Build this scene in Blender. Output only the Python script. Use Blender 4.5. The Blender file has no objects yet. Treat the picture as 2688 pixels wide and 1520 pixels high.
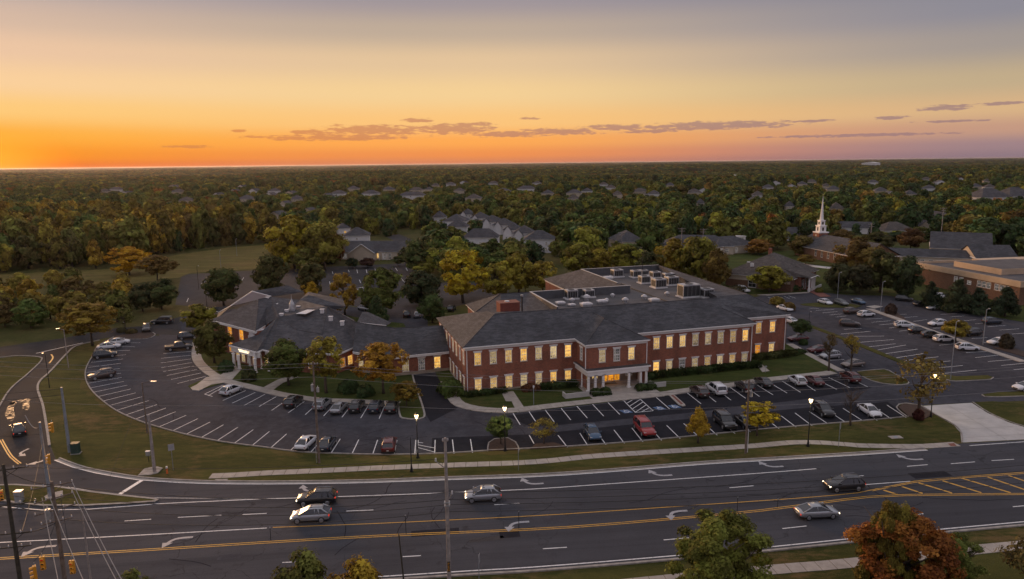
import bpy, math, random
import numpy as np
from mathutils import Vector, Matrix
S = bpy.context.scene
COL = S.collection
RAD = math.radians
rnd = random.Random(7)

# ---------------------------------------------------------------- survey: photo pixel (2688 x 1520) -> place on the site
FPX, HC = 1850.0, 40.0
PITCH, ROLL = math.atan(332 / FPX), math.atan(30 / 2688)
_f = np.array([0, math.cos(PITCH), -math.sin(PITCH)]); _u0 = np.array([0, math.sin(PITCH), math.cos(PITCH)]); _r0 = np.array([1., 0, 0])
_r = _r0 * math.cos(ROLL) - _u0 * math.sin(ROLL); _u = _u0 * math.cos(ROLL) + _r0 * math.sin(ROLL)
CAM = np.array([0, 0, HC])
def ray(x, y): return _f + _r * (x - 1344) / FPX - _u * (y - 760) / FPX
def G(x, y, z=0.0):
    d = ray(x, y); p = CAM + d * ((z - HC) / d[2]); return (float(p[0]), float(p[1]), z)
def PX(p):
    d = np.array(p, float) - CAM; zc = d @ _f
    return 1344 + FPX * (d @ _r) / zc, 760 - FPX * (d @ _u) / zc, zc
def tall(base, top):
    b = np.array(G(*base)); d = ray(*top); n = b * [1, 1, 0]; n = n / np.linalg.norm(n)
    return float((CAM + d * ((n @ b) / (n @ d)))[2])
def zm(ox, oy, s=3.64): return lambda *p: [(ox + x / s, oy + y / s) for x, y in p]

# ---------------------------------------------------------------- camera
cam = bpy.data.objects.new('camera', bpy.data.cameras.new('camera')); COL.objects.link(cam); S.camera = cam
M3 = Matrix(((_r[0], _u[0], -_f[0]), (_r[1], _u[1], -_f[1]), (_r[2], _u[2], -_f[2])))
cam.matrix_world = Matrix.Translation((0, 0, HC)) @ M3.to_4x4()
cam.data.sensor_width = 36; cam.data.lens = 36 * FPX / 2688; cam.data.clip_start = 1; cam.data.clip_end = 90000

# ---------------------------------------------------------------- sky (dusk, sun just on the horizon beyond the left edge)
SUN_AZ = RAD(-37.5)                                    # from +Y, negative = left
sun_dir = (math.sin(SUN_AZ), math.cos(SUN_AZ))
def lin(c): return tuple(((v / 255) / 12.92 if v <= 10 else ((v / 255 + .055) / 1.055) ** 2.4) for v in c)
W = bpy.data.worlds.new('World'); S.world = W; W.use_nodes = True
nt = W.node_tree; nt.nodes.clear()
def nd(t, tree=None, **kw):
    n = (tree or nt).nodes.new(t)
    for k, v in kw.items(): setattr(n, k, v)
    return n
def mth(op, a, b=None, c=None, tree=None, clamp=False):
    tr = tree or nt; n = tr.nodes.new('ShaderNodeMath'); n.operation = op; n.use_clamp = clamp
    for i, v in enumerate((a, b, c)):
        if v is None: continue
        if isinstance(v, (int, float)): n.inputs[i].default_value = v
        else: tr.links.new(v, n.inputs[i])
    return n.outputs[0]
def mix(fac, a, b, tree=None, blend='MIX'):
    tr = tree or nt; n = tr.nodes.new('ShaderNodeMix'); n.data_type = 'RGBA'; n.blend_type = blend
    for i, v in ((0, fac), (6, a), (7, b)):
        if isinstance(v, (int, float)): n.inputs[i].default_value = v
        elif isinstance(v, tuple): n.inputs[i].default_value = (*v[:3], 1)
        else: tr.links.new(v, n.inputs[i])
    return n.outputs[2]
def smooth(v, a, b, tree=None):
    tr = tree or nt; n = tr.nodes.new('ShaderNodeMapRange'); n.interpolation_type = 'SMOOTHSTEP'
    tr.links.new(v, n.inputs[0]); n.inputs[1].default_value = a; n.inputs[2].default_value = b; return n.outputs[0]
def ramp(fac, pts, tree=None, interp='LINEAR'):
    tr = tree or nt; n = tr.nodes.new('ShaderNodeValToRGB'); cr = n.color_ramp; cr.interpolation = interp
    while len(cr.elements) < len(pts): cr.elements.new(1)
    for e, (p, c) in zip(cr.elements, pts): e.position = p; e.color = (*c[:3], 1)
    tr.links.new(fac, n.inputs[0]); return n.outputs[0]
tc = nd('ShaderNodeTexCoord'); sp = nd('ShaderNodeSeparateXYZ'); nt.links.new(tc.outputs['Generated'], sp.inputs[0])
elev = mth('MULTIPLY', mth('ARCSINE', sp.outputs[2]), 57.2958)
azs = mth('MULTIPLY', mth('ARCTAN2', sp.outputs[0], sp.outputs[1]), 57.2958)          # degrees, 0 = view axis
hl = mth('MAXIMUM', mth('SQRT', mth('ADD', mth('MULTIPLY', sp.outputs[0], sp.outputs[0]), mth('MULTIPLY', sp.outputs[1], sp.outputs[1]))), 1e-4)
cosA = mth('DIVIDE', mth('ADD', mth('MULTIPLY', sp.outputs[0], sun_dir[0]), mth('MULTIPLY', sp.outputs[1], sun_dir[1])), hl)
Aang = mth('MULTIPLY', mth('ARCCOSINE', mth('MINIMUM', mth('MAXIMUM', cosA, -1), 1)), 57.2958)
ef = mth('DIVIDE', elev, 40, clamp=True)
def skyramp(pts): return ramp(ef, [(e / 40, lin(c)) for e, c in pts], interp='EASE')
Z0, Z1 = (194, 187, 193), (190, 186, 195)
r0 = skyramp([(0, (248, 118, 24)), (.9, (252, 150, 24)), (2.2, (255, 176, 58)), (3.8, (255, 203, 122)), (5.6, (251, 208, 158)), (7.6, (238, 198, 166)), (9.4, (218, 187, 166)), (11.5, (190, 171, 168)), (18, (178, 168, 174)), (40, Z0)])
r1 = skyramp([(0, (212, 130, 92)), (.7, (240, 146, 80)), (1.7, (254, 170, 84)), (3.2, (252, 197, 124)), (5.4, (245, 208, 150)), (7.8, (228, 196, 156)), (10, (192, 172, 153)), (12.2, (161, 150, 154)), (18, (160, 154, 164)), (40, Z0)])
r2 = skyramp([(0, (140, 118, 128)), (.8, (158, 130, 134)), (1.9, (196, 153, 130)), (3.2, (216, 178, 134)), (5, (194, 172, 138)), (7.4, (162, 152, 146)), (9.5, (141, 139, 149)), (12, (128, 130, 146)), (18, (142, 144, 160)), (40, Z1)])
r3 = skyramp([(0, (150, 130, 142)), (2, (158, 138, 150)), (6, (168, 148, 160)), (12, (166, 156, 170)), (18, (168, 161, 174)), (25, (172, 166, 178)), (32, (174, 170, 181)), (40, Z1)])
skyc = mix(smooth(Aang, -6, 30), r0, r1); skyc = mix(smooth(Aang, 34, 74), skyc, r2); skyc = mix(smooth(Aang, 80, 150), skyc, r3)
nish = nd('ShaderNodeTexSky', sky_type='NISHITA', sun_disc=False, sun_elevation=RAD(2), sun_rotation=SUN_AZ, air_density=1.2, dust_density=2.0)
nk = nd('ShaderNodeVectorMath', operation='SCALE'); nt.links.new(nish.outputs[0], nk.inputs[0]); nk.inputs[3].default_value = 0.10
skyc = mix(mth('MULTIPLY', smooth(elev, 12, 60), .3), skyc, nk.outputs[0])
# low broken cloud bars
CL = [(985, 341, 175, 16), (880, 361, 240, 10), (1195, 338, 115, 18), (1340, 352, 120, 10), (1470, 345, 130, 11), (1620, 335, 110, 9), (1870, 330, 260, 13), (2480, 283, 85, 9), (2340, 309, 62, 6), (2625, 272, 70, 6),
      (500, 385, 80, 5), (1095, 315, 45, 7), (1390, 311, 28, 5), (628, 344, 22, 4.5), (2260, 355, 320, 5), (2130, 318, 70, 4), (1700, 345, 90, 6), (810, 347, 50, 7), (1260, 326, 30, 8), (2500, 318, 120, 4)]
nz = nd('ShaderNodeTexNoise'); cb = nd('ShaderNodeCombineXYZ'); nt.links.new(mth('MULTIPLY', azs, .45), cb.inputs[0]); nt.links.new(mth('MULTIPLY', elev, 2.0), cb.inputs[1])
nt.links.new(cb.outputs[0], nz.inputs[0]); nz.inputs['Scale'].default_value = 2.2; nz.inputs['Detail'].default_value = 8; nz.inputs['Roughness'].default_value = .66
aevec = nd('ShaderNodeCombineXYZ'); nt.links.new(azs, aevec.inputs[0]); nt.links.new(elev, aevec.inputs[1])
cl = None
for x, y, hw, hh in CL:
    def ae(px, py):
        d = ray(px, py); return math.degrees(math.atan2(d[0], d[1])), math.degrees(math.asin(d[2] / np.linalg.norm(d)))
    a, e = ae(x, y); wa = abs(ae(x + hw, y)[0] - a); we = abs(ae(x, y + hh)[1] - e)
    v1 = nd('ShaderNodeVectorMath', operation='MULTIPLY_ADD'); nt.links.new(aevec.outputs[0], v1.inputs[0]); v1.inputs[1].default_value = (1 / wa, 1 / we, 0); v1.inputs[2].default_value = (-a / wa, -e / we, 0)
    v2 = nd('ShaderNodeVectorMath', operation='DOT_PRODUCT'); nt.links.new(v1.outputs[0], v2.inputs[0]); nt.links.new(v1.outputs[0], v2.inputs[1])
    cl = v2.outputs['Value'] if cl is None else mth('MINIMUM', cl, v2.outputs['Value'])
cl = mth('SUBTRACT', 1, cl)
cl = mth('ADD', mth('MAXIMUM', cl, -1.5), mth('MULTIPLY', mth('SUBTRACT', nz.outputs[0], .50), 4.4))
clm = mth('MULTIPLY', smooth(cl, .05, .75), .86)
clcol = mix(smooth(Aang, 8, 60), lin((214, 132, 76)), lin((148, 118, 124)))
clcol = mix(.18, clcol, skyc)
skyc = mix(clm, skyc, clcol)
gd = mth('SQRT', mth('ADD', mth('MULTIPLY', Aang, Aang), mth('MULTIPLY', mth('MULTIPLY', elev, elev), 5)))
skyc = mix(mth('MULTIPLY', mth('SUBTRACT', 1, smooth(gd, 0, 7)), .85), skyc, (2.2, .55, .05))
bg = nd('ShaderNodeBackground'); nt.links.new(skyc, bg.inputs[0]); nt.links.new(mth('ADD', .66, mth('MULTIPLY', smooth(elev, 10, 40), .28)), bg.inputs[1])
wo = nd('ShaderNodeOutputWorld'); nt.links.new(bg.outputs[0], wo.inputs[0])
W.cycles.sampling_method = 'MANUAL'; W.cycles.sample_map_resolution = 256

# ---------------------------------------------------------------- the low sun
sl = bpy.data.lights.new('sun', 'SUN'); sl.energy = 2.4; sl.angle = RAD(20); sl.color = (1, .55, .25)
so = bpy.data.objects.new('sun', sl); COL.objects.link(so)
so.rotation_euler = Vector((-sun_dir[0], -sun_dir[1], -math.tan(RAD(7)))).to_track_quat('-Z', 'Y').to_euler(); so.location = (-300, 300, 200)
# ---------------------------------------------------------------- exposure and renderer
S.view_settings.view_transform = 'Standard'; S.view_settings.look = 'None'; S.view_settings.exposure = 0.6; S.view_settings.gamma = 1
S.render.engine = 'CYCLES'
cy = S.cycles; cy.use_denoising = True; cy.max_bounces = 5; cy.diffuse_bounces = 3; cy.glossy_bounces = 3; cy.transmission_bounces = 2; cy.volume_bounces = 0; cy.transparent_max_bounces = 6
cy.use_adaptive_sampling = True; cy.adaptive_threshold = .02; cy.caustics_reflective = False; cy.caustics_refractive = False
try: cy.denoiser = 'OPENIMAGEDENOISE'; cy.denoising_input_passes = 'RGB_ALBEDO_NORMAL'
except Exception: pass

# ---------------------------------------------------------------- materials
MAT = {}
def newmat(name):
    m = bpy.data.materials.new(name); m.use_nodes = True; t = m.node_tree; b = t.nodes['Principled BSDF']; MAT[name] = m; return m, t, b
def noise(t, scale, detail=4, rough=.6, vec=None, dist=0, stretch=None, rot=0):
    n = t.nodes.new('ShaderNodeTexNoise'); n.inputs['Scale'].default_value = scale; n.inputs['Detail'].default_value = detail; n.inputs['Roughness'].default_value = rough; n.inputs['Distortion'].default_value = dist
    if vec is None: vec = t.nodes.new('ShaderNodeTexCoord').outputs['Object']
    if stretch:
        m = t.nodes.new('ShaderNodeMapping'); m.inputs['Scale'].default_value = stretch; m.vector_type = 'TEXTURE' if rot else 'POINT'; m.inputs['Rotation'].default_value = (0, 0, RAD(rot)); m.inputs['Scale'].default_value = tuple(1 / v for v in stretch) if rot else stretch; t.links.new(vec, m.inputs[0]); vec = m.outputs[0]
    t.links.new(vec, n.inputs[0]); return n.outputs[0]
def wpos(t): return t.nodes.new('ShaderNodeNewGeometry').outputs['Position']
def bump(t, b, h, strength=.3, dist=.05):
    n = t.nodes.new('ShaderNodeBump'); n.inputs['Strength'].default_value = strength; n.inputs['Distance'].default_value = dist; t.links.new(h, n.inputs['Height']); t.links.new(n.outputs[0], b.inputs['Normal'])
def simple(name, col, rough=.6, metal=0, var=.25, scale=2.0, detail=4, bmp=0, col2=None, world=False, spec=.5):
    m, t, b = newmat(name)
    b.inputs['Roughness'].default_value = rough; b.inputs['Metallic'].default_value = metal; b.inputs['Specular IOR Level'].default_value = spec
    n = noise(t, scale, detail, vec=wpos(t) if world else None)
    c2 = col2 or tuple(v * (1 - var) for v in col); c1 = col if col2 else tuple(min(1, v * (1 + var)) for v in col)
    t.links.new(ramp(n, [(.3, c2), (.7, c1)], t), b.inputs['Base Color'])
    if bmp: bump(t, b, noise(t, scale * 6, 3), bmp)
    return m
def emit(name, col, st):
    m, t, b = newmat(name); b.inputs['Base Color'].default_value = (*col, 1); b.inputs['Emission Color'].default_value = (*col, 1); b.inputs['Emission Strength'].default_value = st; return m

def asphalt(name, base, patch, rough, streak=None, spec=.18):
    m, t, b = newmat(name); p = wpos(t); b.inputs['Specular IOR Level'].default_value = spec
    big = noise(t, .05, 5, .65, p); mid = noise(t, .55, 6, .7, p, stretch=streak, rot=6 if streak else 0); fine = noise(t, 6, 3, .7, p)
    c = mix(smooth(big, .35, .65, t), base, patch, t)
    c = mix(mth('MULTIPLY', smooth(mid, .38, .7, t), .6 if streak else .45, tree=t), c, tuple(v * (.55 if streak and streak[0] < .1 else 1.5) for v in patch), t)
    st_ = noise(t, .42, 4, .6, p); c = mix(mth('MULTIPLY', smooth(st_, .6, .74, t), .55, tree=t), c, tuple(v * .4 for v in base), t)
    c = mix(mth('MULTIPLY', smooth(fine, .45, .7, t), .35, tree=t), c, tuple(v * .55 for v in base), t)
    v = t.nodes.new('ShaderNodeTexVoronoi'); v.feature = 'DISTANCE_TO_EDGE'; v.inputs['Scale'].default_value = .13
    mp = t.nodes.new('ShaderNodeVectorMath'); mp.operation = 'ADD'; nn = t.nodes.new('ShaderNodeTexNoise'); nn.inputs['Scale'].default_value = .35; nn.inputs['Detail'].default_value = 5
    t.links.new(p, nn.inputs[0]); sc = t.nodes.new('ShaderNodeVectorMath'); sc.operation = 'SCALE'; sc.inputs[3].default_value = 4; t.links.new(nn.outputs['Color'], sc.inputs[0]); t.links.new(p, mp.inputs[0]); t.links.new(sc.outputs[0], mp.inputs[1]); t.links.new(mp.outputs[0], v.inputs[0])
    crack = mth('MULTIPLY', mth('SUBTRACT', 1, smooth(v.outputs[0], .0, .012, t), tree=t), mth('MULTIPLY', smooth(big, .45, .6, t), .6, tree=t), tree=t)
    c = mix(crack, c, tuple(v * .35 for v in base), t)
    t.links.new(c, b.inputs['Base Color']); t.links.new(mth('ADD', rough, mth('MULTIPLY', mth('SUBTRACT', mid, .5, tree=t), .3, tree=t), tree=t), b.inputs['Roughness'])
    bump(t, b, fine, .25, .02); return m
asphalt('lot_asphalt', (.043, .043, .051), (.070, .069, .079), .95, None, .05)
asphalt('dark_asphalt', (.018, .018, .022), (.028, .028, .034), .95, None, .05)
asphalt('road_asphalt', (.060, .061, .070), (.078, .079, .090), .9, (.03, 1.1, 1), .08)
asphalt('old_asphalt', (.048, .046, .048), (.072, .068, .069), .95, None, .05)
asphalt('side_asphalt', (.034, .033, .035), (.05, .047, .048), .9, (.3, .3, 1), .06)
simple('concrete', (.36, .32, .28), .85, var=.2, scale=.8, detail=6, world=True)
simple('concrete_pale', (.46, .44, .42), .85, var=.14, scale=.5, detail=6, world=True)
simple('kerb_stone', (.30, .275, .25), .85, var=.3, scale=1.5, detail=5, world=True)
simple('mulch', (.055, .032, .022), .95, var=.4, scale=4, world=True)
simple('paver_red', (.20, .075, .055), .9, var=.3, scale=5, world=True)
def paint(name, col, wear=.5):
    m, t, b = newmat(name); p = wpos(t); n = noise(t, 3.2, 6, .75, p)
    c = mix(mth('MULTIPLY', smooth(n, .48, .72, t), wear, tree=t), col, (.09, .09, .095), t)
    t.links.new(c, b.inputs['Base Color']); b.inputs['Roughness'].default_value = .6; return m
paint('white_paint', (.78, .78, .78), .8); paint('worn_white_paint', (.36, .36, .38), .85); paint('yellow_paint', (.62, .33, .03), .85); paint('blue_paint', (.05, .12, .26), .7)

def grass(name, a, b_, c_, dry=.5):
    m, t, b = newmat(name); p = wpos(t)
    n1 = noise(t, .06, 5, .65, p); n2 = noise(t, .7, 6, .75, p, stretch=(.6, 1.6, 1)); n3 = noise(t, 7, 4, .75, p)
    c = mix(smooth(n2, .35, .68, t), a, b_, t)
    c = mix(mth('MULTIPLY', smooth(mth('ADD', mth('MULTIPLY', n1, .6, tree=t), mth('MULTIPLY', n2, .4, tree=t), tree=t), .5, .62, t), dry, tree=t), c, c_, t)
    c = mix(mth('MULTIPLY', smooth(n3, .4, .75, t), .5, tree=t), c, tuple(v * .45 for v in a), t)
    n4 = noise(t, 2.2, 5, .8, p); c = mix(mth('MULTIPLY', smooth(n4, .58, .68, t), .55, tree=t), c, tuple(v * 1.15 for v in c_), t)
    n5 = noise(t, .16, 4, .6, p, stretch=(.35, 1.4, 1)); c = mix(mth('MULTIPLY', smooth(n5, .45, .62, t), .35, tree=t), c, tuple(v * 1.5 for v in b_), t)
    t.links.new(c, b.inputs['Base Color']); b.inputs['Roughness'].default_value = 1; b.inputs['Specular IOR Level'].default_value = .1
    bump(t, b, n3, .9, .15); return m
grass('verge_grass', (.046, .053, .013), (.084, .080, .022), (.165, .108, .048), .95)
grass('lawn_grass', (.040, .056, .014), (.064, .080, .020), (.12, .085, .035), .45)
grass('field_grass', (.115, .100, .030), (.165, .130, .042), (.18, .115, .052), .8)

def ground_mat():
    m, t, b = newmat('ground'); p = wpos(t)
    n1 = noise(t, .045, 6, .7, p); n2 = noise(t, .6, 5, .75, p); n0 = noise(t, .0025, 6, .7, p)
    c = mix(smooth(n1, .38, .62, t), (.062, .068, .02), (.10, .088, .034), t)
    c = mix(mth('MULTIPLY', smooth(n2, .42, .7, t), .6, tree=t), c, (.034, .030, .013), t)
    dist = t.nodes.new('ShaderNodeVectorMath'); dist.operation = 'LENGTH'; t.links.new(p, dist.inputs[0])
    far = mix(smooth(n0, .35, .65, t), (.030, .036, .016), (.055, .050, .02), t)
    c = mix(smooth(dist.outputs['Value'], 350, 900, t), c, far, t)
    t.links.new(c, b.inputs['Base Color']); b.inputs['Roughness'].default_value = 1; b.inputs['Specular IOR Level'].default_value = .05
ground_mat()

def brick(name, c1, c2, mortar, blotch=(.05, .03, .025)):
    m, t, b = newmat(name); tcn = t.nodes.new('ShaderNodeTexCoord')
    s_ = t.nodes.new('ShaderNodeSeparateXYZ'); t.links.new(tcn.outputs['Object'], s_.inputs[0]); n_ = t.nodes.new('ShaderNodeSeparateXYZ'); t.links.new(tcn.outputs['Normal'], n_.inputs[0])
    h = mth('GREATER_THAN', mth('ABSOLUTE', n_.outputs[0], tree=t), .7, tree=t)
    u = mth('ADD', mth('MULTIPLY', s_.outputs[1], h, tree=t), mth('MULTIPLY', s_.outputs[0], mth('SUBTRACT', 1, h, tree=t), tree=t), tree=t)
    cv = t.nodes.new('ShaderNodeCombineXYZ'); t.links.new(u, cv.inputs[0]); t.links.new(s_.outputs[2], cv.inputs[1])
    br = t.nodes.new('ShaderNodeTexBrick'); t.links.new(cv.outputs[0], br.inputs['Vector'])
    br.inputs['Scale'].default_value = 1; br.inputs['Brick Width'].default_value = .32; br.inputs['Row Height'].default_value = .12; br.inputs['Mortar Size'].default_value = .011
    br.inputs['Color1'].default_value = (*c1, 1); br.inputs['Color2'].default_value = (*c2, 1); br.inputs['Mortar'].default_value = (*mortar, 1)
    n = noise(t, .45, 5, .7, tcn.outputs['Object'], stretch=(1, 1, .5)); n2 = noise(t, 2.5, 5, .75, cv.outputs[0])
    c = mix(mth('MULTIPLY', smooth(n, .42, .7, t), .45, tree=t), br.outputs[0], blotch, t)
    c = mix(mth('MULTIPLY', smooth(n2, .5, .75, t), .4, tree=t), c, tuple(v * 1.6 for v in c1), t)
    t.links.new(c, b.inputs['Base Color']); b.inputs['Roughness'].default_value = .9; b.inputs['Specular IOR Level'].default_value = .2
    bump(t, b, br.outputs['Fac'], -.3, .01)
brick('brick', (.36, .120, .070), (.24, .082, .052), (.24, .16, .125))
brick('brick_brown', (.20, .10, .062), (.14, .07, .046), (.2, .15, .11), (.09, .055, .036))
brick('chimney_brick', (.24, .062, .042), (.17, .045, .034), (.2, .1, .08))

def shingle(name, c1, c2):
    m, t, b = newmat(name); o = t.nodes.new('ShaderNodeTexCoord').outputs['Object']
    n1 = noise(t, .22, 5, .7, o); n2 = noise(t, 1.3, 5, .8, o, stretch=(.5, .5, 3)); n3 = noise(t, 9, 2, .6, o, stretch=(1, 1, 2))
    c = mix(smooth(n2, .38, .62, t), tuple(v * .8 for v in c1), tuple(v * 1.12 for v in c2), t); c = mix(mth('MULTIPLY', smooth(n1, .4, .66, t), .6, tree=t), c, tuple(v * .58 for v in c1), t)
    c = mix(mth('MULTIPLY', smooth(n3, .5, .7, t), .18, tree=t), c, tuple(min(1, v * 1.5) for v in c2), t)
    w = t.nodes.new('ShaderNodeTexWave'); w.bands_direction = 'Z'; w.inputs['Scale'].default_value = 2.6; w.inputs['Distortion'].default_value = .6; t.links.new(o, w.inputs[0])
    c = mix(mth('MULTIPLY', w.outputs['Fac'], .22, tree=t), c, (.01, .01, .012), t)
    t.links.new(c, b.inputs['Base Color']); b.inputs['Roughness'].default_value = .9; b.inputs['Specular IOR Level'].default_value = .25; bump(t, b, n3, .35, .03)
shingle('shingle', (.066, .066, .072), (.094, .094, .102)); shingle('shingle_purple', (.072, .070, .076), (.102, .098, .105)); shingle('shingle_brown', (.085, .074, .068), (.12, .105, .095))
simple('membrane', (.075, .070, .072), .8, var=.35, scale=.35, detail=6)
simple('parapet_metal', (.085, .088, .098), .6, var=.25, scale=.6)
simple('white_trim', (.82, .79, .77), .55, var=.06, scale=.8)
simple('white_siding', (.62, .61, .62), .7, var=.08, scale=.6)
simple('cream_siding', (.50, .42, .33), .75, var=.1, scale=.5)
simple('beige_band', (.48, .36, .25), .8, var=.12, scale=.4, detail=6)
simple('stone_base', (.36, .29, .22), .9, var=.2, scale=1.2)
simple('galvanised', (.42, .42, .43), .45, .5, var=.3, scale=1.5)
simple('dark_grille', (.03, .03, .032), .7, var=.3, scale=4)
simple('vent_white', (.66, .64, .64), .5, var=.15, scale=3)
simple('vent_hood', (.55, .55, .57), .3, .6, var=.2, scale=2)
simple('weathered_wood', (.16, .12, .095), .9, var=.4, scale=2.5)
simple('grey_wood', (.30, .26, .24), .9, var=.3, scale=2.0)
simple('dark_wood', (.05, .042, .030), .9, var=.4, scale=2.5)
simple('steel_grey', (.30, .33, .37), .5, .4, var=.2, scale=1.5)
simple('black_metal', (.018, .018, .02), .45, .3, var=.2, scale=3)
simple('wire_black', (.015, .015, .016), .6, var=.1); simple('wire_grey', (.22, .21, .21), .6, var=.1)
simple('signal_yellow', (.62, .27, .02), .5, var=.15); simple('cabinet_green', (.02, .05, .04), .6, var=.3, scale=2)
simple('sign_grey', (.4, .4, .42), .5, .4, var=.15); simple('orange_plastic', (.7, .14, .03), .6, var=.1)
simple('dark_glass', (.02, .024, .03), .12, var=.3, scale=.8, spec=.8)
simple('bark', (.085, .062, .046), .95, var=.4, scale=3); simple('insulator', (.55, .54, .56), .3, var=.1)
emit('lamp_glow', (1, .74, .38), 4.5); emit('red_lens', (.5, .02, .01), .25); emit('sign_glow', (1, .82, .55), 1.2)

def lit(name, bright, dim, st, blinds, dark=.25):
    m, t, b = newmat(name); tcn = t.nodes.new('ShaderNodeTexCoord'); oi = t.nodes.new('ShaderNodeObjectInfo'); o = tcn.outputs['Object']
    off = t.nodes.new('ShaderNodeVectorMath'); off.operation = 'ADD'; k = t.nodes.new('ShaderNodeVectorMath'); k.operation = 'SCALE'; k.inputs[0].default_value = (37, 11, 23); t.links.new(oi.outputs['Random'], k.inputs[3]); t.links.new(o, off.inputs[0]); t.links.new(k.outputs[0], off.inputs[1])
    n = noise(t, 1.6, 4, .6, off.outputs[0]); c = mix(smooth(n, .32, .68, t), dim, bright, t)
    z = t.nodes.new('ShaderNodeSeparateXYZ'); t.links.new(o, z.inputs[0])
    if blinds:
        w = mth('SINE', mth('MULTIPLY', z.outputs[0], 26, tree=t), tree=t); c = mix(mth('MULTIPLY', smooth(w, -.4, 1, t), .28, tree=t), c, tuple(v * .35 for v in dim), t)
    nlow = noise(t, 3.5, 3, .6, off.outputs[0])
    low = mth('MULTIPLY', mth('SUBTRACT', 1, smooth(z.outputs[2], .35, .75, t), tree=t), smooth(nlow, .5, .58, t), tree=t)
    c = mix(mth('MULTIPLY', low, .8, tree=t), c, (.02, .014, .01), t)
    v = mth('MULTIPLY', st, mth('ADD', .45, mth('MULTIPLY', oi.outputs['Random'], .75, tree=t), tree=t), tree=t)
    t.links.new(c, b.inputs['Emission Color']); t.links.new(v, b.inputs['Emission Strength']); b.inputs['Base Color'].default_value = (.03, .03, .03, 1); b.inputs['Roughness'].default_value = .12
lit('window_bright', lin((255, 206, 112)), lin((226, 158, 66)), .72, False)
lit('window_warm', lin((244, 204, 130)), lin((196, 150, 84)), .66, True)
lit('window_pale', lin((232, 204, 150)), lin((180, 152, 108)), .56, True)
lit('window_dim', lin((160, 150, 142)), lin((70, 70, 74)), .4, True)
lit('window_orange', lin((255, 172, 40)), lin((200, 112, 14)), .75, False)

# ---------------------------------------------------------------- mesh helpers
class MB:
    def __init__(s): s.v = []; s.f = []; s.m = []
    def face(s, pts, m=0):
        i = len(s.v); s.v += [tuple(p) for p in pts]; s.f.append(tuple(range(i, i + len(pts)))); s.m.append(m); return s
    def box(s, x0, x1, y0, y1, z0, z1, m=0):
        i = len(s.v); s.v += [(x, y, z) for z in (z0, z1) for x, y in ((x0, y0), (x1, y0), (x1, y1), (x0, y1))]
        for f in ((3, 2, 1, 0), (4, 5, 6, 7), (0, 1, 5, 4), (1, 2, 6, 5), (2, 3, 7, 6), (3, 0, 4, 7)): s.f.append(tuple(i + k for k in f)); s.m.append(m)
        return s
    def prism(s, poly, z0, z1, m=0, mtop=None, bottom=False):
        a = sum(poly[i][0] * poly[(i + 1) % len(poly)][1] - poly[(i + 1) % len(poly)][0] * poly[i][1] for i in range(len(poly)))
        if a < 0: poly = poly[::-1]
        n = len(poly); i = len(s.v); s.v += [(p[0], p[1], z0) for p in poly] + [(p[0], p[1], z1) for p in poly]
        s.f.append(tuple(range(i + n, i + 2 * n))); s.m.append(m if mtop is None else mtop)
        if bottom: s.f.append(tuple(range(i + n - 1, i - 1, -1))); s.m.append(m)
        for k in range(n): s.f.append((i + k, i + (k + 1) % n, i + n + (k + 1) % n, i + n + k)); s.m.append(m)
        return s
    def cyl(s, c, r0, r1, z0, z1, n=12, m=0, cap=True):
        i = len(s.v)
        for z, r in ((z0, r0), (z1, r1)): s.v += [(c[0] + r * math.cos(2 * math.pi * k / n), c[1] + r * math.sin(2 * math.pi * k / n), z) for k in range(n)]
        for k in range(n): s.f.append((i + k, i + (k + 1) % n, i + n + (k + 1) % n, i + n + k)); s.m.append(m)
        if cap: s.f.append(tuple(range(i + n, i + 2 * n))); s.m.append(m); s.f.append(tuple(range(i + n - 1, i - 1, -1))); s.m.append(m)
        return s
    def tube(s, path, r, n=6, m=0):
        path = [Vector(p) for p in path]; i = len(s.v); rs = r if isinstance(r, (list, tuple)) else [r] * len(path)
        for k, p in enumerate(path):
            d = (path[min(k + 1, len(path) - 1)] - path[max(k - 1, 0)]).normalized(); a = d.cross(Vector((0, 0, 1)) if abs(d.z) < .9 else Vector((1, 0, 0))).normalized(); b = d.cross(a)
            s.v += [tuple(p + (a * math.cos(2 * math.pi * q / n) + b * math.sin(2 * math.pi * q / n)) * rs[k]) for q in range(n)]
        for k in range(len(path) - 1):
            for q in range(n): s.f.append((i + k * n + q, i + k * n + (q + 1) % n, i + (k + 1) * n + (q + 1) % n, i + (k + 1) * n + q)); s.m.append(m)
        s.f.append(tuple(i + (len(path) - 1) * n + q for q in range(n))); s.m.append(m); s.f.append(tuple(i + q for q in range(n - 1, -1, -1))); s.m.append(m)
        return s
    def mesh(s, name, mats, smooth=False):
        me = bpy.data.meshes.new(name); me.from_pydata(s.v, [], s.f)
        for k in ([mats] if isinstance(mats, str) else mats): me.materials.append(MAT[k])
        me.polygons.foreach_set('material_index', s.m)
        if smooth: me.polygons.foreach_set('use_smooth', [True] * len(s.f))
        me.update(); return me
    def build(s, name, mats, parent=None, smooth=False, **kw): return link(name, s.mesh(name, mats, smooth), parent, **kw)
def link(name, me, parent=None, loc=None, rz=None, label=None, cat=None, group=None, kind=None, scale=None):
    o = bpy.data.objects.new(name, me); COL.objects.link(o)
    if parent is not None: o.parent = parent
    if loc is not None: o.location = loc
    if rz is not None: o.rotation_euler = (0, 0, rz)
    if scale is not None: o.scale = scale
    tag(o, label, cat, group, kind); return o
def tag(o, label=None, cat=None, group=None, kind=None):
    for k, v in (('label', label), ('category', cat), ('group', group), ('kind', kind)):
        if v: o[k] = v
    return o
def empty(name, loc=(0, 0, 0), rz=0, label=None, cat=None, group=None, kind=None): 
    o = link(name, None, None, loc, rz, label, cat, group, kind); o.empty_display_size = .5; return o
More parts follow.
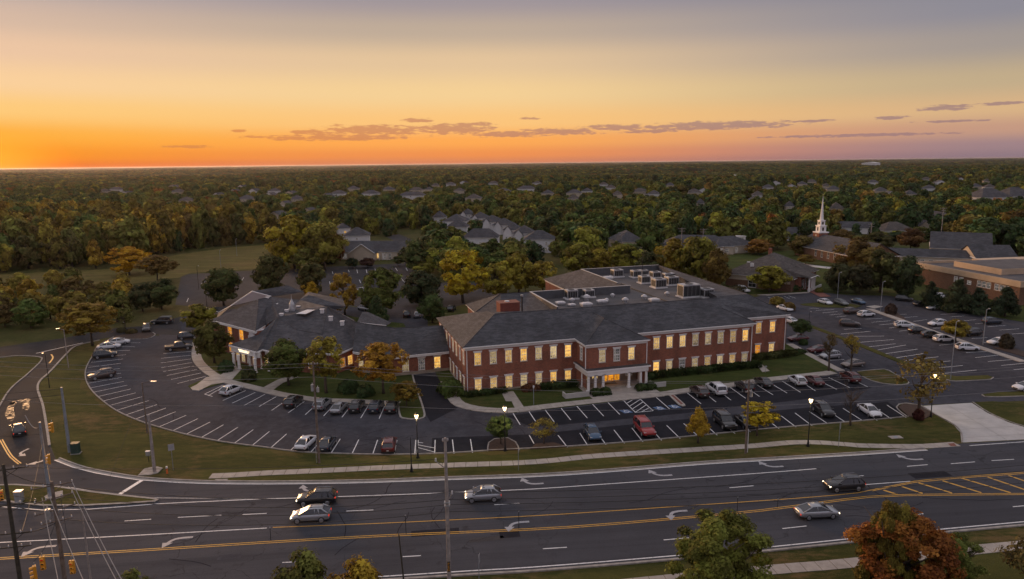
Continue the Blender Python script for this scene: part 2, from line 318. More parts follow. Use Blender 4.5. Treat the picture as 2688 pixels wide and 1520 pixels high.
def copytree(o, parent=None):
    c = o.copy(); COL.objects.link(c); c.parent = parent
    for ch in o.children: copytree(ch, c)
    return c
def V2(p): return Vector((p[0], p[1]))
def spline(pts, step=1.5):
    P = [np.array(p[:2], float) for p in pts]; out = []
    for i in range(len(P) - 1):
        p0, p1, p2, p3 = P[max(i - 1, 0)], P[i], P[i + 1], P[min(i + 2, len(P) - 1)]; n = max(1, int(np.linalg.norm(p2 - p1) / step))
        for k in range(n):
            t = k / n; out.append(tuple(.5 * ((2 * p1) + (p2 - p0) * t + (2 * p0 - 5 * p1 + 4 * p2 - p3) * t * t + (3 * p1 - p0 - 3 * p2 + p3) * t ** 3)))
    out.append(tuple(P[-1])); return out
def offs(line, d):
    out = []
    for i, p in enumerate(line):
        a = V2(line[max(i - 1, 0)]); b = V2(line[min(i + 1, len(line) - 1)]); t = (b - a).normalized(); out.append((p[0] - t.y * d, p[1] + t.x * d))
    return out
def strip(mb, line, w0, w1, z0, z1, m=0):
    a, b = offs(line, w0), offs(line, w1)
    for i in range(len(line) - 1):
        A, B, C_, D = a[i], a[i + 1], b[i + 1], b[i]
        mb.face([(*A, z1), (*B, z1), (*C_, z1), (*D, z1)] if w1 > w0 else [(*D, z1), (*C_, z1), (*B, z1), (*A, z1)], m)
        if z1 > z0:
            mb.face([(*A, z0), (*B, z0), (*B, z1), (*A, z1)], m); mb.face([(*C_, z0), (*D, z0), (*D, z1), (*C_, z1)], m)
    if z1 > z0:
        for k in (0, -1): mb.face([(*a[k], z0), (*b[k], z0), (*b[k], z1), (*a[k], z1)], m)
    return mb
def gp(px, z=0): return [G(x, y, z) for x, y in px]

# ================================================================ the setting
z1 = zm(0, 800); z2 = zm(0, 1120); z3 = zm(500, 720); z4 = zm(1100, 680); z5 = zm(1600, 680); z6 = zm(1988, 680); z7 = zm(700, 1000); z8 = zm(1300, 1000); z9 = zm(1988, 960)
z11 = zm(1500, 1200, 2.1675); y4 = zm(0, 400); y5 = zm(600, 420); y6 = zm(1100, 420); y7 = zm(1700, 420); y8 = zm(2088, 420)
MA = RAD(16.2); MO = (-8.3, 119.1)
def MW(u, v, z=0): return (MO[0] + u * math.cos(MA) - v * math.sin(MA), MO[1] + u * math.sin(MA) + v * math.cos(MA), z)
def sheet(name, poly, z, mat, kind='structure', parent=None, label=None):
    mb = MB(); a = sum(poly[i][0] * poly[(i + 1) % len(poly)][1] - poly[(i + 1) % len(poly)][0] * poly[i][1] for i in range(len(poly)))
    mb.face([(p[0], p[1], z) for p in (poly if a > 0 else poly[::-1])]); return mb.build(name, mat, parent, kind=None if parent else kind, label=label)
def slab(name, poly, z, mat, label=None, z0=0.0): return MB().prism([p[:2] for p in poly], z0, z).build(name, mat, kind='structure', label=label)
R_ = 42000
sheet('ground', [(-R_, -500), (R_, -500), (R_, R_), (-R_, R_)], 0, 'ground', label='flat green ground reaching to the horizon')
field = sheet('field', gp([(-420, 775), (0, 752), (340, 746), (470, 728), (500, 716), (700, 704), (770, 690), (735, 640), (600, 650), (470, 668), (300, 706), (0, 720), (-420, 745)]), .006, 'field_grass', label='open mown field left of the rear car park')
# --- arterial road
WL = [(143, 1208), (192, 1227), (247, 1241), (363, 1260), (467, 1267), (549, 1270), (700, 1271), (850, 1269.5), (975, 1267), (1167, 1260), (1400, 1252), (1575, 1241), (1849, 1219), (2000, 1210), (2263, 1194), (2435, 1182)]
nline = spline(gp(WL), 2)
sline_px = [(1045, 1519), (1400, 1497), (1758, 1468), (2040, 1442), (2460, 1398), (2688, 1377)]
sg = gp(sline_px); d0 = V2(sg[1]) - V2(sg[0]); d1 = V2(sg[-1]) - V2(sg[-2])
sline = spline([(-210, 40), (sg[0][0] - 60, sg[0][1] - 60 * .10)] + sg + [(sg[-1][0] + 150 * d1.normalized().x, sg[-1][1] + 150 * d1.normalized().y)], 3)
rN = [p for p in nline] + gp([(2524, 1164), (2688, 1155)])[:2]
ext = V2(rN[-1]) - V2(rN[-2]); rN.append((rN[-1][0] + ext.normalized().x * 140, rN[-1][1] + ext.normalized().y * 140))
ROADP = [(p[0], p[1]) for p in offs(nline, .2)] + [(q[0], q[1]) for q in rN[len(nline):]] + sline[::-1] + [(-210, 110), (-80, 108), G(124, 1150)[:2]]
road = sheet('road', ROADP, .010, 'road_asphalt', label='wide dark arterial road with white and yellow lane lines')
side = sheet('side_road', gp([(129, 1171), (121, 1121), (110, 1064), (97, 1022), (104, 1000), (129, 976), (170, 932), (198, 910), (240, 895), (297, 884), (400, 878), (480, 880), (470, 835), (385, 855), (288, 863), (165, 888), (0, 911), (-300, 935), (-300, 975), (0, 940), (41, 935), (104, 937), (110, 946), (77, 979), (30, 1020), (0, 1066), (-60, 1130), (-160, 1240), (150, 1215)]), .018, 'side_asphalt', label='grey side road with glossy worn surface beside the verge')
# --- car parks
WEST = gp([(297, 885), (255, 910), (242, 934.6), (228, 959), (222.5, 978.6), (225, 1000.5), (239, 1025), (261, 1047), (302, 1077.5), (354, 1102), (412, 1121.4), (494.5, 1143.4), (577, 1160), (645.6, 1169.5), (700, 1176), (782, 1187), (892, 1192), (1030, 1194.5), (1167, 1191), (1282, 1184), (1355, 1180), (1492, 1173), (1657, 1161), (1849, 1143), (1988, 1129), (2263, 1105.6), (2386, 1094.6)])
kline = spline(WEST, 2)
tip = spline(gp(z9((1440, 492), (1380, 450), (1335, 400), (1360, 372), (1420, 363), (1550, 380), (1700, 470), (1880, 570), (1940, 640), (1952, 700), (1950, 735))), 1)
LOTP = kline + [p[:2] for p in gp(z9((1440, 492), (1380, 450), (1335, 400), (1360, 372), (1420, 363)))] + gp([(2416, 1064), (2551, 1057), (2760, 1050), (2950, 1040), (2950, 860), (2688, 820), (2560, 806), (2300, 770), (2100, 768), (2000, 775)]) + [MW(78, 48), MW(72, 70), MW(34, 76), MW(2, 52)] + gp([(1120, 800), (1000, 815), (880, 800), (560, 812), (480, 830), (380, 858), (420, 880), (340, 890)])
lot = sheet('parking_lot', [p[:2] for p in LOTP], .014, 'lot_asphalt', label='large asphalt car park wrapped around both brick buildings')
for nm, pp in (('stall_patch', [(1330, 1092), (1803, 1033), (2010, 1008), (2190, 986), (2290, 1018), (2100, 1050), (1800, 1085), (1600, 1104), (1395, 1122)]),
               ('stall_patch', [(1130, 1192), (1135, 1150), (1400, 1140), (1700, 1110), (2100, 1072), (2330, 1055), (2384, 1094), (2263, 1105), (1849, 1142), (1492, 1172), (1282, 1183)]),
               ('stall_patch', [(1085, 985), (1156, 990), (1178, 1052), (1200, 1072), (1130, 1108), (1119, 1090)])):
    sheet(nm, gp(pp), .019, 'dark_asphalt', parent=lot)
sheet('rear_parking', gp([(475, 727), (494, 720), (700, 708), (1090, 690), (1112, 700), (1095, 742), (1335, 742), (1335, 775), (1160, 812), (1000, 812), (880, 798), (560, 810), (460, 800)]), .008, 'old_asphalt', label='worn pale asphalt car park behind the low building')
sheet('access_lane', gp([(1060, 700), (1110, 700), (1130, 650), (1085, 630), (1040, 612), (1010, 620), (1060, 645)]), .009, 'old_asphalt', label='pale lane running back between the townhouses')
sheet('driveway_apron', gp([(2416.6, 1066), (2551, 1057.5), (2592, 1083.6), (2647, 1108), (2688, 1119), (2780, 1142), (2780, 1148), (2688, 1153.7), (2523.7, 1162), (2521, 1136), (2504.5, 1116.6), (2455, 1089)]), .016, 'concrete_pale', label='pale concrete driveway apron joining road and car park')
ap = bpy.data.objects['driveway_apron']
jm = MB()
for a, b in ((z9((1760, 470), (2190, 440))), (z9((1850, 525), (2330, 495))), (z9((1930, 610), (2548, 575))), (z9((1945, 690), (2548, 655))), (z9((1800, 365), (2400, 720)))):
    A, B = V2(G(*a)), V2(G(*b)); n = (B - A).normalized(); n = Vector((-n.y, n.x)) * .04; jm.face([(*(A - n), .021), (*(B - n), .021), (*(B + n), .021), (*(A + n), .021)])
jm.build('joint', 'kerb_stone', ap)
sheet('grass_verge', [p[:2] for p in offs(nline, .75)] + gp([(2470, 1178), (2510, 1168)]) + tip[::-1] + kline[::-1] + gp([(275, 887), (200, 910), (172, 932), (131, 978), (106, 1002), (100, 1022), (113, 1064), (124, 1121), (132, 1171)]), .004, 'verge_grass', label='grass verge between the road and the curved car park')
sheet('grass_verge', gp([(-200, 985), (0, 943), (41, 937), (102, 939), (107, 946), (75, 979), (28, 1020), (-2, 1066), (-200, 1200)]), .005, 'verge_grass', label='grass corner left of the side road')
sheet('grass_verge', [(-210, 0), (230, 20), (230, 99), (120, 84), (56, 76), (20, 70), (-10, 66), (-60, 61), (-210, 55)], .004, 'verge_grass', label='grass verge along the near side of the road')
for nm, px, h, m, lb in (
    ('lawn', [(503, 905), (503, 943), (519, 965), (549, 990), (494, 1014), (503, 1024), (522, 1025), (588, 1006), (700, 1033), (824, 1055), (1043, 1066), (1047, 1090), (1054, 1099), (1098, 1102), (1116, 1096), (1117, 1088), (1084, 1000), (1082, 960), (1090, 905), (1060, 850), (960, 838), (760, 800), (560, 830), (516, 850)], .10, 'lawn_grass', 'lawn and beds around the low brick building'),
    ('lawn', z6((950, 1078), (1210, 1058), (1300, 1095), (1435, 1165), (1440, 1195), (1380, 1205), (1200, 1190), (1080, 1160), (1000, 1120)), .11, 'verge_grass', 'pointed grass island at the corner of the east car park'),
    ('lawn', z6((1560, 1050), (1700, 1120), (1830, 1158), (1900, 1168), (2230, 1150), (2258, 1135), (2200, 1115), (1900, 1125), (1720, 1090)), .11, 'verge_grass', 'curved grass island at the near end of the east car park'),
    ('lawn', z9((2140, 280), (2300, 258), (2560, 250), (2560, 292), (2300, 300), (2170, 295)), .11, 'verge_grass', 'thin grass island near the right edge'),
    ('lawn', z9((2052, 355), (2250, 345), (2560, 372), (2750, 400), (2750, 625), (2548, 585), (2400, 540), (2200, 450)), .11, 'verge_grass', 'grass plot right of the concrete apron'),
    ('lawn', z6((410, 432), (560, 420), (760, 425), (900, 430), (1000, 450), (940, 468), (640, 465), (440, 445)), .11, 'verge_grass', 'grass island below the white cars in the east car park'),
    ('planting_bed', z7((2118, 672), (2128, 595), (2180, 562), (2300, 552), (2370, 590), (2405, 662)), .11, 'mulch', 'mulch bed under the small round tree'),
    ('planting_bed', z8((330, 655), (385, 605), (560, 592), (690, 632)), .11, 'mulch', 'mulch bed under the sparse olive tree'),
    ('planting_bed', z1((1090, 328), (1105, 303), (1290, 263), (1460, 268), (1482, 290), (1390, 325)), .11, 'mulch', 'mulch island at the car park entrance'),
    ('planting_bed', z9((1345, 398), (1400, 368), (1550, 383), (1690, 468), (1600, 510), (1450, 492)), .11, 'mulch', 'mulch tip of the verge beside the apron'),
    ('planting_bed', z6((1040, 455), (1120, 445), (1200, 455), (1120, 475)), .11, 'concrete', 'pale paved end of the median walk'),
    ('planting_bed', z6((1200, 505), (1340, 515), (1420, 575), (1390, 590), (1210, 530)), .11, 'mulch', 'mulch bed with a dark bush on the median'),
    ('planting_bed', z6((2250, 850), (2440, 850), (2600, 900), (2600, 950), (2430, 900)), .11, 'mulch', 'mulch bed at the right end of the median')):
    slab(nm, gp(px), h, MAT and m, lb)
lm = [G(*p) for p in [(1156, 1003), (1178, 1052), (1194, 1066), (1236, 1078), (1290, 1084), (1352, 1084), (1635, 1052), (1750, 1040), (1803, 1031), (2024, 1002), (2180, 985), (2199, 982)]] + gp(z6((700, 1040), (282, 815))) + [MW(73, 22), MW(73, 58), MW(36, 66), MW(4, 45), MW(-2.5, 27)]
slab('lawn', lm, .10, 'lawn_grass', 'lawn around the two storey brick building')
for px, a in (((903, 762), (1010, 748)),):
    pass
rg = gp([(1905, 775), (2140, 766), (2230, 775), (2330, 776), (2400, 788), (2560, 824), (2688, 846), (2900, 870), (2900, 700), (2300, 640), (1800, 680)])
slab('lawn', rg, .09, 'lawn_grass', 'lawn around the hip roofed hall and the church')
# --- kerbs
def kerb(line, label, w=.18, h=.14, side_=1):
    mb = MB(); strip(mb, line, 0, w * side_, 0, h); return mb.build('kerb', 'kerb_stone', kind='structure', label=label)
kerb(kline, 'long curved kerb around the car park'); kerb(tip, 'kerb round the tip of the verge and along the apron', side_=1)
kerb(offs(nline, .55), 'kerb along the far side of the road', .22, .15); mbg = MB(); strip(mbg, nline, .05, .6, 0, .020); mbg.build('gutter', 'concrete', kind='structure', label='concrete gutter along the far kerb')
kerb(offs(sline, -.05), 'kerb along the near side of the road', .3, .15, -1)
kerb(spline(gp([(126, 1171), (119, 1121), (109, 1064), (96, 1022), (103, 1000), (129, 976), (170, 932), (198, 909), (260, 893)]), 1.5), 'pale kerb of the side road', .35, .14, -1)
kerb(spline(gp([(0, 1068), (30, 1021), (77, 980), (110, 947), (104, 937), (41, 934), (0, 939), (-150, 958)]), 1.5), 'kerb on the left of the side road', .25, .14, 1)
for px in (z9((2052, 352), (2200, 448), (2400, 538), (2548, 583), (2700, 615)), z6((1000, 1125), (1080, 1162), (1200, 1193), (1380, 1208), (1440, 1198), (1438, 1165), (1300, 1092), (1212, 1055), (950, 1078)), z6((1555, 1050), (1700, 1123), (1830, 1162), (1900, 1172), (2235, 1154), (2262, 1134)), z9((2140, 280), (2170, 298), (2300, 303), (2560, 295)), z7((2118, 672), (2128, 595), (2180, 560), (2300, 550), (2372, 588), (2408, 662)), z1((1090, 330), (1390, 328), (1486, 290), (1462, 266))):
    kerb(spline(gp(px), 1), 'kerb of a car park island')
kerb(spline(gp([(1043, 1066), (1047, 1090), (1054, 1099), (1076, 1102), (1098, 1102), (1112, 1098), (1117, 1088), (1106, 1050), (1090, 1005), (1083, 975)]), .8), 'kerb of the grass island by the drive', .3, .15)
# --- pavements in slabs
def pave(name, line, w0, w1, z, label, step=1.6, mat='concrete', gap=.03):
    par = empty(name, (0, 0, 0), kind='structure', label=label)
    line = spline(line, .4); acc = [0]
    for i in range(1, len(line)): acc.append(acc[-1] + math.dist(line[i], line[i - 1]))
    def at(s):
        k = min(len(line) - 2, int(np.searchsorted(acc, s, 'right')) - 1); t = (s - acc[k]) / max(1e-6, acc[k + 1] - acc[k]); return (line[k][0] + (line[k + 1][0] - line[k][0]) * t, line[k][1] + (line[k + 1][1] - line[k][1]) * t)
    n = max(1, round(acc[-1] / step)); ed = [acc[-1] * i / n for i in range(n + 1)]; pts = [at(s) for s in ed]; L_ = offs(pts, w0); Rr = offs(pts, w1)
    for i in range(n):
        c = lambda a, b, t: (a[0] + (b[0] - a[0]) * t, a[1] + (b[1] - a[1]) * t); e = gap / (ed[1] + 1e-6)
        dz = rnd.uniform(-.008, .008)
        MB().prism([c(L_[i], L_[i + 1], e), c(L_[i], L_[i + 1], 1 - e), c(Rr[i], Rr[i + 1], 1 - e), c(Rr[i], Rr[i + 1], e)], 0, z + dz).build('slab', mat, par)
    return par
SWN = gp([(552, 1250), (620, 1247), (700, 1242), (837, 1236), (975, 1229.5), (1167, 1222), (1400, 1213), (1575, 1196.5), (1849, 1179), (1988, 1170), (2060, 1163), (2125, 1161), (2200, 1165), (2263, 1170), (2400, 1172), (2455, 1170), (2512, 1166)])
pave('sidewalk', SWN, -.75, .75, .045, 'long concrete sidewalk on the far verge')
pave('sidewalk', gp([(1500, 1548), (1763, 1521), (2045, 1494), (2215, 1480), (2565, 1443), (2688, 1431), (2800, 1420)]), -.8, .8, .045, 'concrete sidewalk at the bottom right behind the trees')
MSW = gp([(1156, 1003), (1166, 1030), (1178, 1052), (1194, 1066), (1236, 1078), (1290, 1084), (1352, 1084), (1480, 1069), (1635, 1052), (1750, 1040), (1803, 1031.5), (1920, 1017), (2024, 1002), (2180, 985), (2199, 982)])
pave('front_walk', MSW, .0, 2.1, .14, 'pale walk along the front of the brick building', 2.0)
pave('entrance_walk', gp([(505, 900), (503, 925), (505, 945), (519, 965), (549, 989), (588, 1006), (645, 1020), (700, 1033.5), (725, 1040), (824, 1055), (920, 1059), (1043, 1066)]), 0, 1.9, .14, 'curved walk round the entrance of the low building', 1.8)
pave('east_walk', gp(z6((775, 1075), (690, 1035), (560, 965), (420, 890), (282, 815))), -1.4, .2, .14, 'straight walk beside the east wall parking stalls', 1.8)
pave('median_walk', gp(z6((1065, 478), (1300, 560), (1600, 668), (1900, 770), (2200, 872), (2548, 985))), -.9, .9, .13, 'straight walk along the middle of the east car park', 2.0)
pave('drive_median', gp(z6((500, 640), (700, 715), (1000, 832), (1300, 955), (1560, 1060))), -.8, .8, .12, 'grass strip between the drive and the east car park', 4.0, 'verge_grass', .001)
slab('entry_plaza', [MW(20.0, -11.0), MW(32.6, -11.0), MW(32.6, 0), MW(20.0, 0)], .148, 'concrete', 'concrete plaza under the white portico')
slab('entry_plaza', gp(z3((150, 990), (60, 1060), (0, 1090), (20, 1112), (80, 1118), (200, 1060), (330, 1040), (400, 1010), (480, 920), (430, 880), (290, 965))), .149, 'concrete', 'concrete plaza before the corner portico')
slab('door_path', gp(z4((790, 1285), (900, 1268), (1015, 1440), (920, 1440), (885, 1365), (830, 1365))), .146, 'concrete', 'short path to the side door')
slab('door_path', gp(z3((700, 1085), (830, 1015), (1000, 965), (1030, 985), (880, 1045), (795, 1108))), .146, 'concrete', 'narrow path under the trees')
slab('door_path', gp(z5((1370, 970), (1415, 980), (1530, 1075), (1460, 1085))), .146, 'concrete', 'short path beside the east lawn')
slab('door_path', gp(z6((440, 285), (540, 285), (700, 360), (600, 365))), .146, 'paver_red', 'brick path to the hall porch')
slab('hall_walk', gp(z6((0, 345), (480, 318), (500, 325), (100, 350))), .14, 'concrete', 'thin walk in front of the hall')
slab('church_walk', gp(y7((1470, 985), (1600, 1010), (1880, 1040), (1890, 1060), (1600, 1028), (1480, 1000))), .14, 'concrete_pale', 'curved walk before the church')
slab('ramp_island', gp(z8((1650, 132), (1692, 122), (1812, 228), (1818, 242), (1790, 246), (1752, 232))), .14, 'concrete', 'narrow concrete tongue between the accessible stalls')
slab('ramp_inset', gp(z8((1680, 145), (1700, 140), (1795, 225), (1775, 232))), .148, 'paver_red', 'red tactile paving on the concrete tongue')
slab('tactile_pad', gp(z9((1820, 748), (1880, 742), (1905, 770), (1850, 772))), .06, 'paver_red', 'red tactile pad at the sidewalk end')
# --- islands at the junction
IS = gp(z2((0, 560), (150, 555), (320, 567), (560, 575), (900, 625), (1200, 660), (1470, 688), (1520, 705), (1480, 725), (1200, 745), (800, 765), (400, 765), (150, 740), (0, 715)))
IS = [(-75, IS[0][1])] + IS + [(-75, IS[-1][1] + 1)]
slab('traffic_island', IS, .13, 'verge_grass', 'grass traffic island at the junction')
kerb([p[:2] for p in IS[1:-1]], 'kerb of the traffic island', .35, .15, -1)
slab('footing_pad', gp(z2((420, 680), (470, 650), (600, 620), (605, 680), (540, 700), (450, 700))), .17, 'kerb_stone', 'concrete footing of the steel pole on the island')
slab('footing_pad', gp(z2((1320, 470), (1380, 405), (1500, 385), (1555, 400), (1510, 445), (1440, 465))), .1, 'kerb_stone', 'concrete footing of the grey pole on the verge')
# --- markings
def mark(par, a, b, w, mat, z=.026, name='line'):
    A, B = V2(a), V2(b); t = (B - A); n = Vector((-t.y, t.x)).normalized() * w / 2
    MB().face([(*(A - n), z), (*(B - n), z), (*(B + n), z), (*(A + n), z)]).build(name, mat, par)
def mline(par, px, w, mat, off=0, name='lane_line'):
    ln = spline(gp(px), 3); mb = MB(); strip(mb, ln, off - w / 2, off + w / 2, .022, .022); mb.build(name, mat, par)
mline(road, WL, .16, 'white_paint', name='edge_line')
mb = MB(); strip(mb, sline, .45, .62, .022, .022); mb.build('edge_line', 'white_paint', road)
mline(road, [(412, 1307), (560, 1309), (700, 1309.5), (975, 1301), (1216, 1292), (1400, 1284), (1575, 1272), (2000, 1242), (2143, 1230.6)], .16, 'white_paint')
mline(road, [(0, 1330), (110, 1339), (233, 1337), (412, 1323), (560, 1316), (700, 1309.5)], .16, 'white_paint')
mline(road, z2((650, 578), (900, 620), (1150, 655), (1470, 682), (1900, 688), (2548, 690)), .14, 'white_paint')
mline(road, [(-60, 1428), (0, 1424.4), (350, 1406), (700, 1386.5)], .16, 'white_paint')
mline(road, [(2263, 1273), (2330, 1268), (2389, 1263.6)], .14, 'white_paint')
mline(road, [(2545, 1170), (2688, 1160), (2800, 1152)], .16, 'white_paint', name='edge_line')
for px in ([(716, 1384.8), (900, 1378), (1064, 1371), (1400, 1354.4), (1575, 1343.4), (2000, 1314.6), (2125, 1305.6), (2252, 1294), (2318, 1280), (2400, 1263.6), (2510, 1252.6), (2688, 1240), (2800, 1231)],):
    mline(road, px, .14, 'yellow_paint', name='yellow_line')
mline(road, [(2290, 1289), (2318, 1283), (2400, 1267), (2510, 1256), (2688, 1243.5), (2800, 1234)], .14, 'yellow_paint', name='yellow_line')
for o in (-.17, .17):
    mline(road, [(-60, 1470), (0, 1466.5), (350, 1446), (700, 1424), (1000, 1407), (1400, 1389.5), (1575, 1378), (1800, 1359), (2000, 1340), (2153, 1320), (2280, 1304.5), (2373, 1300), (2688, 1297), (2800, 1296)], .13, 'yellow_paint', o, 'yellow_line')
for a, b in ((327, 1368, 397, 1363.4), (467, 1358.5, 581, 1352.7), (637, 1351, 700, 1348), (909, 1342, 980, 1339), (1297.5, 1325.5, 1363.5, 1321.4), (1915, 1280.8, 1978, 1275.5), (2208, 1251.8, 2267, 1249), (2381, 1224.6, 2435, 1220), (2496, 1217.7, 2559, 1212.7), (2603, 1209.5, 2662, 1206), (741, 1477, 790, 1475), (1057, 1461.7, 1105, 1459), (1425, 1441, 1488, 1437), (1742, 1417.8, 1807.7, 1412), (2053.6, 1388, 2117, 1381), (2388, 1353, 2424, 1349), (2659, 1330.6, 2688, 1328)) and [((q[0], q[1]), (q[2], q[3])) for q in ((327, 1368, 397, 1363.4), (467, 1358.5, 581, 1352.7), (637, 1351, 700, 1348), (909, 1342, 980, 1339), (1297.5, 1325.5, 1363.5, 1321.4), (1915, 1280.8, 1978, 1275.5), (2208, 1251.8, 2267, 1249), (2381, 1224.6, 2435, 1220), (2496, 1217.7, 2559, 1212.7), (2603, 1209.5, 2662, 1206), (741, 1477, 790, 1475), (1057, 1461.7, 1105, 1459), (1425, 1441, 1488, 1437), (1742, 1417.8, 1807.7, 1412), (2053.6, 1388, 2117, 1381), (2388, 1353, 2424, 1349), (2659, 1330.6, 2688, 1328))]:
    mark(road, G(*a), G(*b), .14, 'white_paint', .022, 'lane_dash')
for a, b in ((1205, 1190, 1340, 1232), (1380, 1155, 1580, 1222), (1540, 1120, 1860, 1218), (1770, 1100, 2140, 1215), (1950, 1075, 2420, 1215), (2200, 1065, 2640, 1215), (2400, 1050, 2840, 1200)) and [(q[:2], q[2:]) for q in ((1205, 1190, 1340, 1232), (1380, 1155, 1580, 1222), (1540, 1120, 1860, 1218), (1770, 1100, 2140, 1215), (1950, 1075, 2420, 1215), (2200, 1065, 2640, 1215), (2400, 1050, 2840, 1200))]:
    p, q = z9(a, b); mark(road, G(*p), G(*q), .32, 'yellow_paint', .022, 'hatch_bar')
p, q = z2((1130, 655), (1360, 510)); mark(road, G(*p), G(*q), .55, 'white_paint', .024, 'stop_bar')
def arrow(px, turn, parent=None, size=1.0, ang=None):
    c = G(*px); a = ang if ang is not None else math.atan2(-.10, -1); mb = MB()   # heading west
    pts = [(-1.7, 0), (-.6, .02), (.1, .22 * turn), (.45, .62 * turn), (.62, 1.0 * turn)]; ln = spline(pts, .25)
    P = lambda x, y: (c[0] + size * (x * math.cos(a) - y * math.sin(a)), c[1] + size * (x * math.sin(a) + y * math.cos(a)))
    lo, hi = offs(ln, -.19), offs(ln, .19)
    for i in range(len(ln) - 1):
        f = [P(*lo[i]), P(*lo[i + 1]), P(*hi[i + 1]), P(*hi[i])]; mb.face([(*q, .023) for q in f])
    mb.face([(*P(.05, .95 * turn), .024), (*P(1.2, .85 * turn), .024), (*P(.85, 1.95 * turn), .024)][::(1 if turn > 0 else -1)])
    mb.build('turn_arrow', 'worn_white_paint', parent or road)
for px in ((806, 1290), (1392, 1271), (1731, 1249), (2024, 1226), (2392, 1207)): arrow(px, -1)
for px in ((464, 1413), (104, 1436), (1350, 1372), (1767, 1343)): arrow(px, 1)
arrow((118, 1208), -1, side, 1.0, RAD(-70)); arrow((52, 1189), 1, side, .9, RAD(-100))
for o in (-.15, .15): 
    ln = spline(gp(z1((10, 1290), (60, 1380), (110, 1455), (190, 1520))), 1.5); mb = MB(); strip(mb, ln, o - .08, o + .08, .026, .026); mb.build('yellow_line', 'yellow_paint', side)
ln = spline(gp(z1((490, 475), (505, 510), (470, 560))), 1); mb = MB(); strip(mb, ln, -.15, .15, .026, .026); mb.build('yellow_line', 'yellow_paint', side)
p, q = z1((345, 465), (790, 365)); mark(side, G(*p), G(*q), .3, 'white_paint', .026, 'stop_line')
STALLS = [(z1, '''1190 366 1340 363;1160 402 1290 402;1120 440 1245 437;1105 487 1205 478;870 552 1175 520;845 600 1155 560;825 648 1145 610;880 690 1155 655;840 752 1165 695;860 797 1185 733;890 838 1215 770;930 880 1250 806;980 922 1298 843;1045 964 1358 880;1120 1008 1420 918;1205 1053 1500 955;1295 1093 1585 988;1405 1132 1678 1023;1515 1170 1778 1058;1640 1210 1890 1090;1770 1243 2007 1122;1920 1272 2135 1148;2075 1300 2272 1172;2238 1325 2420 1195;2405 1350 2574 1212;1560 468 1828 447;1540 513 1822 484;1535 557 1825 519;1540 603 1835 553;1560 640 1855 587;1593 678 1880 620;1637 715 1920 653;1695 754 1965 685;1955 855 2130 770;1955 855 2030 878;1990 870 2110 800'''),
 (z3, '''310 1207 528 1112;400 1232 620 1130;512 1255 712 1148;655 1265 820 1170;775 1303 930 1195;935 1325 1090 1215;1097 1343 1220 1230;1272 1355 1380 1240;1448 1367 1540 1250;1627 1375 1700 1255;1803 1380 1855 1260'''),
 (z7, '''40 640 190 508;230 663 370 525;420 683 560 530;615 692 703 555;815 700 880 562;1012 706 1060 565;1218 706 1245 570;1415 706 1425 567;1437 706 1447 567;1605 700 1610 565;1790 695 1775 562;1967 688 1947 558;1447 588 1495 594;1447 612 1600 642;1447 638 1600 680'''),
 (z8, '''325 520 370 600;600 520 690 635;808 500 885 620;965 485 1058 610;1135 470 1235 598;1305 450 1410 583;1470 437 1590 570;1637 425 1767 552;1800 408 1945 535;1985 398 2120 520;2150 380 2290 505;2300 362 2440 490;170 310 238 420;322 293 385 387;477 277 563 392;630 262 722 375;780 242 880 356;930 224 1037 338;1078 208 1190 322;1228 190 1340 303;1385 175 1510 287;1538 158 1667 270;1825 108 1967 220;1970 92 2110 203;2110 78 2253 185;2238 58 2392 167;2375 45 2525 150;1260 213 1310 184;1288 240 1388 176;1312 268 1410 203;1340 300 1445 228;1400 295 1475 255;1340 302 1508 287'''),
 (z9, '''80 505 208 605;230 482 370 588;360 453 523 575;497 440 675 557;660 422 845 543;818 408 1010 530;970 390 1145 525;1130 410 1280 510;1238 377 1422 497;0 187 150 280;120 165 285 263;240 150 413 255;390 135 555 242;540 120 760 228;680 113 885 212;830 97 1055 203'''),
 (z6, '''500 470 590 475;558 492 735 482;625 515 765 503;690 535 810 525;750 555 850 545;1090 605 1275 590;1165 630 1330 615;1030 575 1195 567;1260 660 1420 640;1355 690 1510 672;1440 718 1600 705;800 718 1085 690;830 672 995 665;900 740 1210 737;980 797 1305 770;1065 840 1320 810;1150 870 1420 822;1225 905 1530 862;1325 945 1615 900;1415 970 1730 935;1500 1005 1845 975;1630 1050 1965 1018;1725 1100 2095 1062;1737 825 1900 810;1990 895 2190 885;2080 943 2315 918;2205 980 2440 962;2330 1018 2548 998;2450 1058 2600 1045;1340 530 1430 528;1400 560 1530 550;1490 597 1620 580;1680 663 1770 658;1750 530 1905 520;1850 553 1975 545;1970 590 2090 580;2080 620 2180 612;2200 648 2375 635;2310 680 2500 667;2430 718 2600 705;2050 760 2200 752;2160 800 2290 790;690 970 830 960;560 925 690 915;840 1045 1020 1030;430 880 560 868;100 365 150 382;150 360 205 382;200 358 255 380;250 355 310 378;300 352 365 375''')]
for zf, txt in STALLS:
    for q in txt.split(';'):
        q = [float(v) for v in q.split()]; a, b = zf((q[0], q[1]), (q[2], q[3])); mark(lot, G(*a), G(*b), .13, 'white_paint', .030, 'parking_line')
rp = bpy.data.objects['rear_parking']
for q in '910 1055 917 1072;990 1065 998 1090;1145 1050 1152 1072;1225 1045 1233 1082;1315 1045 1322 1080;1398 1040 1410 1075;1595 1030 1613 1060;1695 1030 1710 1060;1640 1120 1682 1170;1710 1115 1750 1163;1250 1145 1262 1175;965 1160 970 1190'.split(';'):
    q = [float(v) for v in q.split()]; a, b = y5((q[0], q[1]), (q[2], q[3])); mark(rp, G(*a), G(*b), .16, 'white_paint', .016, 'parking_line')
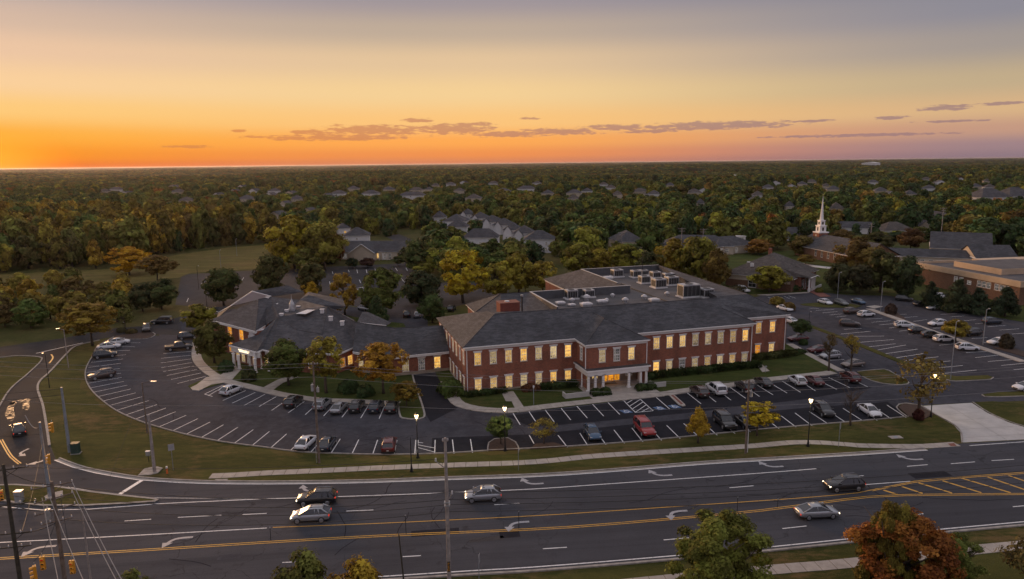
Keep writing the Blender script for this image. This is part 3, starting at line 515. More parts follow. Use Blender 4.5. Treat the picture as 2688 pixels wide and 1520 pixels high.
for q in '1785 1430 1800 1395;1920 1255 1985 1225;2280 1270 2330 1195'.split(';'):
    q = [float(v) for v in q.split()]; a, b = y4((q[0], q[1]), (q[2], q[3])); mark(rp, G(*a), G(*b), .16, 'white_paint', .016, 'parking_line')
for c in ((1250, 292), (1570, 262), (1712, 246)):                       # blue accessible symbols
    p = z8(c)[0]; g = G(*p); m = MB(); a = RAD(16)
    def Q(x, y, z): return (g[0] + x * math.cos(a) - y * math.sin(a) - .2 * y, g[1] + x * math.sin(a) + y * math.cos(a), z)
    m.face([Q(-.75, -.75, .027), Q(.75, -.75, .027), Q(.75, .75, .027), Q(-.75, .75, .027)], 0)
    for ln in ([(.05, .55), (0, .1), (.35, .1), (.5, -.35)], [(-.12, .25), (-.35, 0), (-.3, -.35), (0, -.5), (.25, -.3)], [(.0, .32), (.28, .3)]):
        ln = spline(ln, .1); lo, hi = offs(ln, -.06), offs(ln, .06)
        for i in range(len(ln) - 1): m.face([Q(*lo[i], .031), Q(*lo[i + 1], .031), Q(*hi[i + 1], .031), Q(*hi[i], .031)], 1)
    m.face([Q(.05 + .12 * math.cos(k * .785), .66 + .12 * math.sin(k * .785), .031) for k in range(8)], 1)
    m.build('accessible_symbol', ['blue_paint', 'white_paint'], lot)

# crack sealing on the asphalt
rk = random.Random(3)
def crack(par, p, a, n, w, z, mat='dark_asphalt'):
    ln = [p]
    for i in range(n): a += rk.uniform(-.35, .35); ln.append((ln[-1][0] + math.cos(a) * 1.3, ln[-1][1] + math.sin(a) * 1.3))
    mb = MB(); strip(mb, ln, -w / 2, w / 2, z, z); mb.build('crack_seal', mat, par)
for i in range(26):
    x = rk.uniform(-40, 50); pp_ = i % 4 == 0; crack(road, (x, 66 + (x + 10) * .1 + (rk.uniform(2, 9) if pp_ else rk.uniform(3, 15))), RAD(96 if pp_ else 6) + rk.uniform(-.1, .1), rk.randint(3, 5) if pp_ else rk.randint(4, 9), rk.uniform(.07, .14), .0155)
for i in range(34):
    q = rk.choice(((300, 1000), (420, 1080), (560, 1120), (800, 1120), (1000, 1150), (1300, 1120), (1500, 1120), (1900, 1080), (2200, 1060), (2300, 940), (2450, 950), (2550, 900))); g = G(q[0] + rk.uniform(-60, 60), q[1] + rk.uniform(-10, 10)); crack(lot, g[:2], rk.uniform(0, 6.28), rk.randint(3, 6), rk.uniform(.06, .13), .0245)
for i in range(7):
    x = rk.uniform(-30, 55); g = (x, 66 + (x + 10) * .1 + rk.uniform(3, 13)); a = RAD(7); w_, h_ = rk.uniform(2, 6), rk.uniform(.8, 1.6)
    sheet('asphalt_patch', [(g[0] + u * w_ * math.cos(a) - v * h_ * math.sin(a), g[1] + u * w_ * math.sin(a) + v * h_ * math.cos(a)) for u, v in ((-.5, -.5), (.5, -.5), (.5, .5), (-.5, .5))], .0145, rk.choice(('lot_asphalt', 'dark_asphalt', 'old_asphalt')), parent=road)

grass('dry_grass', (.070, .062, .018), (.115, .090, .032), (.15, .105, .045), .8)
for ln, dd, lb_ in ((kline, -1, 'worn brown strip of grass along the curved kerb'), (offs(nline, .8)[6:], 1, 'worn brown strip of grass along the far road kerb')):
    mb = MB(); o_ = offs(ln, -.02 * dd if dd < 0 else .0)
    i = 0
    while i < len(ln) - 6:
        n = rk.randint(3, 7); seg = ln[i:i + n + 1]; w_ = [0] + [rk.uniform(.3, 1.5) for _ in range(len(seg) - 2)] + [0]
        if rk.random() < .75:
            a_s = [offs(seg, .02 * dd)[k] for k in range(len(seg))]; b_s = []
            for k in range(len(seg)): b_s.append(offs(seg, dd * (.05 + w_[k]))[k])
            for k in range(len(seg) - 1):
                f = [(*a_s[k], .009), (*a_s[k + 1], .009), (*b_s[k + 1], .009), (*b_s[k], .009)]; mb.face(f if dd > 0 else f[::-1])
        i += n
    mb.build('worn_edge', 'dry_grass', kind='structure', label=lb_)

asphalt('wet_asphalt', (.034, .033, .035), (.05, .047, .048), .55, (.3, .3, 1), .06)
_t = MAT['wet_asphalt'].node_tree; _b = _t.nodes['Principled BSDF']; _n = smooth(noise(_t, 1.1, 6, .75, wpos(_t)), .44, .56, _t); _t.links.new(mth('SUBTRACT', .9, mth('MULTIPLY', _n, .46, tree=_t), tree=_t), _b.inputs['Roughness']); _t.links.new(mth('ADD', .04, mth('MULTIPLY', _n, .10, tree=_t), tree=_t), _b.inputs['Specular IOR Level'])
for px in ([(12, 1088), (24, 1062), (34, 1052), (40, 1056), (36, 1075), (40, 1096), (26, 1106)], [(58, 1072), (62, 1056), (76, 1052), (78, 1066), (70, 1078)], [(26, 1058), (50, 1050), (76, 1046), (78, 1051), (52, 1056), (30, 1062)]):
    sheet('wet_patch', spline(gp(px) + gp(px[:1]), .5)[:-1], .022, 'wet_asphalt', parent=side)

# ================================================================ buildings
_wp = {}
def winmesh(w, h, cols=3, rows=4, hood=True):
    k = (round(w, 2), round(h, 2), cols, rows, hood)
    if k in _wp: return _wp[k]
    f = MB(); t = .075; f.box(0, t, -.03, .1, 0, h); f.box(w - t, w, -.03, .1, 0, h); f.box(t, w - t, -.03, .1, 0, t); f.box(t, w - t, -.03, .1, h - t, h)
    if rows > 1: f.box(t, w - t, -.01, .1, h / 2 - .035, h / 2 + .035)
    for i in range(1, cols): x = w * i / cols; f.box(x - .016, x + .016, .045, .095, t, h - t)
    for j in range(1, rows):
        if rows % 2 == 0 and j == rows // 2: continue
        z = h * j / rows; f.box(t, w - t, .05, .093, z - .016, z + .016)
    p = MB().face([(t, .11, t), (w - t, .11, t), (w - t, .11, h - t), (t, .11, h - t)])
    l = MB().box(-.12, w + .12, -.09, .02, h + .003, h + .2); l.box(-.2, w + .2, -.15, .02, h + .203, h + .3)
    s_ = MB().box(-.1, w + .1, -.1, .02, -.12, -.003)
    _wp[k] = (f.mesh('window', 'white_trim'), p, l.mesh('lintel', 'white_trim') if hood else None, s_.mesh('sill', 'stone_base'), {}); return _wp[k]
def window(parent, p, ang, z, w, h, pane, cols=3, rows=4, hood=True, name='window', sill=True):
    f, pm, l, s_, cache = winmesh(w, h, cols, rows, hood)
    o = link(name, f, parent, (p[0], p[1], z), ang)
    if pane not in cache: cache[pane] = pm.mesh('pane', pane)
    link('pane', cache[pane], o)
    if l: link('lintel', l, o)
    if sill: link('sill', s_, o)
    return o
def wall(mb, a, b, z0, z1, ops=(), depth=.16, m=0):
    """one face from a to b (interior on the left), with real openings; ops: (start, end, zlow, zhigh) along the wall"""
    A, B = V2(a), V2(b); L_ = (B - A).length; t = (B - A) / L_; inn = Vector((-t.y, t.x)) * depth
    us = sorted({0, L_, *[q for o in ops for q in o[:2]]}); zs = sorted({z0, z1, *[q for o in ops for q in o[2:4]]})
    P = lambda u, z, i=0: (A.x + t.x * u + inn.x * i, A.y + t.y * u + inn.y * i, z)
    for u0, u1 in zip(us, us[1:]):
        for c0, c1 in zip(zs, zs[1:]):
            if any(o[0] <= u0 + 1e-6 and o[1] >= u1 - 1e-6 and o[2] <= c0 + 1e-6 and o[3] >= c1 - 1e-6 for o in ops): continue
            mb.face([P(u0, c0), P(u1, c0), P(u1, c1), P(u0, c1)], m)
    for u0, u1, c0, c1 in [o[:4] for o in ops]:
        mb.face([P(u0, c0), P(u0, c1), P(u0, c1, 1), P(u0, c0, 1)], m); mb.face([P(u1, c1), P(u1, c0), P(u1, c0, 1), P(u1, c1, 1)], m)
        mb.face([P(u0, c1), P(u1, c1), P(u1, c1, 1), P(u0, c1, 1)], m); mb.face([P(u1, c0), P(u0, c0), P(u0, c0, 1), P(u1, c0, 1)], m)
def on(a, b, u): A, B = V2(a), V2(b); t = (B - A).normalized(); return (A.x + t.x * u, A.y + t.y * u)
def ang(a, b): return math.atan2(b[1] - a[1], b[0] - a[0])
PANES = ['window_bright', 'window_warm', 'window_warm', 'window_pale', 'window_warm', 'window_bright', 'window_pale', 'window_dim']
def facade(parent, mb, a, b, z0, z1, wins, panes=None, seed=0, hood=True, cols=3, rows=4):
    """wins: (u, z, w, h)"""
    r = random.Random(seed); wall(mb, a, b, z0, z1, [(u, u + w, z, z + h) for u, z, w, h in wins])
    for i, (u, z, w, h) in enumerate(wins):
        window(parent, on(a, b, u), ang(a, b), z, w, h, (panes[i % len(panes)] if panes else r.choice(PANES)), cols, rows, hood)
def band(mb, poly, z0, z1, out, m=0, closed=True):
    """a moulding that runs round a CCW outline, standing out by out"""
    n = len(poly); P = [V2(p) for p in poly]; O = []
    for i in range(n):
        if closed or 0 < i < n - 1:
            t0 = (P[i] - P[i - 1]).normalized(); t1 = (P[(i + 1) % n] - P[i]).normalized(); n0 = Vector((t0.y, -t0.x)); n1 = Vector((t1.y, -t1.x)); k = n0 + n1; k = k / max(.3, k.dot(n0)) if k.length > 1e-6 else n0
        else:
            t = (P[1] - P[0]).normalized() if i == 0 else (P[-1] - P[-2]).normalized(); k = Vector((t.y, -t.x))
        O.append(P[i] + k * out)
    for i in range(n if closed else n - 1):
        j = (i + 1) % n
        mb.face([(*O[i], z0), (*O[j], z0), (*O[j], z1), (*O[i], z1)], m); mb.face([(*P[i], z0), (*P[j], z0), (*O[j], z0), (*O[i], z0)], m); mb.face([(*O[i], z1), (*O[j], z1), (*P[j], z1), (*P[i], z1)], m)
def roofmesh(name, faces, mat, parent, drop=.12, **kw):
    mb = MB()
    for f in faces:
        n = (Vector(f[1]) - Vector(f[0])).cross(Vector(f[2]) - Vector(f[0]))
        f = [tuple(p) for p in (f if n.z >= 0 else f[::-1])]; mb.face(f); mb.face([(p[0], p[1], p[2] - drop) for p in f[::-1]])
        for i in range(len(f)):
            a, b = f[i], f[(i + 1) % len(f)]; mb.face([(a[0], a[1], a[2] - drop), (b[0], b[1], b[2] - drop), b, a])
    return mb.build(name, mat, parent, **kw)
def ridgecap(parent, segs, mat='shingle_purple', r=.09):
    for a, b in segs: MB().tube([Vector(a) + Vector((0, 0, .02)), Vector(b) + Vector((0, 0, .02))], r, 5).build('ridge_cap', mat, parent)

# ---------------------------------------------------------------- the two storey brick building
mbd = empty('brick_building', (*MO, 0), MA, 'long two storey red brick building with white portico and lit windows', 'building')
EZ, RZ = 8.5, 12.4; k_ = (RZ - EZ) / 7.9
wm = MB()
FO = [(0, 0), (20.7, 0), (20.7, -5.1), (32.2, -5.1), (32.2, 0), (58, 0), (58, 4.6), (69.3, 4.6), (69.3, 53.4), (42.5, 64.5), (37, 64.5), (37, 27), (8.9, 37), (8.9, 25), (0, 25)]
lw = [(1.6 + 2.82 * i, 5.05, 1.25, 2.3) for i in range(7)] + [(1.6 + 2.82 * i, .3, 1.25, 2.25) for i in range(7) if i != 2] + [(1.55 + 5.64, .12, 1.35, 2.5)]
facade(mbd, wm, FO[0], FO[1], 0, 8.3, lw, ['window_bright', 'window_pale', 'window_warm', 'window_bright', 'window_pale', 'window_pale', 'window_bright', 'window_warm', 'window_warm', 'window_pale', 'window_pale', 'window_bright', 'window_bright', 'window_warm'])
facade(mbd, wm, FO[1], FO[2], 0, 8.3, [(2.0, 5.05, 1.25, 2.3)], ['window_dim'])
facade(mbd, wm, FO[2], FO[3], 4.0, 8.3, [(2.35, 5.0, 1.25, 2.3), (5.15, 5.0, 1.25, 2.3), (8.0, 5.0, 1.25, 2.3)], ['window_pale', 'window_dim', 'window_warm'])
facade(mbd, wm, FO[3], FO[4], 0, 8.3, [(2.0, 5.05, 1.25, 2.3)])
rw = [(36.35 - 32.2 + 2.763 * i, 5.0, 1.3, 2.25) for i in range(8)] + [(36.4 - 32.2 + 2.763 * i, .25, 1.3, 2.25) for i in range(8)]
facade(mbd, wm, FO[4], FO[5], 0, 8.3, rw, ['window_warm', 'window_warm', 'window_warm', 'window_pale', 'window_pale', 'window_pale', 'window_warm', 'window_bright', 'window_bright', 'window_pale', 'window_dim', 'window_pale', 'window_warm', 'window_pale', 'window_warm', 'window_pale'])
facade(mbd, wm, FO[5], FO[6], 0, 8.3, [])
facade(mbd, wm, FO[6], FO[7], 0, 8.3, [(4.0, 5.0, 1.3, 2.25), (7.3, 5.0, 1.3, 2.25), (4.0, .3, 1.3, 2.25), (7.3, .3, 1.3, 2.25)], ['window_bright', 'window_bright', 'window_orange', 'window_warm'])
facade(mbd, wm, FO[7], FO[8], 0, 8.3, [(3 + 4.2 * i, z, 1.3, 2.25) for i in range(11) for z in (.3, 5.0)], seed=4)
for i in range(8, 13): wall(wm, FO[i], FO[i + 1], 0, 8.3)
wall(wm, FO[13], FO[14], 0, 8.3)
facade(mbd, wm, FO[14], FO[0], 0, 8.3, [(1.6 + 3.05 * i, z, 1.25, 2.3) for i in range(8) for z in (.3, 5.05) if not (z < 1 and i < 3)], ['window_pale', 'window_dim', 'window_warm'])
wm.build('wall', 'brick', mbd)
sb = MB(); band(sb, FO, .0, .42, .05); sb.build('stone_plinth', 'stone_base', mbd)
cn = MB(); band(cn, FO, 7.85, 8.25, .08); band(cn, FO, 8.25, 8.42, .38); cn.build('cornice', 'white_trim', mbd)
gt = MB(); e = .52
RE = [(-e, -e), (20.7 - e, -e), (20.7 - e, -5.1 - e), (32.2 + e, -5.1 - e), (32.2 + e, -e), (58 + e, -e), (58 + e, 4.6 - e), (69.3 + e, 4.6 - e)]
gut = MB(); strip(gut, RE, -.06, .06, 8.38, 8.54); gut.build('gutter', 'white_trim', mbd)
for x, y in ((.25, -.1), (20.45, -5.2), (32.3, -5.25), (57.75, -.1), (69.0, 4.5)): MB().box(x - .06, x + .06, y - .07, y + .05, .2 if y > -5 else 4.1, 8.3).build('downspout', 'white_trim', mbd)
def fz(v): return EZ + k_ * (v + e)
pr = EZ + k_ * 6.3
roofmesh('front_roof', [[(-e, -e, EZ), (20.7 - e, -e, EZ), (26.45, 5.75, pr), (26.45, 7.38, RZ), (7.38, 7.38, RZ)], [(32.2 + e, -e, EZ), (58 + e, -e, EZ), (53.6, 4.4, fz(4.4)), (55.0, 7.38, RZ), (26.45, 7.38, RZ), (26.45, 5.75, pr)],
    [(20.7 - e, -e, EZ), (20.7 - e, -5.1 - e, EZ), (26.45, .65, pr), (26.45, 5.75, pr)], [(32.2 + e, -5.1 - e, EZ), (32.2 + e, -e, EZ), (26.45, 5.75, pr), (26.45, .65, pr)], [(20.7 - e, -5.1 - e, EZ), (32.2 + e, -5.1 - e, EZ), (26.45, .65, pr)],
    [(58 + e, -e, EZ), (58 + e, 4.6 - e, EZ), (54.6, 6.5, fz(5.6)), (53.6, 4.4, fz(4.4))]], 'shingle', mbd)
roofmesh('west_roof', [[(-e, 25.4, EZ), (-e, -e, EZ), (7.38, 7.38, RZ), (6.9, 11.2, RZ - .25)], [(-e, 25.4, EZ), (6.9, 11.2, RZ - .25), (12, 20, 9.3), (8.5, 28.2, EZ)],
    [(6.9, 11.2, RZ - .25), (7.38, 7.38, RZ), (20.3, 7.38, RZ), (20.3, 10.2, 11.2), (14, 15, 9.6), (12, 20, 9.3)],
    [(8.5, 37.4, EZ), (8.5, 28.2, EZ), (14, 27.3, RZ)], [(8.5, 28.2, EZ), (12, 20, 9.3), (14, 15, 9.6), (20.5, 27.0, RZ), (14, 27.3, RZ)], [(14, 15, 9.6), (20.3, 10.2, 11.2), (20.3, 9.2, RZ), (20.5, 27.0, RZ)], [(8.5, 37.4, EZ), (14, 27.3, RZ), (21, 27.1, RZ), (30, 37, EZ)]], 'shingle', mbd)
roofmesh('east_roof', [[(57.2, 4.6 - e, EZ), (69.3 + e, 4.6 - e, EZ), (63.6, 10.4, 12.1), (56.2, 10.4, 12.1), (54.6, 6.5, 11.3)], [(69.3 + e, 4.6 - e, EZ), (71.0, 54, EZ), (65.3, 53.4, RZ), (63.6, 10.4, 12.1)]], 'shingle', mbd)
roofmesh('inner_slope', [[(63.6, 10.4, 12.1), (65.3, 53.4, RZ), (64.4, 50.5, 10.75), (57.0, 12.5, 10.75), (56.2, 10.4, 12.1)]], 'shingle_purple', mbd)
roofmesh('rear_roof', [[(36.6, 64.9, EZ), (36.6, 46, EZ), (36.6, 29, EZ), (34, 26.6, RZ), (42.4, 26.6, RZ), (43.1, 53.4, RZ)], [(36.6, 64.9, EZ), (43.1, 53.4, RZ), (65.3, 53.4, RZ), (71, 54, EZ), (42.7, 64.9, EZ)]], 'shingle_purple', mbd)
roofmesh('flat_roof', [[(20.6, 7.5, 10.7), (58, 7.5, 10.72), (58, 14, 10.7), (64.5, 50.6, 10.7), (65, 53.3, 10.7), (43, 53.3, 10.7), (43.4, 26.7, 10.7), (20.6, 26.7, 10.7)]], 'membrane', mbd, .1)
pw = MB(); pw.box(20.45, 44.2, 26.55, 26.85, 10.6, RZ + .02); pw.box(43.95, 44.25, 26.86, 31, 10.6, RZ - .05); pw.box(43.0, 65.3, 53.3, 53.55, 10.6, RZ + .03); pw.box(43.0, 43.25, 31, 53.3, 10.6, RZ + .01); pw.box(20.4, 20.65, 9.4, 26.5, 10.6, RZ + .02); pw.build('parapet', 'parapet_metal', mbd)
pc = MB(); pc.box(20.35, 44.3, 26.5, 26.9, RZ + .03, RZ + .1); pc.box(42.95, 65.4, 53.25, 53.6, RZ + .035, RZ + .1); pc.box(20.35, 20.7, 9.3, 26.49, RZ + .03, RZ + .1); pc.box(42.95, 43.3, 31, 53.24, RZ + .03, RZ + .09); pc.build('coping', 'vent_hood', mbd)
ridgecap(mbd, [((-e, -e, EZ), (7.38, 7.38, RZ)), ((7.38, 7.38, RZ), (55, 7.38, RZ)), ((20.7 - e, -5.1 - e, EZ), (26.45, .65, pr)), ((32.2 + e, -5.1 - e, EZ), (26.45, .65, pr)), ((26.45, .65, pr), (26.45, 5.75, pr)), ((58 + e, -e, EZ), (53.6, 4.4, fz(4.4))), ((69.3 + e, 4.6 - e, EZ), (63.6, 10.4, 12.1)), ((63.6, 10.4, 12.1), (65.3, 53.4, RZ)), ((8.5, 37.4, EZ), (14, 27.3, RZ))])
MB().box(53.0, 58.0, 10.9, 11.0, 10.72, 10.9).build('roof_rail', 'galvanised', mbd)
dkl = MB(); dkl.tube([(45.2, 52, 10.78), (47, 33, 10.78), (47.2, 12, 10.78)], .16, 5); dkl.build('roof_seam', 'dark_grille', mbd)
ch = MB(); ch.box(9.4, 13.3, 10.8, 13.6, 10.2, 13.5); ch.build('chimney', 'chimney_brick', mbd); chc = MB().box(9.3, 13.4, 10.7, 13.7, 13.5, 13.62); chc.build('chimney_cap', 'paver_red', mbd)
MB().cyl((11.2, 12.4), .5, .45, 13.62, 13.75, 12).build('flue_lid', 'vent_hood', mbd)
# portico
pt = MB(); band(pt, [(20.5, -.01), (20.5, -6.1), (32.3, -6.1), (32.3, -.01)], 2.95, 3.75, .0, 0, False); pt.box(20.5, 32.3, -6.1, -.02, 2.9, 3.0); band(pt, [(20.5, -.01), (20.5, -6.1), (32.3, -6.1), (32.3, -.01)], 3.75, 4.0, .3, 0, False); pt.build('portico_entablature', 'white_trim', mbd)
MB().box(20.3, 32.5, -6.3, -.02, 4.0, 4.06).build('portico_roof', 'membrane', mbd)
cm = MB(); cm.box(-.33, .33, -.33, .33, 0, .2); cm.cyl((0, 0), .27, .22, .2, 2.75, 16); cm.box(-.3, .3, -.3, .3, 2.75, 2.94); cme = cm.mesh('column', 'white_trim')
for u, v in ((20.8, -5.8), (22.1, -5.8), (23.6, -5.8), (28.6, -5.8), (30.9, -5.8), (32.0, -5.8), (20.8, -3), (32.0, -3)): link('column', cme, mbd, (u, v, .14))
pb = MB(); wall(pb, (20.7, -1.6), (32.2, -1.6), .14, 2.95, [(4.5, 8.1, .15, 2.6), (.8, 2.0, .9, 2.3), (2.5, 3.7, .9, 2.3), (9.2, 10.6, .9, 2.3)]); pb.build('portico_wall', 'stone_base', mbd)
for u in (4.5, 5.7, 6.9): window(mbd, (20.7 + u, -1.6), 0, .15, 1.2, 2.45, 'window_orange', 2, 3, False, 'entrance_door', False)
for u in (.8, 2.5): window(mbd, (20.7 + u, -1.6), 0, .9, 1.2, 1.4, 'window_warm', 2, 2, False)
window(mbd, (20.7 + 9.2, -1.6), 0, .9, 1.4, 1.4, 'window_dim', 2, 2, False)
MB().box(24.8, 27.6, -3.2, -2.0, .15, .17).build('door_mat', 'dark_grille', mbd)
for u0, u1, v0 in ((15.6, 20.0, -8.2), (32.7, 35.2, -7.4)): MB().box(u0, u1, v0, v0 + .25, .1, .95).box(u0, u0 + .25, v0 + .25, v0 + 1.6, .1, .9).build('ramp_wall', 'concrete_pale', mbd)

# ---------------------------------------------------------------- roof machinery
def unit(u, v, w, d, h, z, label, kind=0):
    o = empty('rooftop_unit', MW(u, v, z), MA + rnd.choice((0, 0, .02)), label, 'air conditioner', 'air conditioning units on the flat roof')
    b = MB(); b.box(-w / 2, w / 2, -d / 2, d / 2, .25, h); b.box(-w / 2 - .04, w / 2 + .04, -d / 2 - .04, d / 2 + .04, h, h + .06); b.build('cabinet', 'galvanised', o)
    g = MB(); n = 4
    for i in range(n): x = -w / 2 + .12 + (w - .24) * i / n; g.box(x + .03, x + (w - .24) / n - .03, -d / 2 - .02, -d / 2 - .002, .4, h - .2)
    for s_ in (-1, 1): g.box(min(s_ * w / 2, s_ * (w / 2 + .015)), max(s_ * w / 2, s_ * (w / 2 + .015)), -d / 2 + .2, d / 2 - .2, .45, h - .25)
    g.build('grille', 'dark_grille', o)
    f = MB(); f.cyl((0, 0), min(w, d) * .36, min(w, d) * .36, h + .061, h + .12, 16); f.build('fan', 'dark_grille', o)
    MB().box(-w / 2 - .25, w / 2 + .25, -d / 2 - .25, d / 2 + .25, 0, .24).build('kerb_frame', 'vent_white', o)
for i, (u, v, w, d, h, lb) in enumerate([(51.1, 48.7, 2.6, 2.2, 1.9, 'grey rooftop unit at the far left of the rear flat roof'), (55.2, 46.2, 2.2, 2.0, 1.8, 'grey rooftop unit second from the left along the rear parapet'), (58.6, 48.5, 1.8, 1.8, 1.4, 'small rooftop unit at the back between two larger ones'), (59.5, 43.8, 2.2, 2.0, 1.6, 'rooftop unit right of centre in the back group'), (61.2, 40.2, 2.6, 1.8, 1.6, 'rooftop unit near the purple slope at the back'), (53.2, 37.5, 2.3, 2.0, 1.8, 'rooftop unit on a white frame in the second row'), (53.6, 30.8, 2.8, 2.4, 2.1, 'large rooftop unit in the middle of the rear flat roof'), (58.2, 33.0, 2.8, 2.2, 2.0, 'large pale rooftop unit beside the middle one'), (54.2, 18.2, 4.2, 2.6, 2.8, 'biggest tall rooftop unit near the front ridge'), (57.6, 16.6, 2.4, 2.4, 1.9, 'lower rooftop unit attached beside the biggest one'), (29.2, 24.6, 2.4, 2.0, 2.0, 'rooftop unit left by the inner parapet of the front flat roof'), (33.4, 25.0, 2.2, 1.8, 1.7, 'rooftop unit right by the inner parapet of the front flat roof')]):
    unit(u, v, w, d, h, 10.72, lb)
def vent(u, v, s, label, kind, z=10.72):
    o = empty('roof_vent', MW(u, v, z), MA, label, 'roof vent', 'vents on the flat roof')
    if kind == 0:
        MB().box(-.9 * s, .9 * s, -.6 * s, .6 * s, 0, .35 * s).build('base', 'vent_hood', o); h = MB(); h.box(-1.05 * s, 1.05 * s, -.75 * s, .75 * s, .36 * s, .62 * s); h.box(-.7 * s, .7 * s, -.5 * s, .5 * s, .621 * s, .75 * s); h.build('hood', 'vent_white', o)
    else:
        MB().cyl((0, 0), .4 * s, .4 * s, 0, .5 * s, 10).build('base', 'vent_hood', o); h = MB(); h.cyl((0, 0), .65 * s, .65 * s, .5 * s, .75 * s, 14); h.cyl((0, 0), .65 * s, .15 * s, .751 * s, 1.05 * s, 14); h.build('hood', 'vent_white', o, True)
for a in ((46.8, 45.0, 1.2, 'wide pale skylight box by the rear parapet', 0), (24.8, 19.5, .9, 'white vent box nearest the left of the flat roof', 0), (29.2, 16.0, 1.1, 'large white hatch box close to the front ridge', 0), (28.0, 21.0, .9, 'small domed vent left of the round fan', 1), (31.6, 21.6, 1.3, 'big round mushroom fan between the two parapet units', 1), (33.6, 18.0, 1.0, 'white low vent box right of the hatch', 0), (35.0, 18.8, .8, 'small domed vent beside the low vent box', 1), (38.4, 16.8, 1.1, 'domed vent alone at the middle of the front roof', 1), (38.5, 23.5, .8, 'small domed vent near the dark parapet box', 1), (43.9, 19.0, 1.0, 'round mushroom vent towards the dark seam', 1), (44.6, 15.8, 1.0, 'white vent box nearest the front ridge at right', 0), (26.5, 17.2, .7, 'low tilted vent by the front ridge', 0), (50.5, 21.0, .9, 'domed vent left of the biggest unit', 1)): vent(*a)
an = empty('roof_mast', MW(59.6, 51.2, 10.7), 0, 'thin dark mast on the rear parapet corner', 'mast'); MB().tube([(0, 0, 0), (0, 0, 6.0)], [.1, .05], 6).build('pole', 'black_metal', an); MB().tube([(0, 0, .0), (.9, -.3, 0), (.3, .6, .9), (0, 0, 1.4)], .06, 5).build('brace', 'black_metal', an)
st = empty('flue_pipe', MW(15.2, 15.5, 9.6), 0, 'slim dark flue pipe behind the red chimney', 'flue'); MB().cyl((0, 0), .14, .14, 0, 4.2, 10).build('pipe', 'black_metal', st); MB().cyl((0, 0), .28, .28, 4.2, 4.5, 10).build('cap', 'vent_hood', st)

# ---------------------------------------------------------------- the low hip roofed building at left
lb = empty('low_brick_building', (0, 0, 0), 0, 'low brick building with sprawling dark hip roofs and corner portico', 'building')
def z3p(x, y, z): p = z3((x, y))[0]; return G(p[0], p[1], z)
a_, b_, c_ = z3p(195, 435, 6.8), z3p(620, 545, 6.8), z3p(715, 490, 6.8); A1, R1 = z3p(650, 240, 10.9), z3p(770, 215, 10.9)
P1, V1, V2_, PM = z3p(835, 405, 8.8), z3p(1010, 530, 6.6), z3p(1260, 575, 6.4), z3p(1305, 310, 9.6)
q0, q1, q2, q3 = z3p(365, 675, 4.35), z3p(630, 742, 4.3), z3p(690, 718, 4.35), z3p(775, 740, 4.3)
f1, f2, f3 = z3p(1085, 757, 4.1), z3p(1410, 760, 4.1), z3p(1600, 680, 4.4)
cL, cM, cR, rR, rL, V3 = z3p(1550, 740, 4.1), z3p(1900, 795, 4.0), z3p(2472, 738, 4.0), z3p(2425, 490, 7.9), z3p(1960, 515, 7.9), z3p(1580, 460, 8.1)
B1 = z3p(1045, 245, 9.2); B2 = z3p(930, 345, 8.9)
def back(p, dx, dy, z): return (p[0] + dx, p[1] + dy, z)
roofmesh('main_roof', [[a_, b_, A1], [b_, c_, P1, B2, R1, A1], [R1, B2, B1], [P1, V1, V2_, PM, B2], [B2, PM, B1]], 'shingle_purple', lb)
roofmesh('portico_roof', [[q0, q1, P1, back(b_, .3, .6, 6.0)], [q1, q2, P1], [q2, q3, P1]], 'shingle', lb)
roofmesh('front_roof', [[q3, f1, V2_, V1, P1], [f1, f2, V2_], [f2, f3, V3, PM, V2_]], 'shingle_purple', lb)
roofmesh('link_roof', [[cL, cM, rL, V3], [cM, cR, rR, rL], [f3, cL, V3]], 'shingle', lb)
bk = lambda p: back(p, -2.0, 7, 4.0)
roofmesh('back_roof', [[rL, rR, bk(rR), bk(rL)], [V3, rL, bk(rL), bk(V3)], [PM, V3, bk(V3), back(PM, 3, 12, 4)], [B1, PM, back(PM, 3, 12, 4), back(B1, 0, 14, 4)], [R1, B1, back(B1, 0, 14, 4), back(R1, -2, 12, 5)]], 'shingle', lb)
g0, g1, g2 = z3p(380, 305, 7.2), z3p(590, 163, 10.6), z3p(770, 212, 8.9)
roofmesh('gable_roof', [[g0, g1, back(g1, 6, 8, 10.6), back(g0, 4, 10, 7.2)], [g1, g2, back(g2, 6, 6, 8.9), back(g1, 6, 8, 10.6)]], 'shingle', lb)
MB().face([g0, g2, g1]).build('gable_face', 'white_siding', lb)
MB().tube([g0, g1, g2], .16, 6).build('gable_trim', 'white_trim', lb)
h0, h1, h2 = z3p(155, 322, 4.8), z3p(270, 362, 4.8), z3p(390, 300, 7.4)
roofmesh('wing_roof', [[h0, h1, back(a_, .5, 1.5, 6.6), h2]], 'shingle', lb); MB().tube([h0, h1, h2], .1, 5).build('eave_trim', 'white_trim', lb)
k0, k1, k2, k3 = z3p(1130, 198, 9.0), z3p(1482, 305, 6.4), z3p(1385, 332, 6.0), z3p(1035, 248, 8.6)
roofmesh('rear_hip_roof', [[k3, z3p(1110, 292, 7.8), k2, k1, k0], [k0, k1, back(k1, -4, 14, 5.5), back(k0, -3, 10, 8)], [k3, k0, back(k0, -3, 10, 8), back(k3, -4, 8, 5.5)]], 'shingle', lb)
MB().face([k2, z3p(1470, 338, 5.2), z3p(1482, 310, 6.2)]).build('gable_face', 'white_trim', lb)
m0, m1, m2 = z3p(1640, 362, 6.8), z3p(1868, 490, 4.2), z3p(1590, 462, 7.0)
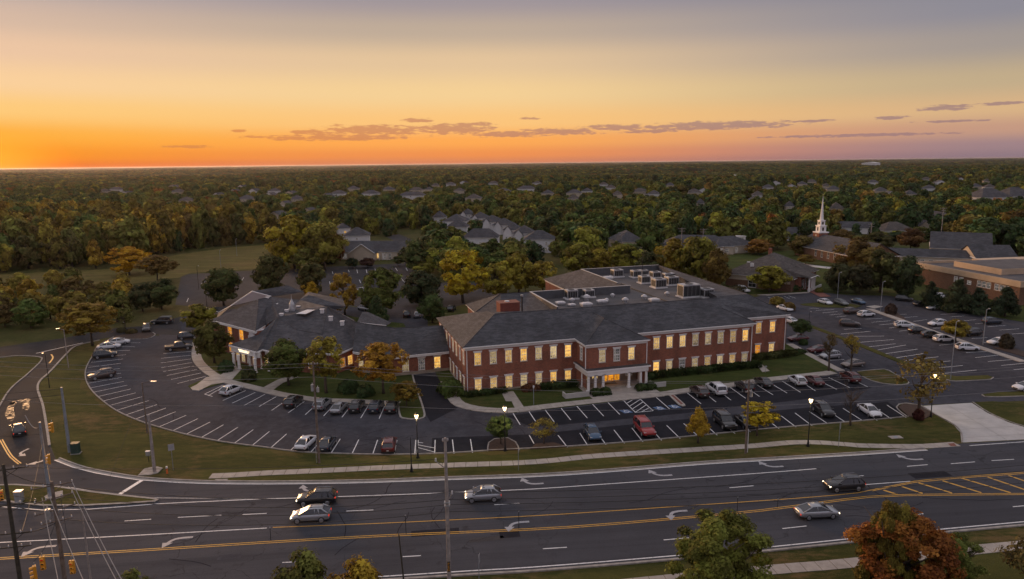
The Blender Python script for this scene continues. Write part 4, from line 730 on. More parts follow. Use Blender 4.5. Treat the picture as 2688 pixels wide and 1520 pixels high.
roofmesh('rear_gable_roof', [[m0, m1, m2], [m0, back(m0, .5, 4, 6.0), back(m1, .5, 4, 4.0), m1]], 'shingle_purple', lb); MB().tube([m1, m2], .09, 5).build('eave_trim', 'white_trim', lb)
ridgecap(lb, [(A1, b_), (A1, R1), (P1, q3), (PM, V2_), (rL, rR), (V3, rL), (PM, V3), (P1, V1), (V1, V2_)])
tr = MB()
for ln, dz in (([a_, b_, c_], .5), ([q0, q1, q2, q3], .3), ([f1, f2, f3], .35), ([cL, cM, cR], .45)):
    for p, q in zip(ln, ln[1:]): tr.face([(p[0], p[1], p[2] - dz), (q[0], q[1], q[2] - dz), (q[0], q[1], q[2] - .02), (p[0], p[1], p[2] - .02)])
    tr.tube([(p[0], p[1], p[2] - .05) for p in ln], .09, 5)
tr.build('fascia', 'white_trim', lb)
lw_ = MB(); ins = lambda p, t, d=.5: (p[0] + t[0] * d, p[1] + t[1] * d)
td = (V2(b_) - V2(a_)).normalized(); tn = (-td.y, td.x); 
wa, wb = ins(a_, tn), ins(b_, tn); wb = (wb[0] - td.x * .5, wb[1] - td.y * .5)
UW = [(6.0, 3.9, 1.7, 2.2), (10.6, 3.9, 1.7, 2.2), (14.6, 3.9, 1.3, 2.2), (6.0, .5, 1.7, 2.2)]
facade(lb, lw_, wa, wb, 0, 6.6, UW, ['window_orange'], hood=False, cols=2, rows=4)
wc = (wb[0] + tn[0] * 9, wb[1] + tn[1] * 9); wd = (wa[0] + tn[0] * 16, wa[1] + tn[1] * 16)
wall(lw_, wb, wc, 0, 6.6); wall(lw_, wc, wd, 0, 6.4); wall(lw_, wd, wa, 0, 6.6)
q_ = [ins(q, (0, 1), 2.6) for q in (q0, q1, q3)]
for p, q in zip(q_, q_[1:]):
    L_ = math.dist(p, q); facade(lb, lw_, p, q, 0, 4.0, [(.5 + 1.9 * i, .5, 1.3, 2.2) for i in range(int((L_ - .6) / 1.9))], ['window_warm', 'window_pale', 'window_dim'], hood=False, cols=2)
fr = [q_[2], ins(f1, (0, 1), .6), ins(f2, (-.3, 1), .6), ins(f3, (-.6, .8), .6), ins(cL, (0, 1), .5)]
for p, q in zip(fr, fr[1:]):
    L_ = math.dist(p, q); facade(lb, lw_, p, q, 0, 3.9, [(.5 + 2.2 * i, .9, 1.5, 1.9) for i in range(int((L_ - .6) / 2.2))], ['window_orange', 'window_bright', 'window_orange'], hood=False, cols=2)
c0 = ins(cL, (0, 1), .5); c1 = ins(cM, (0, 1), .5); c2 = ins(cR, (-.25, .96), .5)
facade(lb, lw_, c0, c1, 0, 3.9, [(1.2, .6, 1.2, 2.3)], ['window_pale'])
L_ = math.dist(c1, c2); cw = [(f * L_, .75, 1.3, 2.35) for f in (.20, .47, .74)]
facade(lb, lw_, c1, c2, 0, 3.9, cw, ['window_pale', 'window_dim', 'window_bright'])
wall(lw_, c2, (c2[0] - 3, c2[1] + 10), 0, 3.9); wall(lw_, (c2[0] - 3, c2[1] + 10), (c0[0], c0[1] + 18), 0, 3.9); wall(lw_, (c0[0], c0[1] + 18), wc, 0, 3.9)
lw_.build('wall', 'brick', lb)
bs = MB()
for p, q in ((c1, c2), (c0, c1)): 
    t = (V2(q) - V2(p)).normalized(); n = Vector((t.y, -t.x)) * .06; bs.prism([tuple(V2(p) + n), tuple(V2(q) + n), q, p], 0, .6)
bs.build('stone_plinth', 'stone_base', lb)
ent = MB()
for p, q in ((q0, q1), (q1, q2), (q2, q3)):
    t = (V2(q) - V2(p)).normalized(); n = Vector((-t.y, t.x)); a, b = V2(p) + n * .45, V2(q) + n * .45; ent.prism([tuple(a), tuple(b), tuple(b + n * .35), tuple(a + n * .35)], 2.95, 4.1, bottom=True)
ent.build('portico_entablature', 'white_trim', lb)
sgn = MB(); t = (V2(q1) - V2(q0)).normalized(); n = Vector((t.y, -t.x)); s0 = V2(q0) + t * 2.6 - n * .43
for r_, (lo, hi) in enumerate(((3.62, 3.85), (3.32, 3.53))):
    x = 0
    while x < 3.6:
        w = rnd.uniform(.14, .24); p = s0 + t * (x + r_ * .25); q = p + t * w; o = n * .03
        if rnd.random() > .12: sgn.face([(*(p + o), lo), (*(q + o), lo), (*(q + o), hi), (*(p + o), hi)])
        x += w + .07
sgn.build('sign_letters', 'sign_glow', lb)
lcol = MB(); lcol.box(-.3, .3, -.3, .3, 0, .22); lcol.cyl((0, 0), .3, .25, .22, 2.75, 16); lcol.box(-.27, .27, -.27, .27, 2.75, 2.96); lcm = lcol.mesh('column', 'white_trim')
for x, y in ((420, 890), (468, 910), (575, 880), (625, 945), (690, 905), (760, 930)): link('column', lcm, lb, (*z3p(x, y, 0)[:2], .05), ang(q0, q1))
def cup():
    p = z3p(972, 340, 9.0); c = MB(); c.box(-.9, .9, -.9, .9, -1.2, .5); c.cyl((0, 0), .95, .8, .5, 1.6, 8); c.cyl((0, 0), .8, .12, 1.6, 3.0, 8); c.cyl((0, 0), .12, .03, 3.0, 4.2, 8)
    c.build('cupola', 'galvanised', lb, loc=p, scale=(.75, .75, .8))
cup()
for x, y, z, nm in ((815, 297, 9.6, 'roof_vent'), (1258, 350, 9.3, 'roof_vent'), (1340, 420, 8.7, 'roof_vent'), (1450, 465, 8.3, 'roof_vent'), (735, 235, 10.6, 'roof_vent'), (920, 355, 8.9, 'roof_vent'), (870, 392, 8.8, 'roof_vent'), (1030, 320, 8.9, 'roof_vent')):
    c = MB(); c.box(-.35, .35, -.3, .3, -.5, .3); c.box(-.45, .45, -.4, .4, .3, .42); c.build(nm, 'vent_white', lb, loc=z3p(x, y, z))
sk = [z3p(1005, 382, 8.95), z3p(1100, 385, 9.0), z3p(1190, 345, 9.25), z3p(1115, 342, 9.2)]
MB().face([(p[0], p[1], p[2] + .12) for p in sk]).build('skylight', 'vent_white', lb)
d_ = z3p(600, 585, 5.5); dm = MB(); dm.box(-.9, .9, -.4, 2.2, -1.2, .95); dm.tube([(-.9, -.5, 0), (-.9, -.5, -1.2)], .12, 6); dm.tube([(.9, -.5, .9), (.9, -.5, -1.2)], .12, 6); dm.face([(-1.1, -.6, 1.0), (1.1, -.6, 1.0), (1.1, 2.4, 1.0), (-1.1, 2.4, 1.0)]); dm.build('dormer', 'white_siding', lb, loc=d_, rz=ang(q0, q1))

# ---------------------------------------------------------------- other buildings
def bldg(name, label, cat, fl, fr_, depth, eave, ridge, wallm, roofm, roof='hip', wins=(), over=.4, trim='white_trim', group=None, panes=('window_dim',), gable_out=None, z=0, sidewins=0, chim=None):
    """fl, fr_: the two ends of the front wall on the ground (metres); the body goes back from the viewer"""
    A, B = V2(fl), V2(fr_); t = (B - A); L_ = t.length; rz = math.atan2(t.y, t.x)
    o = empty(name, (A.x, A.y, z), rz, label, cat, group); w = MB(); P = [(0, 0), (L_, 0), (L_, depth), (0, depth)]
    ops = [(f * L_ - ww / 2, f * L_ + ww / 2, zz, zz + hh) for f, zz, ww, hh in wins]
    wall(w, P[0], P[1], 0, eave, ops)
    for i, (u0, u1, za, zb) in enumerate(ops): window(o, (u0, 0), 0, za, u1 - u0, zb - za, panes[i % len(panes)], 2, 2, False)
    so = [(depth * (i + .5) / sidewins - .5, depth * (i + .5) / sidewins + .5, eave * .45, eave * .45 + 1.3) for i in range(sidewins)]
    for i, j in ((1, 2), (3, 0)):
        wall(w, P[i], P[j], 0, eave, so)
        for u0, u1, za, zb in so: window(o, on(P[i], P[j], u0), ang(P[i], P[j]), za, u1 - u0, zb - za, panes[0], 2, 2, False)
    wall(w, P[2], P[3], 0, eave)
    e_ = over; E0, E1, E2, E3 = (-e_, -e_, eave), (L_ + e_, -e_, eave), (L_ + e_, depth + e_, eave), (-e_, depth + e_, eave)
    if roof == 'hip':
        h = min(L_, depth) / 2 + e_
        if L_ >= depth: r0_, r1_ = (h - e_, depth / 2, ridge), (L_ - h + e_, depth / 2, ridge); F = [[E0, E1, r1_, r0_], [E1, E2, r1_], [E2, E3, r0_, r1_], [E3, E0, r0_]]
        else: r0_, r1_ = (L_ / 2, h - e_, ridge), (L_ / 2, depth - h + e_, ridge); F = [[E0, E1, r0_], [E1, E2, r1_, r0_], [E2, E3, r1_], [E3, E0, r0_, r1_]]
    elif roof == 'gable':                                                    # ridge parallel to the front
        r0_, r1_ = (-e_, depth / 2, ridge), (L_ + e_, depth / 2, ridge); F = [[E0, E1, r1_, r0_], [E2, E3, r0_, r1_]]
        for x in (0, L_): w.face([(x, 0, eave), (x, depth, eave), (x, depth / 2, ridge - .1)])
    else:                                                                     # gable end to the front
        r0_, r1_ = (L_ / 2, -e_, ridge), (L_ / 2, depth + e_, ridge); F = [[E1, E2, r1_, r0_], [E3, E0, r0_, r1_]]
        for y in (0, depth): w.face([(0, y, eave), (L_, y, eave), (L_ / 2, y, ridge - .1)])
    w.build('wall', wallm, o); rf = roofmesh('roof', F, roofm, o)
    tb = MB(); band(tb, P, eave - .28, eave - .02, e_ - .02); tb.build('eave_trim', trim, o)
    if chim: MB().box(chim[0] * L_ - .5, chim[0] * L_ + .5, chim[1] * depth - .4, chim[1] * depth + .4, eave, ridge + 1.2).build('chimney', 'brick', rf)
    return o, L_
def gg(*p): return [G(*q)[:2] for q in p]
# cream gabled office behind
b0, b1 = gg((896, 682), (1100, 682)); o, L_ = bldg('gabled_office', 'cream gabled office with dark roof and lit entrance behind the car park', 'building', b0, b1, 14, 3.6, 7.4, 'cream_siding', 'shingle', 'gable', [(.05, .4, 1.8, 2.3), (.46, .6, 2.2, 2.2), (.56, .1, 1.2, 2.6), (.63, .1, 1.2, 2.6), (.86, .9, 5.2, 1.9)], panes=('window_dim', 'window_warm', 'window_dim', 'window_dim', 'window_dim'))
u = L_ * .31; gw = 5.2
w = MB(); wall(w, (u - gw, -4.5), (u + gw, -4.5), 0, 3.6); wall(w, (u + gw, -4.5), (u + gw, 0), 0, 3.6); wall(w, (u - gw, 0), (u - gw, -4.5), 0, 3.6); w.face([(u - gw, -4.5, 3.6), (u + gw, -4.5, 3.6), (u, -4.5, 7.2)]); w.build('gable_wing', 'cream_siding', o)
roofmesh('gable_roof', [[(u - gw - .5, -5, 3.4), (u, -5, 7.3), (u, 7, 7.3), (u - gw - .5, 1, 3.4)], [(u, -5, 7.3), (u + gw + .5, -5, 3.4), (u + gw + .5, 1, 3.4), (u, 7, 7.3)]], 'shingle', o); MB().tube([(u - gw - .5, -5.05, 3.35), (u, -5.05, 7.25), (u + gw + .5, -5.05, 3.35)], .16, 5).build('gable_trim', 'white_trim', o)
for f in (.5, .545, .6): MB().cyl((L_ * f, -1.2), .14, .14, 0, 2.9, 8).build('column', 'white_trim', o)
for f in (.52, .6, .04): window(o, (L_ * f, -.02), 0, 2.75, 1.5, .55, 'window_bright', 1, 1, False, 'lit_transom', False)
bldg('white_house', 'white two storey house with grey hip roof behind the gabled office', 'house', *gg((905, 655), (971, 653)), 11, 6.6, 10.2, 'white_siding', 'shingle', 'hip', [(.5, 4.6, .9, .9)], panes=('window_dim',))
bldg('white_house', 'small white house with one lit window and pyramid roof', 'house', *gg((890, 632), (921, 630)), 6, 6.6, 9.2, 'white_siding', 'shingle', 'hip', [(.55, 3.9, 1.2, 1.2)], panes=('window_bright',))
# townhouses
for i, (x0, x1, y, ev, lbx) in enumerate([(1375, 1454, 664, 6.2, 'nearest pale townhouse with a plain hip roof at the end of the row'), (1346, 1402, 642, 5.6, 'second townhouse from the near end of the gabled row'), (1320, 1368, 632, 5.6, 'third townhouse from the near end with a white front gable'), (1292, 1348, 616, 5.4, 'middle townhouse of the gabled row'), (1262, 1317, 606, 5.4, 'townhouse with a lit yellow window in the gabled row'), (1235, 1280, 594, 5.4, 'sixth townhouse from the near end, blue grey roof'), (1208, 1240, 584, 5.6, 'farthest townhouse at the top of the gabled row')]):
    A, B = gg((x0, y), (x1, y)); o, L_ = bldg('townhouse', lbx, 'house', A, B, 11, ev, ev + 3.6, 'white_siding', 'shingle_purple' if i % 2 else 'shingle', 'hip', [(.25, 1, 1.1, 1.5), (.75, 1, 1.1, 1.5), (.75, 3.7, 1.1, 1.3), (.3, 3.7, 1.1, 1.3)], group='townhouses in the gabled row', panes=('window_dim', 'window_dim', 'window_bright' if i == 4 else 'window_dim'))
    if i:
        gx = L_ * .28; MB().face([(gx - 2.2, -1.2, ev - .8), (gx + 2.2, -1.2, ev - .8), (gx, -1.2, ev + 2.0)]).box(gx - 2, gx + 2, -1.18, 0, 0, ev - .8).build('front_gable', 'white_siding', o)
        roofmesh('gable_roof', [[(gx - 2.5, -1.5, ev - 1), (gx, -1.5, ev + 2.2), (gx, 4, ev + 2.2), (gx - 2.5, 1, ev - 1)], [(gx, -1.5, ev + 2.2), (gx + 2.5, -1.5, ev - 1), (gx + 2.5, 1, ev - 1), (gx, 4, ev + 2.2)]], 'shingle_purple', o)
for x0, x1, y, d, ev, lbx in ((1162, 1222, 603, 16, 5.2, 'wide grey hip roofed house left of the townhouse row'), (1135, 1165, 590, 10, 5, 'small brown roofed house beside the wide grey one'), (1215, 1306, 648, 9, 4.6, 'long grey roofed terrace facing the townhouse row'), (1172, 1225, 618, 10, 4.8, 'grey roofed terrace end behind the long terrace')):
    bldg('terrace_house', lbx, 'house', *gg((x0, y), (x1, y)), d, ev, ev + 4, 'white_siding', 'shingle_purple', 'hip', [(.2, 1, 1.2, 1.4), (.5, 1, 1.2, 1.4), (.8, 1, 1.2, 1.4)])
# hip roofed hall with columned porch
hA, hB = (69.5, 226.0), (85.5, 212.5); hd = (V2(hB) - V2(hA)).normalized(); hn = Vector((-hd.y, hd.x))
o, L_ = bldg('brick_hall', 'brown brick hall with broad brown hip roof and white porch', 'building', hA, hB, 24, 4.2, 10.2, 'brick_brown', 'shingle_brown', 'hip', [(.42, .3, 2.6, 2.6)], over=.7, panes=('dark_glass',), chim=(.42, .6), sidewins=0)
MB().box(.6, L_ - .3, -.06, -.01, 2.4, 3.9).build('sign_band', 'cream_siding', o)
for x, y in ((L_ * .25, 5.5), (L_ * .35, 3)): MB().box(x - .5, x + .5, y - .3, y + .3, 6.5, 7.6).build('roof_vent', 'vent_white', o)
hn_ = (V2(hB) - V2(hA)).normalized(); hn_ = Vector((-hn_.y, hn_.x)); _pl = V2(hB) + hn_ * 3.5 + Vector((hn_.y, -hn_.x)) * 4.2
pg = empty('hall_porch', (_pl.x, _pl.y, 0), math.atan2(hn_.y, hn_.x), 'white columned porch with brick arches beside the hall', 'porch')
PW, PD = 12.0, 6.0
w = MB(); wall(w, (0, 2.5), (PW, 2.5), 0, 4.4, [(1.0, 3.0, .6, 3.4), (3.9, 5.1, .1, 3.6), (6.0, 8.0, .6, 3.4)]); wall(w, (PW, 2.5), (PW, PD), 0, 4.4); wall(w, (0, PD), (0, 2.5), 0, 4.4); w.build('wall', 'brick', pg)
for x0, x1, h in ((1.0, 3.0, 2.8), (3.9, 5.1, 3.5), (6.0, 8.0, 2.8)): window(pg, (x0, 2.5), 0, .6 if h < 3 else .1, x1 - x0, h, 'dark_glass', 2, 2, False, 'arched_window', False)
roofmesh('porch_roof', [[(-.8, -.6, 4.6), (5.6, -.6, 4.6), (4.5, 5, 7.0), (0, 8, 6.6)], [(5.6, -.6, 4.6), (PW + .8, .8, 3.1), (PW + .8, PD, 3.1), (4.5, PD, 7.0), (4.5, 5, 7.0)], [(-.8, -.6, 4.6), (0, 8, 6.6), (-.8, PD, 4.6)]], 'shingle_brown', pg)
MB().tube([(-.8, -.65, 4.5), (5.6, -.65, 4.5), (PW + .8, .75, 3.0)], .17, 5).build('fascia', 'white_trim', pg)
for x in (.2, 2.6, 4.0, 5.2): MB().box(x - .3, x + .3, -.3, .3, .1, 1.0).box(x - .2, x + .2, -.2, .2, 1.0, 4.5).build('column', 'white_trim', pg)
MB().box(-.3, 2.3, -.2, .1, .1, 1.0).box(5.4, PW, -.2, .1, .1, .9).build('low_wall', 'white_siding', pg)
# church
cA, cB = G(2118, 676)[:2], G(2216, 698)[:2]; cd = (V2(cB) - V2(cA)).normalized(); cA = V2(cB) - cd * 34
o, L_ = bldg('church', 'brick church with grey gable roof and slender white steeple', 'church', cA, V2(cB) + cd * 8, 17, 4.4, 9.2, 'brick_brown', 'shingle', 'gable', [(.36 + .1 * i, 1.4, 1.3, 2.6) for i in range(6)], over=.6, panes=('dark_glass',))
tx, ty = 4.6, 8.5
MB().box(tx - 2.1, tx + 2.1, ty - 2.1, ty + 2.1, 6, 9.7).build('tower', 'brick', o)
s_ = MB(); s_.box(tx - 2.3, tx + 2.3, ty - 2.3, ty + 2.3, 9.7, 10.15); s_.box(tx - 1.45, tx + 1.45, ty - 1.45, ty + 1.45, 10.15, 12.5); s_.box(tx - 1.65, tx + 1.65, ty - 1.65, ty + 1.65, 12.5, 12.8); s_.box(tx - 1.05, tx + 1.05, ty - 1.05, ty + 1.05, 12.8, 14.7); s_.box(tx - 1.2, tx + 1.2, ty - 1.2, ty + 1.2, 14.7, 15.0); st_ = s_.build('belfry', 'white_trim', o)
for zz, r_, hh in ((10.6, 1.45, 1.4), (13.2, 1.05, 1.1)):
    for q in range(4):
        a = q * math.pi / 2; m_ = MB().box(-.4, .4, -.04, -.01, 0, hh); m_.build('louvre', 'dark_glass', st_, loc=(tx + r_ * math.sin(a), ty - r_ * math.cos(a), zz), rz=a)
s_ = MB().cyl((tx, ty), .78, .03, 15.0, 25.0, 8); s_.build('spire', 'white_trim', o); MB().tube([(tx, ty, 24.9), (tx, ty, 26.0)], .05, 5).build('finial', 'steel_grey', o)
MB().cyl((0, 0), .5, .5, 0, .05, 16).build('rose_window', 'cream_siding', o, loc=(tx, ty - 2.12, 8.7)).rotation_euler = (math.pi / 2, 0, 0)
# flat roofed brick building at right
fA, fB = (131.8, 229.0), (138.6, 189.0)
fd = (V2(fB) - V2(fA)).normalized(); o = empty('flat_roofed_building', (*fA, 0), math.atan2(fd.y, fd.x), 'flat roofed brown brick building with broad beige parapet', 'building'); FL = math.dist(fA, fB); FD = 60
w = MB(); wins = [(17.5, 3.0, 1.5, 1.7), (19.6, 3.0, 1.5, 1.7), (22.6, 3.0, 1.5, 1.2), (26.2, 3.0, 1.5, 1.8), (27.9, 3.0, 1.5, 1.8), (29.6, 3.0, 1.5, 1.8), (32.3, 3.0, 1.5, 1.8), (34.0, 3.0, 1.5, 1.8), (35.7, 3.0, 1.5, 1.8)]
wins = [q for q in wins if q[0] + q[2] < FL - .5]
wall(w, (0, 0), (FL, 0), 0, 5.2, [(u, u + a, z, z + h) for u, z, a, h in wins])
for u, z, a, h in wins: window(o, (u, 0), 0, z, a, h, 'window_dim', 1, 2, False)
wins2 = [(3 + 3.6 * i, z, 1.6, 1.7) for i in range(8) for z in (.7, 3.0)]
wall(w, (FL, 0), (FL, FD), 0, 5.2, [(u, u + a, z, z + h) for u, z, a, h in wins2])
for u, z, a, h in wins2: window(o, (FL, u), math.pi / 2, z, a, h, 'window_dim', 1, 2, False)
wall(w, (FL, FD), (0, FD), 0, 5.2); wall(w, (0, FD), (0, 0), 0, 5.2); w.build('wall', 'brick_brown', o)
w = MB(); band(w, [(0, 0), (FL, 0), (FL, FD), (0, FD)], 5.1, 6.7, .25); band(w, [(.3, .3), (.3, FD - .3), (FL - .3, FD - .3), (FL - .3, .3)][::-1], 5.9, 6.7, -.3); w.build('parapet', 'beige_band', o)
MB().face([(.2, .2, 6.0), (FL - .2, .2, 6.0), (FL - .2, FD - .2, 6.0), (.2, FD - .2, 6.0)]).build('roof', 'membrane', o)
w = MB(); w.box(8, 26, 8, 30, 6.0, 7.7); w.build('penthouse', 'beige_band', o); MB().box(8.3, 25.7, 8.3, 29.7, 7.71, 7.75).build('penthouse_roof', 'membrane', o); MB().box(2, 7, 20, 44, 6, 7.3).build('roof_block', 'beige_band', o)
# long low clinic, gabled halls, far right houses
for nm, lbx, ct, a, b, d, ev, rg_, wm_, rm_, rf_, wn in (
    ('long_low_building', 'long low beige building with grey roof behind the yellow trees', 'building', (1735, 664), (1925, 668), 16, 3.6, 7.5, 'cream_siding', 'shingle', 'hip', [(.1 + .09 * i, .8, 1.6, 1.6) for i in range(10)]),
    ('clinic_wing', 'beige wing with white dormer and porch at its right end', 'building', (1880, 669), (1985, 662), 14, 3.6, 7.0, 'cream_siding', 'shingle', 'hip', [(.12, .3, 1.5, 2.4), (.26, .3, 1.5, 2.4), (.5, .3, 1.5, 2.4), (.8, .3, 2.5, 2.2)]),
    ('green_roof_hall', 'cream hall with dark green hip roof between wooden poles', 'building', (1622, 656), (1692, 654), 16, 3.8, 8.2, 'cream_siding', 'shingle', 'hip', [(.3, .8, 1.4, 1.5), (.7, .8, 1.4, 1.5)]),
    ('school_hall', 'large gabled hall with blue grey roof and cream walls', 'building', (2440, 682), (2600, 690), 22, 5.0, 10.5, 'cream_siding', 'shingle', 'gable', [(.2, 1, 2, 2), (.5, 1, 2, 2), (.75, 1, 2, 2)]),
    ('school_wing', 'low cream wing with dark roof before the gabled hall', 'building', (2330, 692), (2560, 702), 9, 3.4, 5.8, 'cream_siding', 'shingle', 'gable', [(.3 + .1 * i, .8, 1.4, 1.4) for i in range(6)]),
    ('gabled_annex', 'cream annex with its gable end to the right behind the flat roof', 'building', (2560, 705), (2668, 706), 14, 4.0, 8.0, 'cream_siding', 'shingle', 'gable', []),
    ('brown_roof_house', 'house with brown roof and white garage behind the church trees', 'house', (2322, 624), (2400, 622), 12, 3.6, 7.6, 'white_siding', 'shingle_brown', 'hip', [(.3, .6, 2.4, 2)]),
    ('grey_roof_house', 'low grey roofed house right of the steeple', 'house', (2192, 612), (2290, 615), 12, 3.2, 6.2, 'white_siding', 'shingle', 'gable', [(.3, .8, 1.4, 1.4), (.6, .8, 1.4, 1.4)]),
    ('grey_roof_house', 'grey roofed house glimpsed just left of the steeple', 'house', (2066, 632), (2112, 633), 12, 3.2, 6.4, 'white_siding', 'shingle', 'gable', []),
    ('gable_cottage', 'cream gable cottage between the church trees and the far pole', 'house', (2412, 612), (2448, 612), 12, 3.4, 7.0, 'cream_siding', 'shingle', 'front', [(.5, .8, 1.6, 1.6)]),
    ('gable_cottage', 'grey gabled cottage right of the far utility pole', 'house', (2455, 598), (2500, 598), 14, 4, 9, 'white_siding', 'shingle_purple', 'front', [(.5, .8, 1.6, 1.6)]),
    ('hill_house', 'large grey roofed house at the upper right above the trees', 'house', (2575, 544), (2655, 542), 20, 8, 15, 'white_siding', 'shingle_purple', 'hip', [(.2, 4.5, 2, 2), (.8, 4.5, 2, 2)]),
    ('hill_house', 'grey roofed house cut by the right edge of the picture', 'house', (2648, 540), (2720, 538), 20, 8, 15, 'white_siding', 'shingle_purple', 'hip', [(.2, 4.5, 2, 2)]),
    ('long_white_building', 'long low white building far off at centre right', 'building', (1590, 480), (1672, 478), 40, 9, 11, 'white_siding', 'vent_white', 'gable', []),
    ('long_white_building', 'pale flat far building left of the playing field', 'building', (1905, 476), (1945, 475), 40, 10, 12, 'white_siding', 'vent_white', 'gable', []),
    ('long_white_building', 'tiny white far building below the right horizon', 'building', (2296, 440), (2310, 439.5), 60, 22, 26, 'white_siding', 'vent_white', 'gable', [])):
    bldg(nm, lbx, ct, *gg(a, b), d, ev, rg_, wm_, rm_, rf_, wn)
dm = empty('porch_dormer', (*G(1945, 650)[:2], 0), RAD(-8), 'small white dormer with lattice over the clinic porch', 'dormer'); MB().box(-1.9, 1.9, 0, 3, 3.0, 5.2).build('face', 'white_trim', dm); MB().box(-1.0, 1.0, -.05, 0, 3.6, 4.7).build('window', 'window_dim', dm); MB().box(-2.2, 2.2, -.3, 3.2, 5.2, 5.35).build('roof', 'white_trim', dm)
# playing field far off
sheet('playing_field', gp([(2150, 485), (2275, 483), (2270, 490), (2160, 493)]), .05, 'field_grass', label='pale green playing field far off at right')
HOUSES = [(464, 497, 541, 'white wide house at the far edge of the left wood'), (622, 659, 536, 'grey roofed house left of the suburb trees'), (693, 718, 526, 'small roof among trees left of centre'), (696, 745, 592, 'white hip roofed house left above the big yellow tree'), (726, 760, 556, 'grey roof peeping out behind the white hip house'), (786, 826, 580, 'two storey brown roofed house behind the yellow tree'), (760, 787, 536, 'steep roofed house left of the far roofs'), (865, 902, 520, 'grey roofed house on the far suburb street'), (949, 990, 520, 'pair of roofs on the far suburb street'), (1045, 1111, 526, 'long grey roof on the far suburb street'), (1114, 1132, 508, 'tiny white house right of the long grey roof'), (1290, 1342, 515, 'grey roofed house above the townhouse row'), (1357, 1402, 506, 'brown roofed house above the dense trees'), (1490, 1517, 536, 'roof tip among the dense central trees'), (1828, 1850, 551, 'small white gable left of the red tree'), (2062, 2084, 560, 'pale house half hidden left of the steeple'), (1968, 2004, 541, 'small white house in the right wood'), (555, 580, 527, 'small pale roof at the left suburb edge'), (1190, 1215, 512, 'pale gable above the terrace'), (1130, 1150, 496, 'far pale roof near the centre'), (1420, 1450, 520, 'faint roof right of the brown one'), (840, 868, 530, 'low roof by the far street'), (910, 935, 505, 'higher far roof in the suburb'), (1000, 1030, 508, 'far roof beside the long one'), (600, 622, 515, 'far roof left in the suburb'), (2180, 2215, 566, 'pale house behind the steeple at right')]
rh = random.Random(5); FH = []
while len(FH) < 78:
    u = rh.uniform(250, 1620) if rh.random() < .68 else rh.uniform(1650, 2650); v = rh.uniform(470, 535) + (1344 - u) * .006
    if all(abs(u - a) > 24 or abs(v - b) > 9 for a, b in FH) and all(not (h[0] - 25 < u < h[1] + 25 and abs(v - h[2]) < 14) for h in HOUSES): FH.append((u, v))
FH.sort()
for i, (u, v) in enumerate(FH):
    zc = PX(G(u, v))[2]; w_ = rh.uniform(11, 19) * FPX / zc / 2; HOUSES.append((u - w_, u + w_, v, ('%d%s' % (i + 1, 'st' if i % 10 == 0 and i != 10 else 'nd' if i % 10 == 1 and i != 11 else 'rd' if i % 10 == 2 and i != 12 else 'th')) + ' small far house from the left among the suburb treetops'))
for x0, x1, y, lbx in HOUSES:
    A, B = gg((x0, y), (x1, y)); L_ = math.dist(A, B); x0 = int(x0)
    bldg('suburban_house', lbx, 'house', A, B, min(14, L_), 5.5, 9.5, 'white_siding' if x0 % 2 else 'cream_siding', ('shingle', 'shingle_purple', 'shingle_brown')[x0 % 3], 'hip' if x0 % 3 else 'front', [(.3, 1.2, 1.6, 1.6), (.7, 1.2, 1.6, 1.6), (.5, 3.6, 1.4, 1.3)] if y > 512 and 'small far' not in lbx else [], group='houses in the far suburb')

# ================================================================ vehicles
def carpaint(name, c, rough=.28, metal=.0):
    m, t, b = newmat(name); n = noise(t, 1.2, 3, .6)
    t.links.new(mix(mth('MULTIPLY', n, .35, tree=t), c, tuple(v * .7 for v in c), t), b.inputs['Base Color']); b.inputs['Roughness'].default_value = rough; b.inputs['Metallic'].default_value = metal; b.inputs['Coat Weight'].default_value = .6; b.inputs['Coat Roughness'].default_value = .08
for n_, c in dict(white=(.72, .72, .74), black=(.014, .014, .016), darkgrey=(.055, .058, .064), silver=(.36, .37, .39), maroon=(.10, .012, .014), red=(.34, .018, .02), blue=(.05, .10, .17), navy=(.018, .028, .045), tan=(.22, .185, .16), brown=(.075, .05, .042), greygreen=(.14, .15, .14)).items():
    carpaint('paint_' + n_, c, .3, .55 if n_ in ('silver', 'tan', 'darkgrey', 'greygreen', 'blue') else 0)
simple('tyre', (.018, .018, .018), .85, var=.2); simple('rim', (.42, .42, .44), .35, .7, var=.2); simple('car_glass', (.016, .019, .024), .06, var=.2, spec=.9); simple('car_trim', (.02, .02, .021), .6, var=.2); simple('headlamp', (.55, .55, .55), .15, var=.1); simple('tail_red', (.22, .01, .01), .25, var=.2); simple('plate_white', (.6, .6, .58), .5, var=.1)
emit('headlamp_lit', (1, .84, .58), 3); emit('tail_lit', (.9, .05, .02), .5)
def loft(mb, stations, ring, m=0, caps=True):
    i0 = len(mb.v); n = None
    for s_ in stations:
        r = ring(*s_); n = len(r); mb.v += r
    for k in range(len(stations) - 1):
        for q in range(n): a = i0 + k * n; mb.f.append((a + q, a + (q + 1) % n, a + n + (q + 1) % n, a + n + q)); mb.m.append(m)
    if caps: mb.f.append(tuple(range(i0 + n - 1, i0 - 1, -1))); mb.m.append(m); mb.f.append(tuple(range(i0 + (len(stations) - 1) * n, i0 + len(stations) * n))); mb.m.append(m)
def bring(x, w, zb, zs, zt):
    h = [(0, zb), (.72 * w, zb), (.93 * w, zb + .06), (w, zb + .2), (1.0 * w, (zb + zs) / 2 + .08), (.965 * w, zs - .05), (.90 * w, zs), (.5 * w, zt), (0, zt + .012)]
    return [(x, y, z) for y, z in h] + [(x, -y, z) for y, z in h[-2:0:-1]]
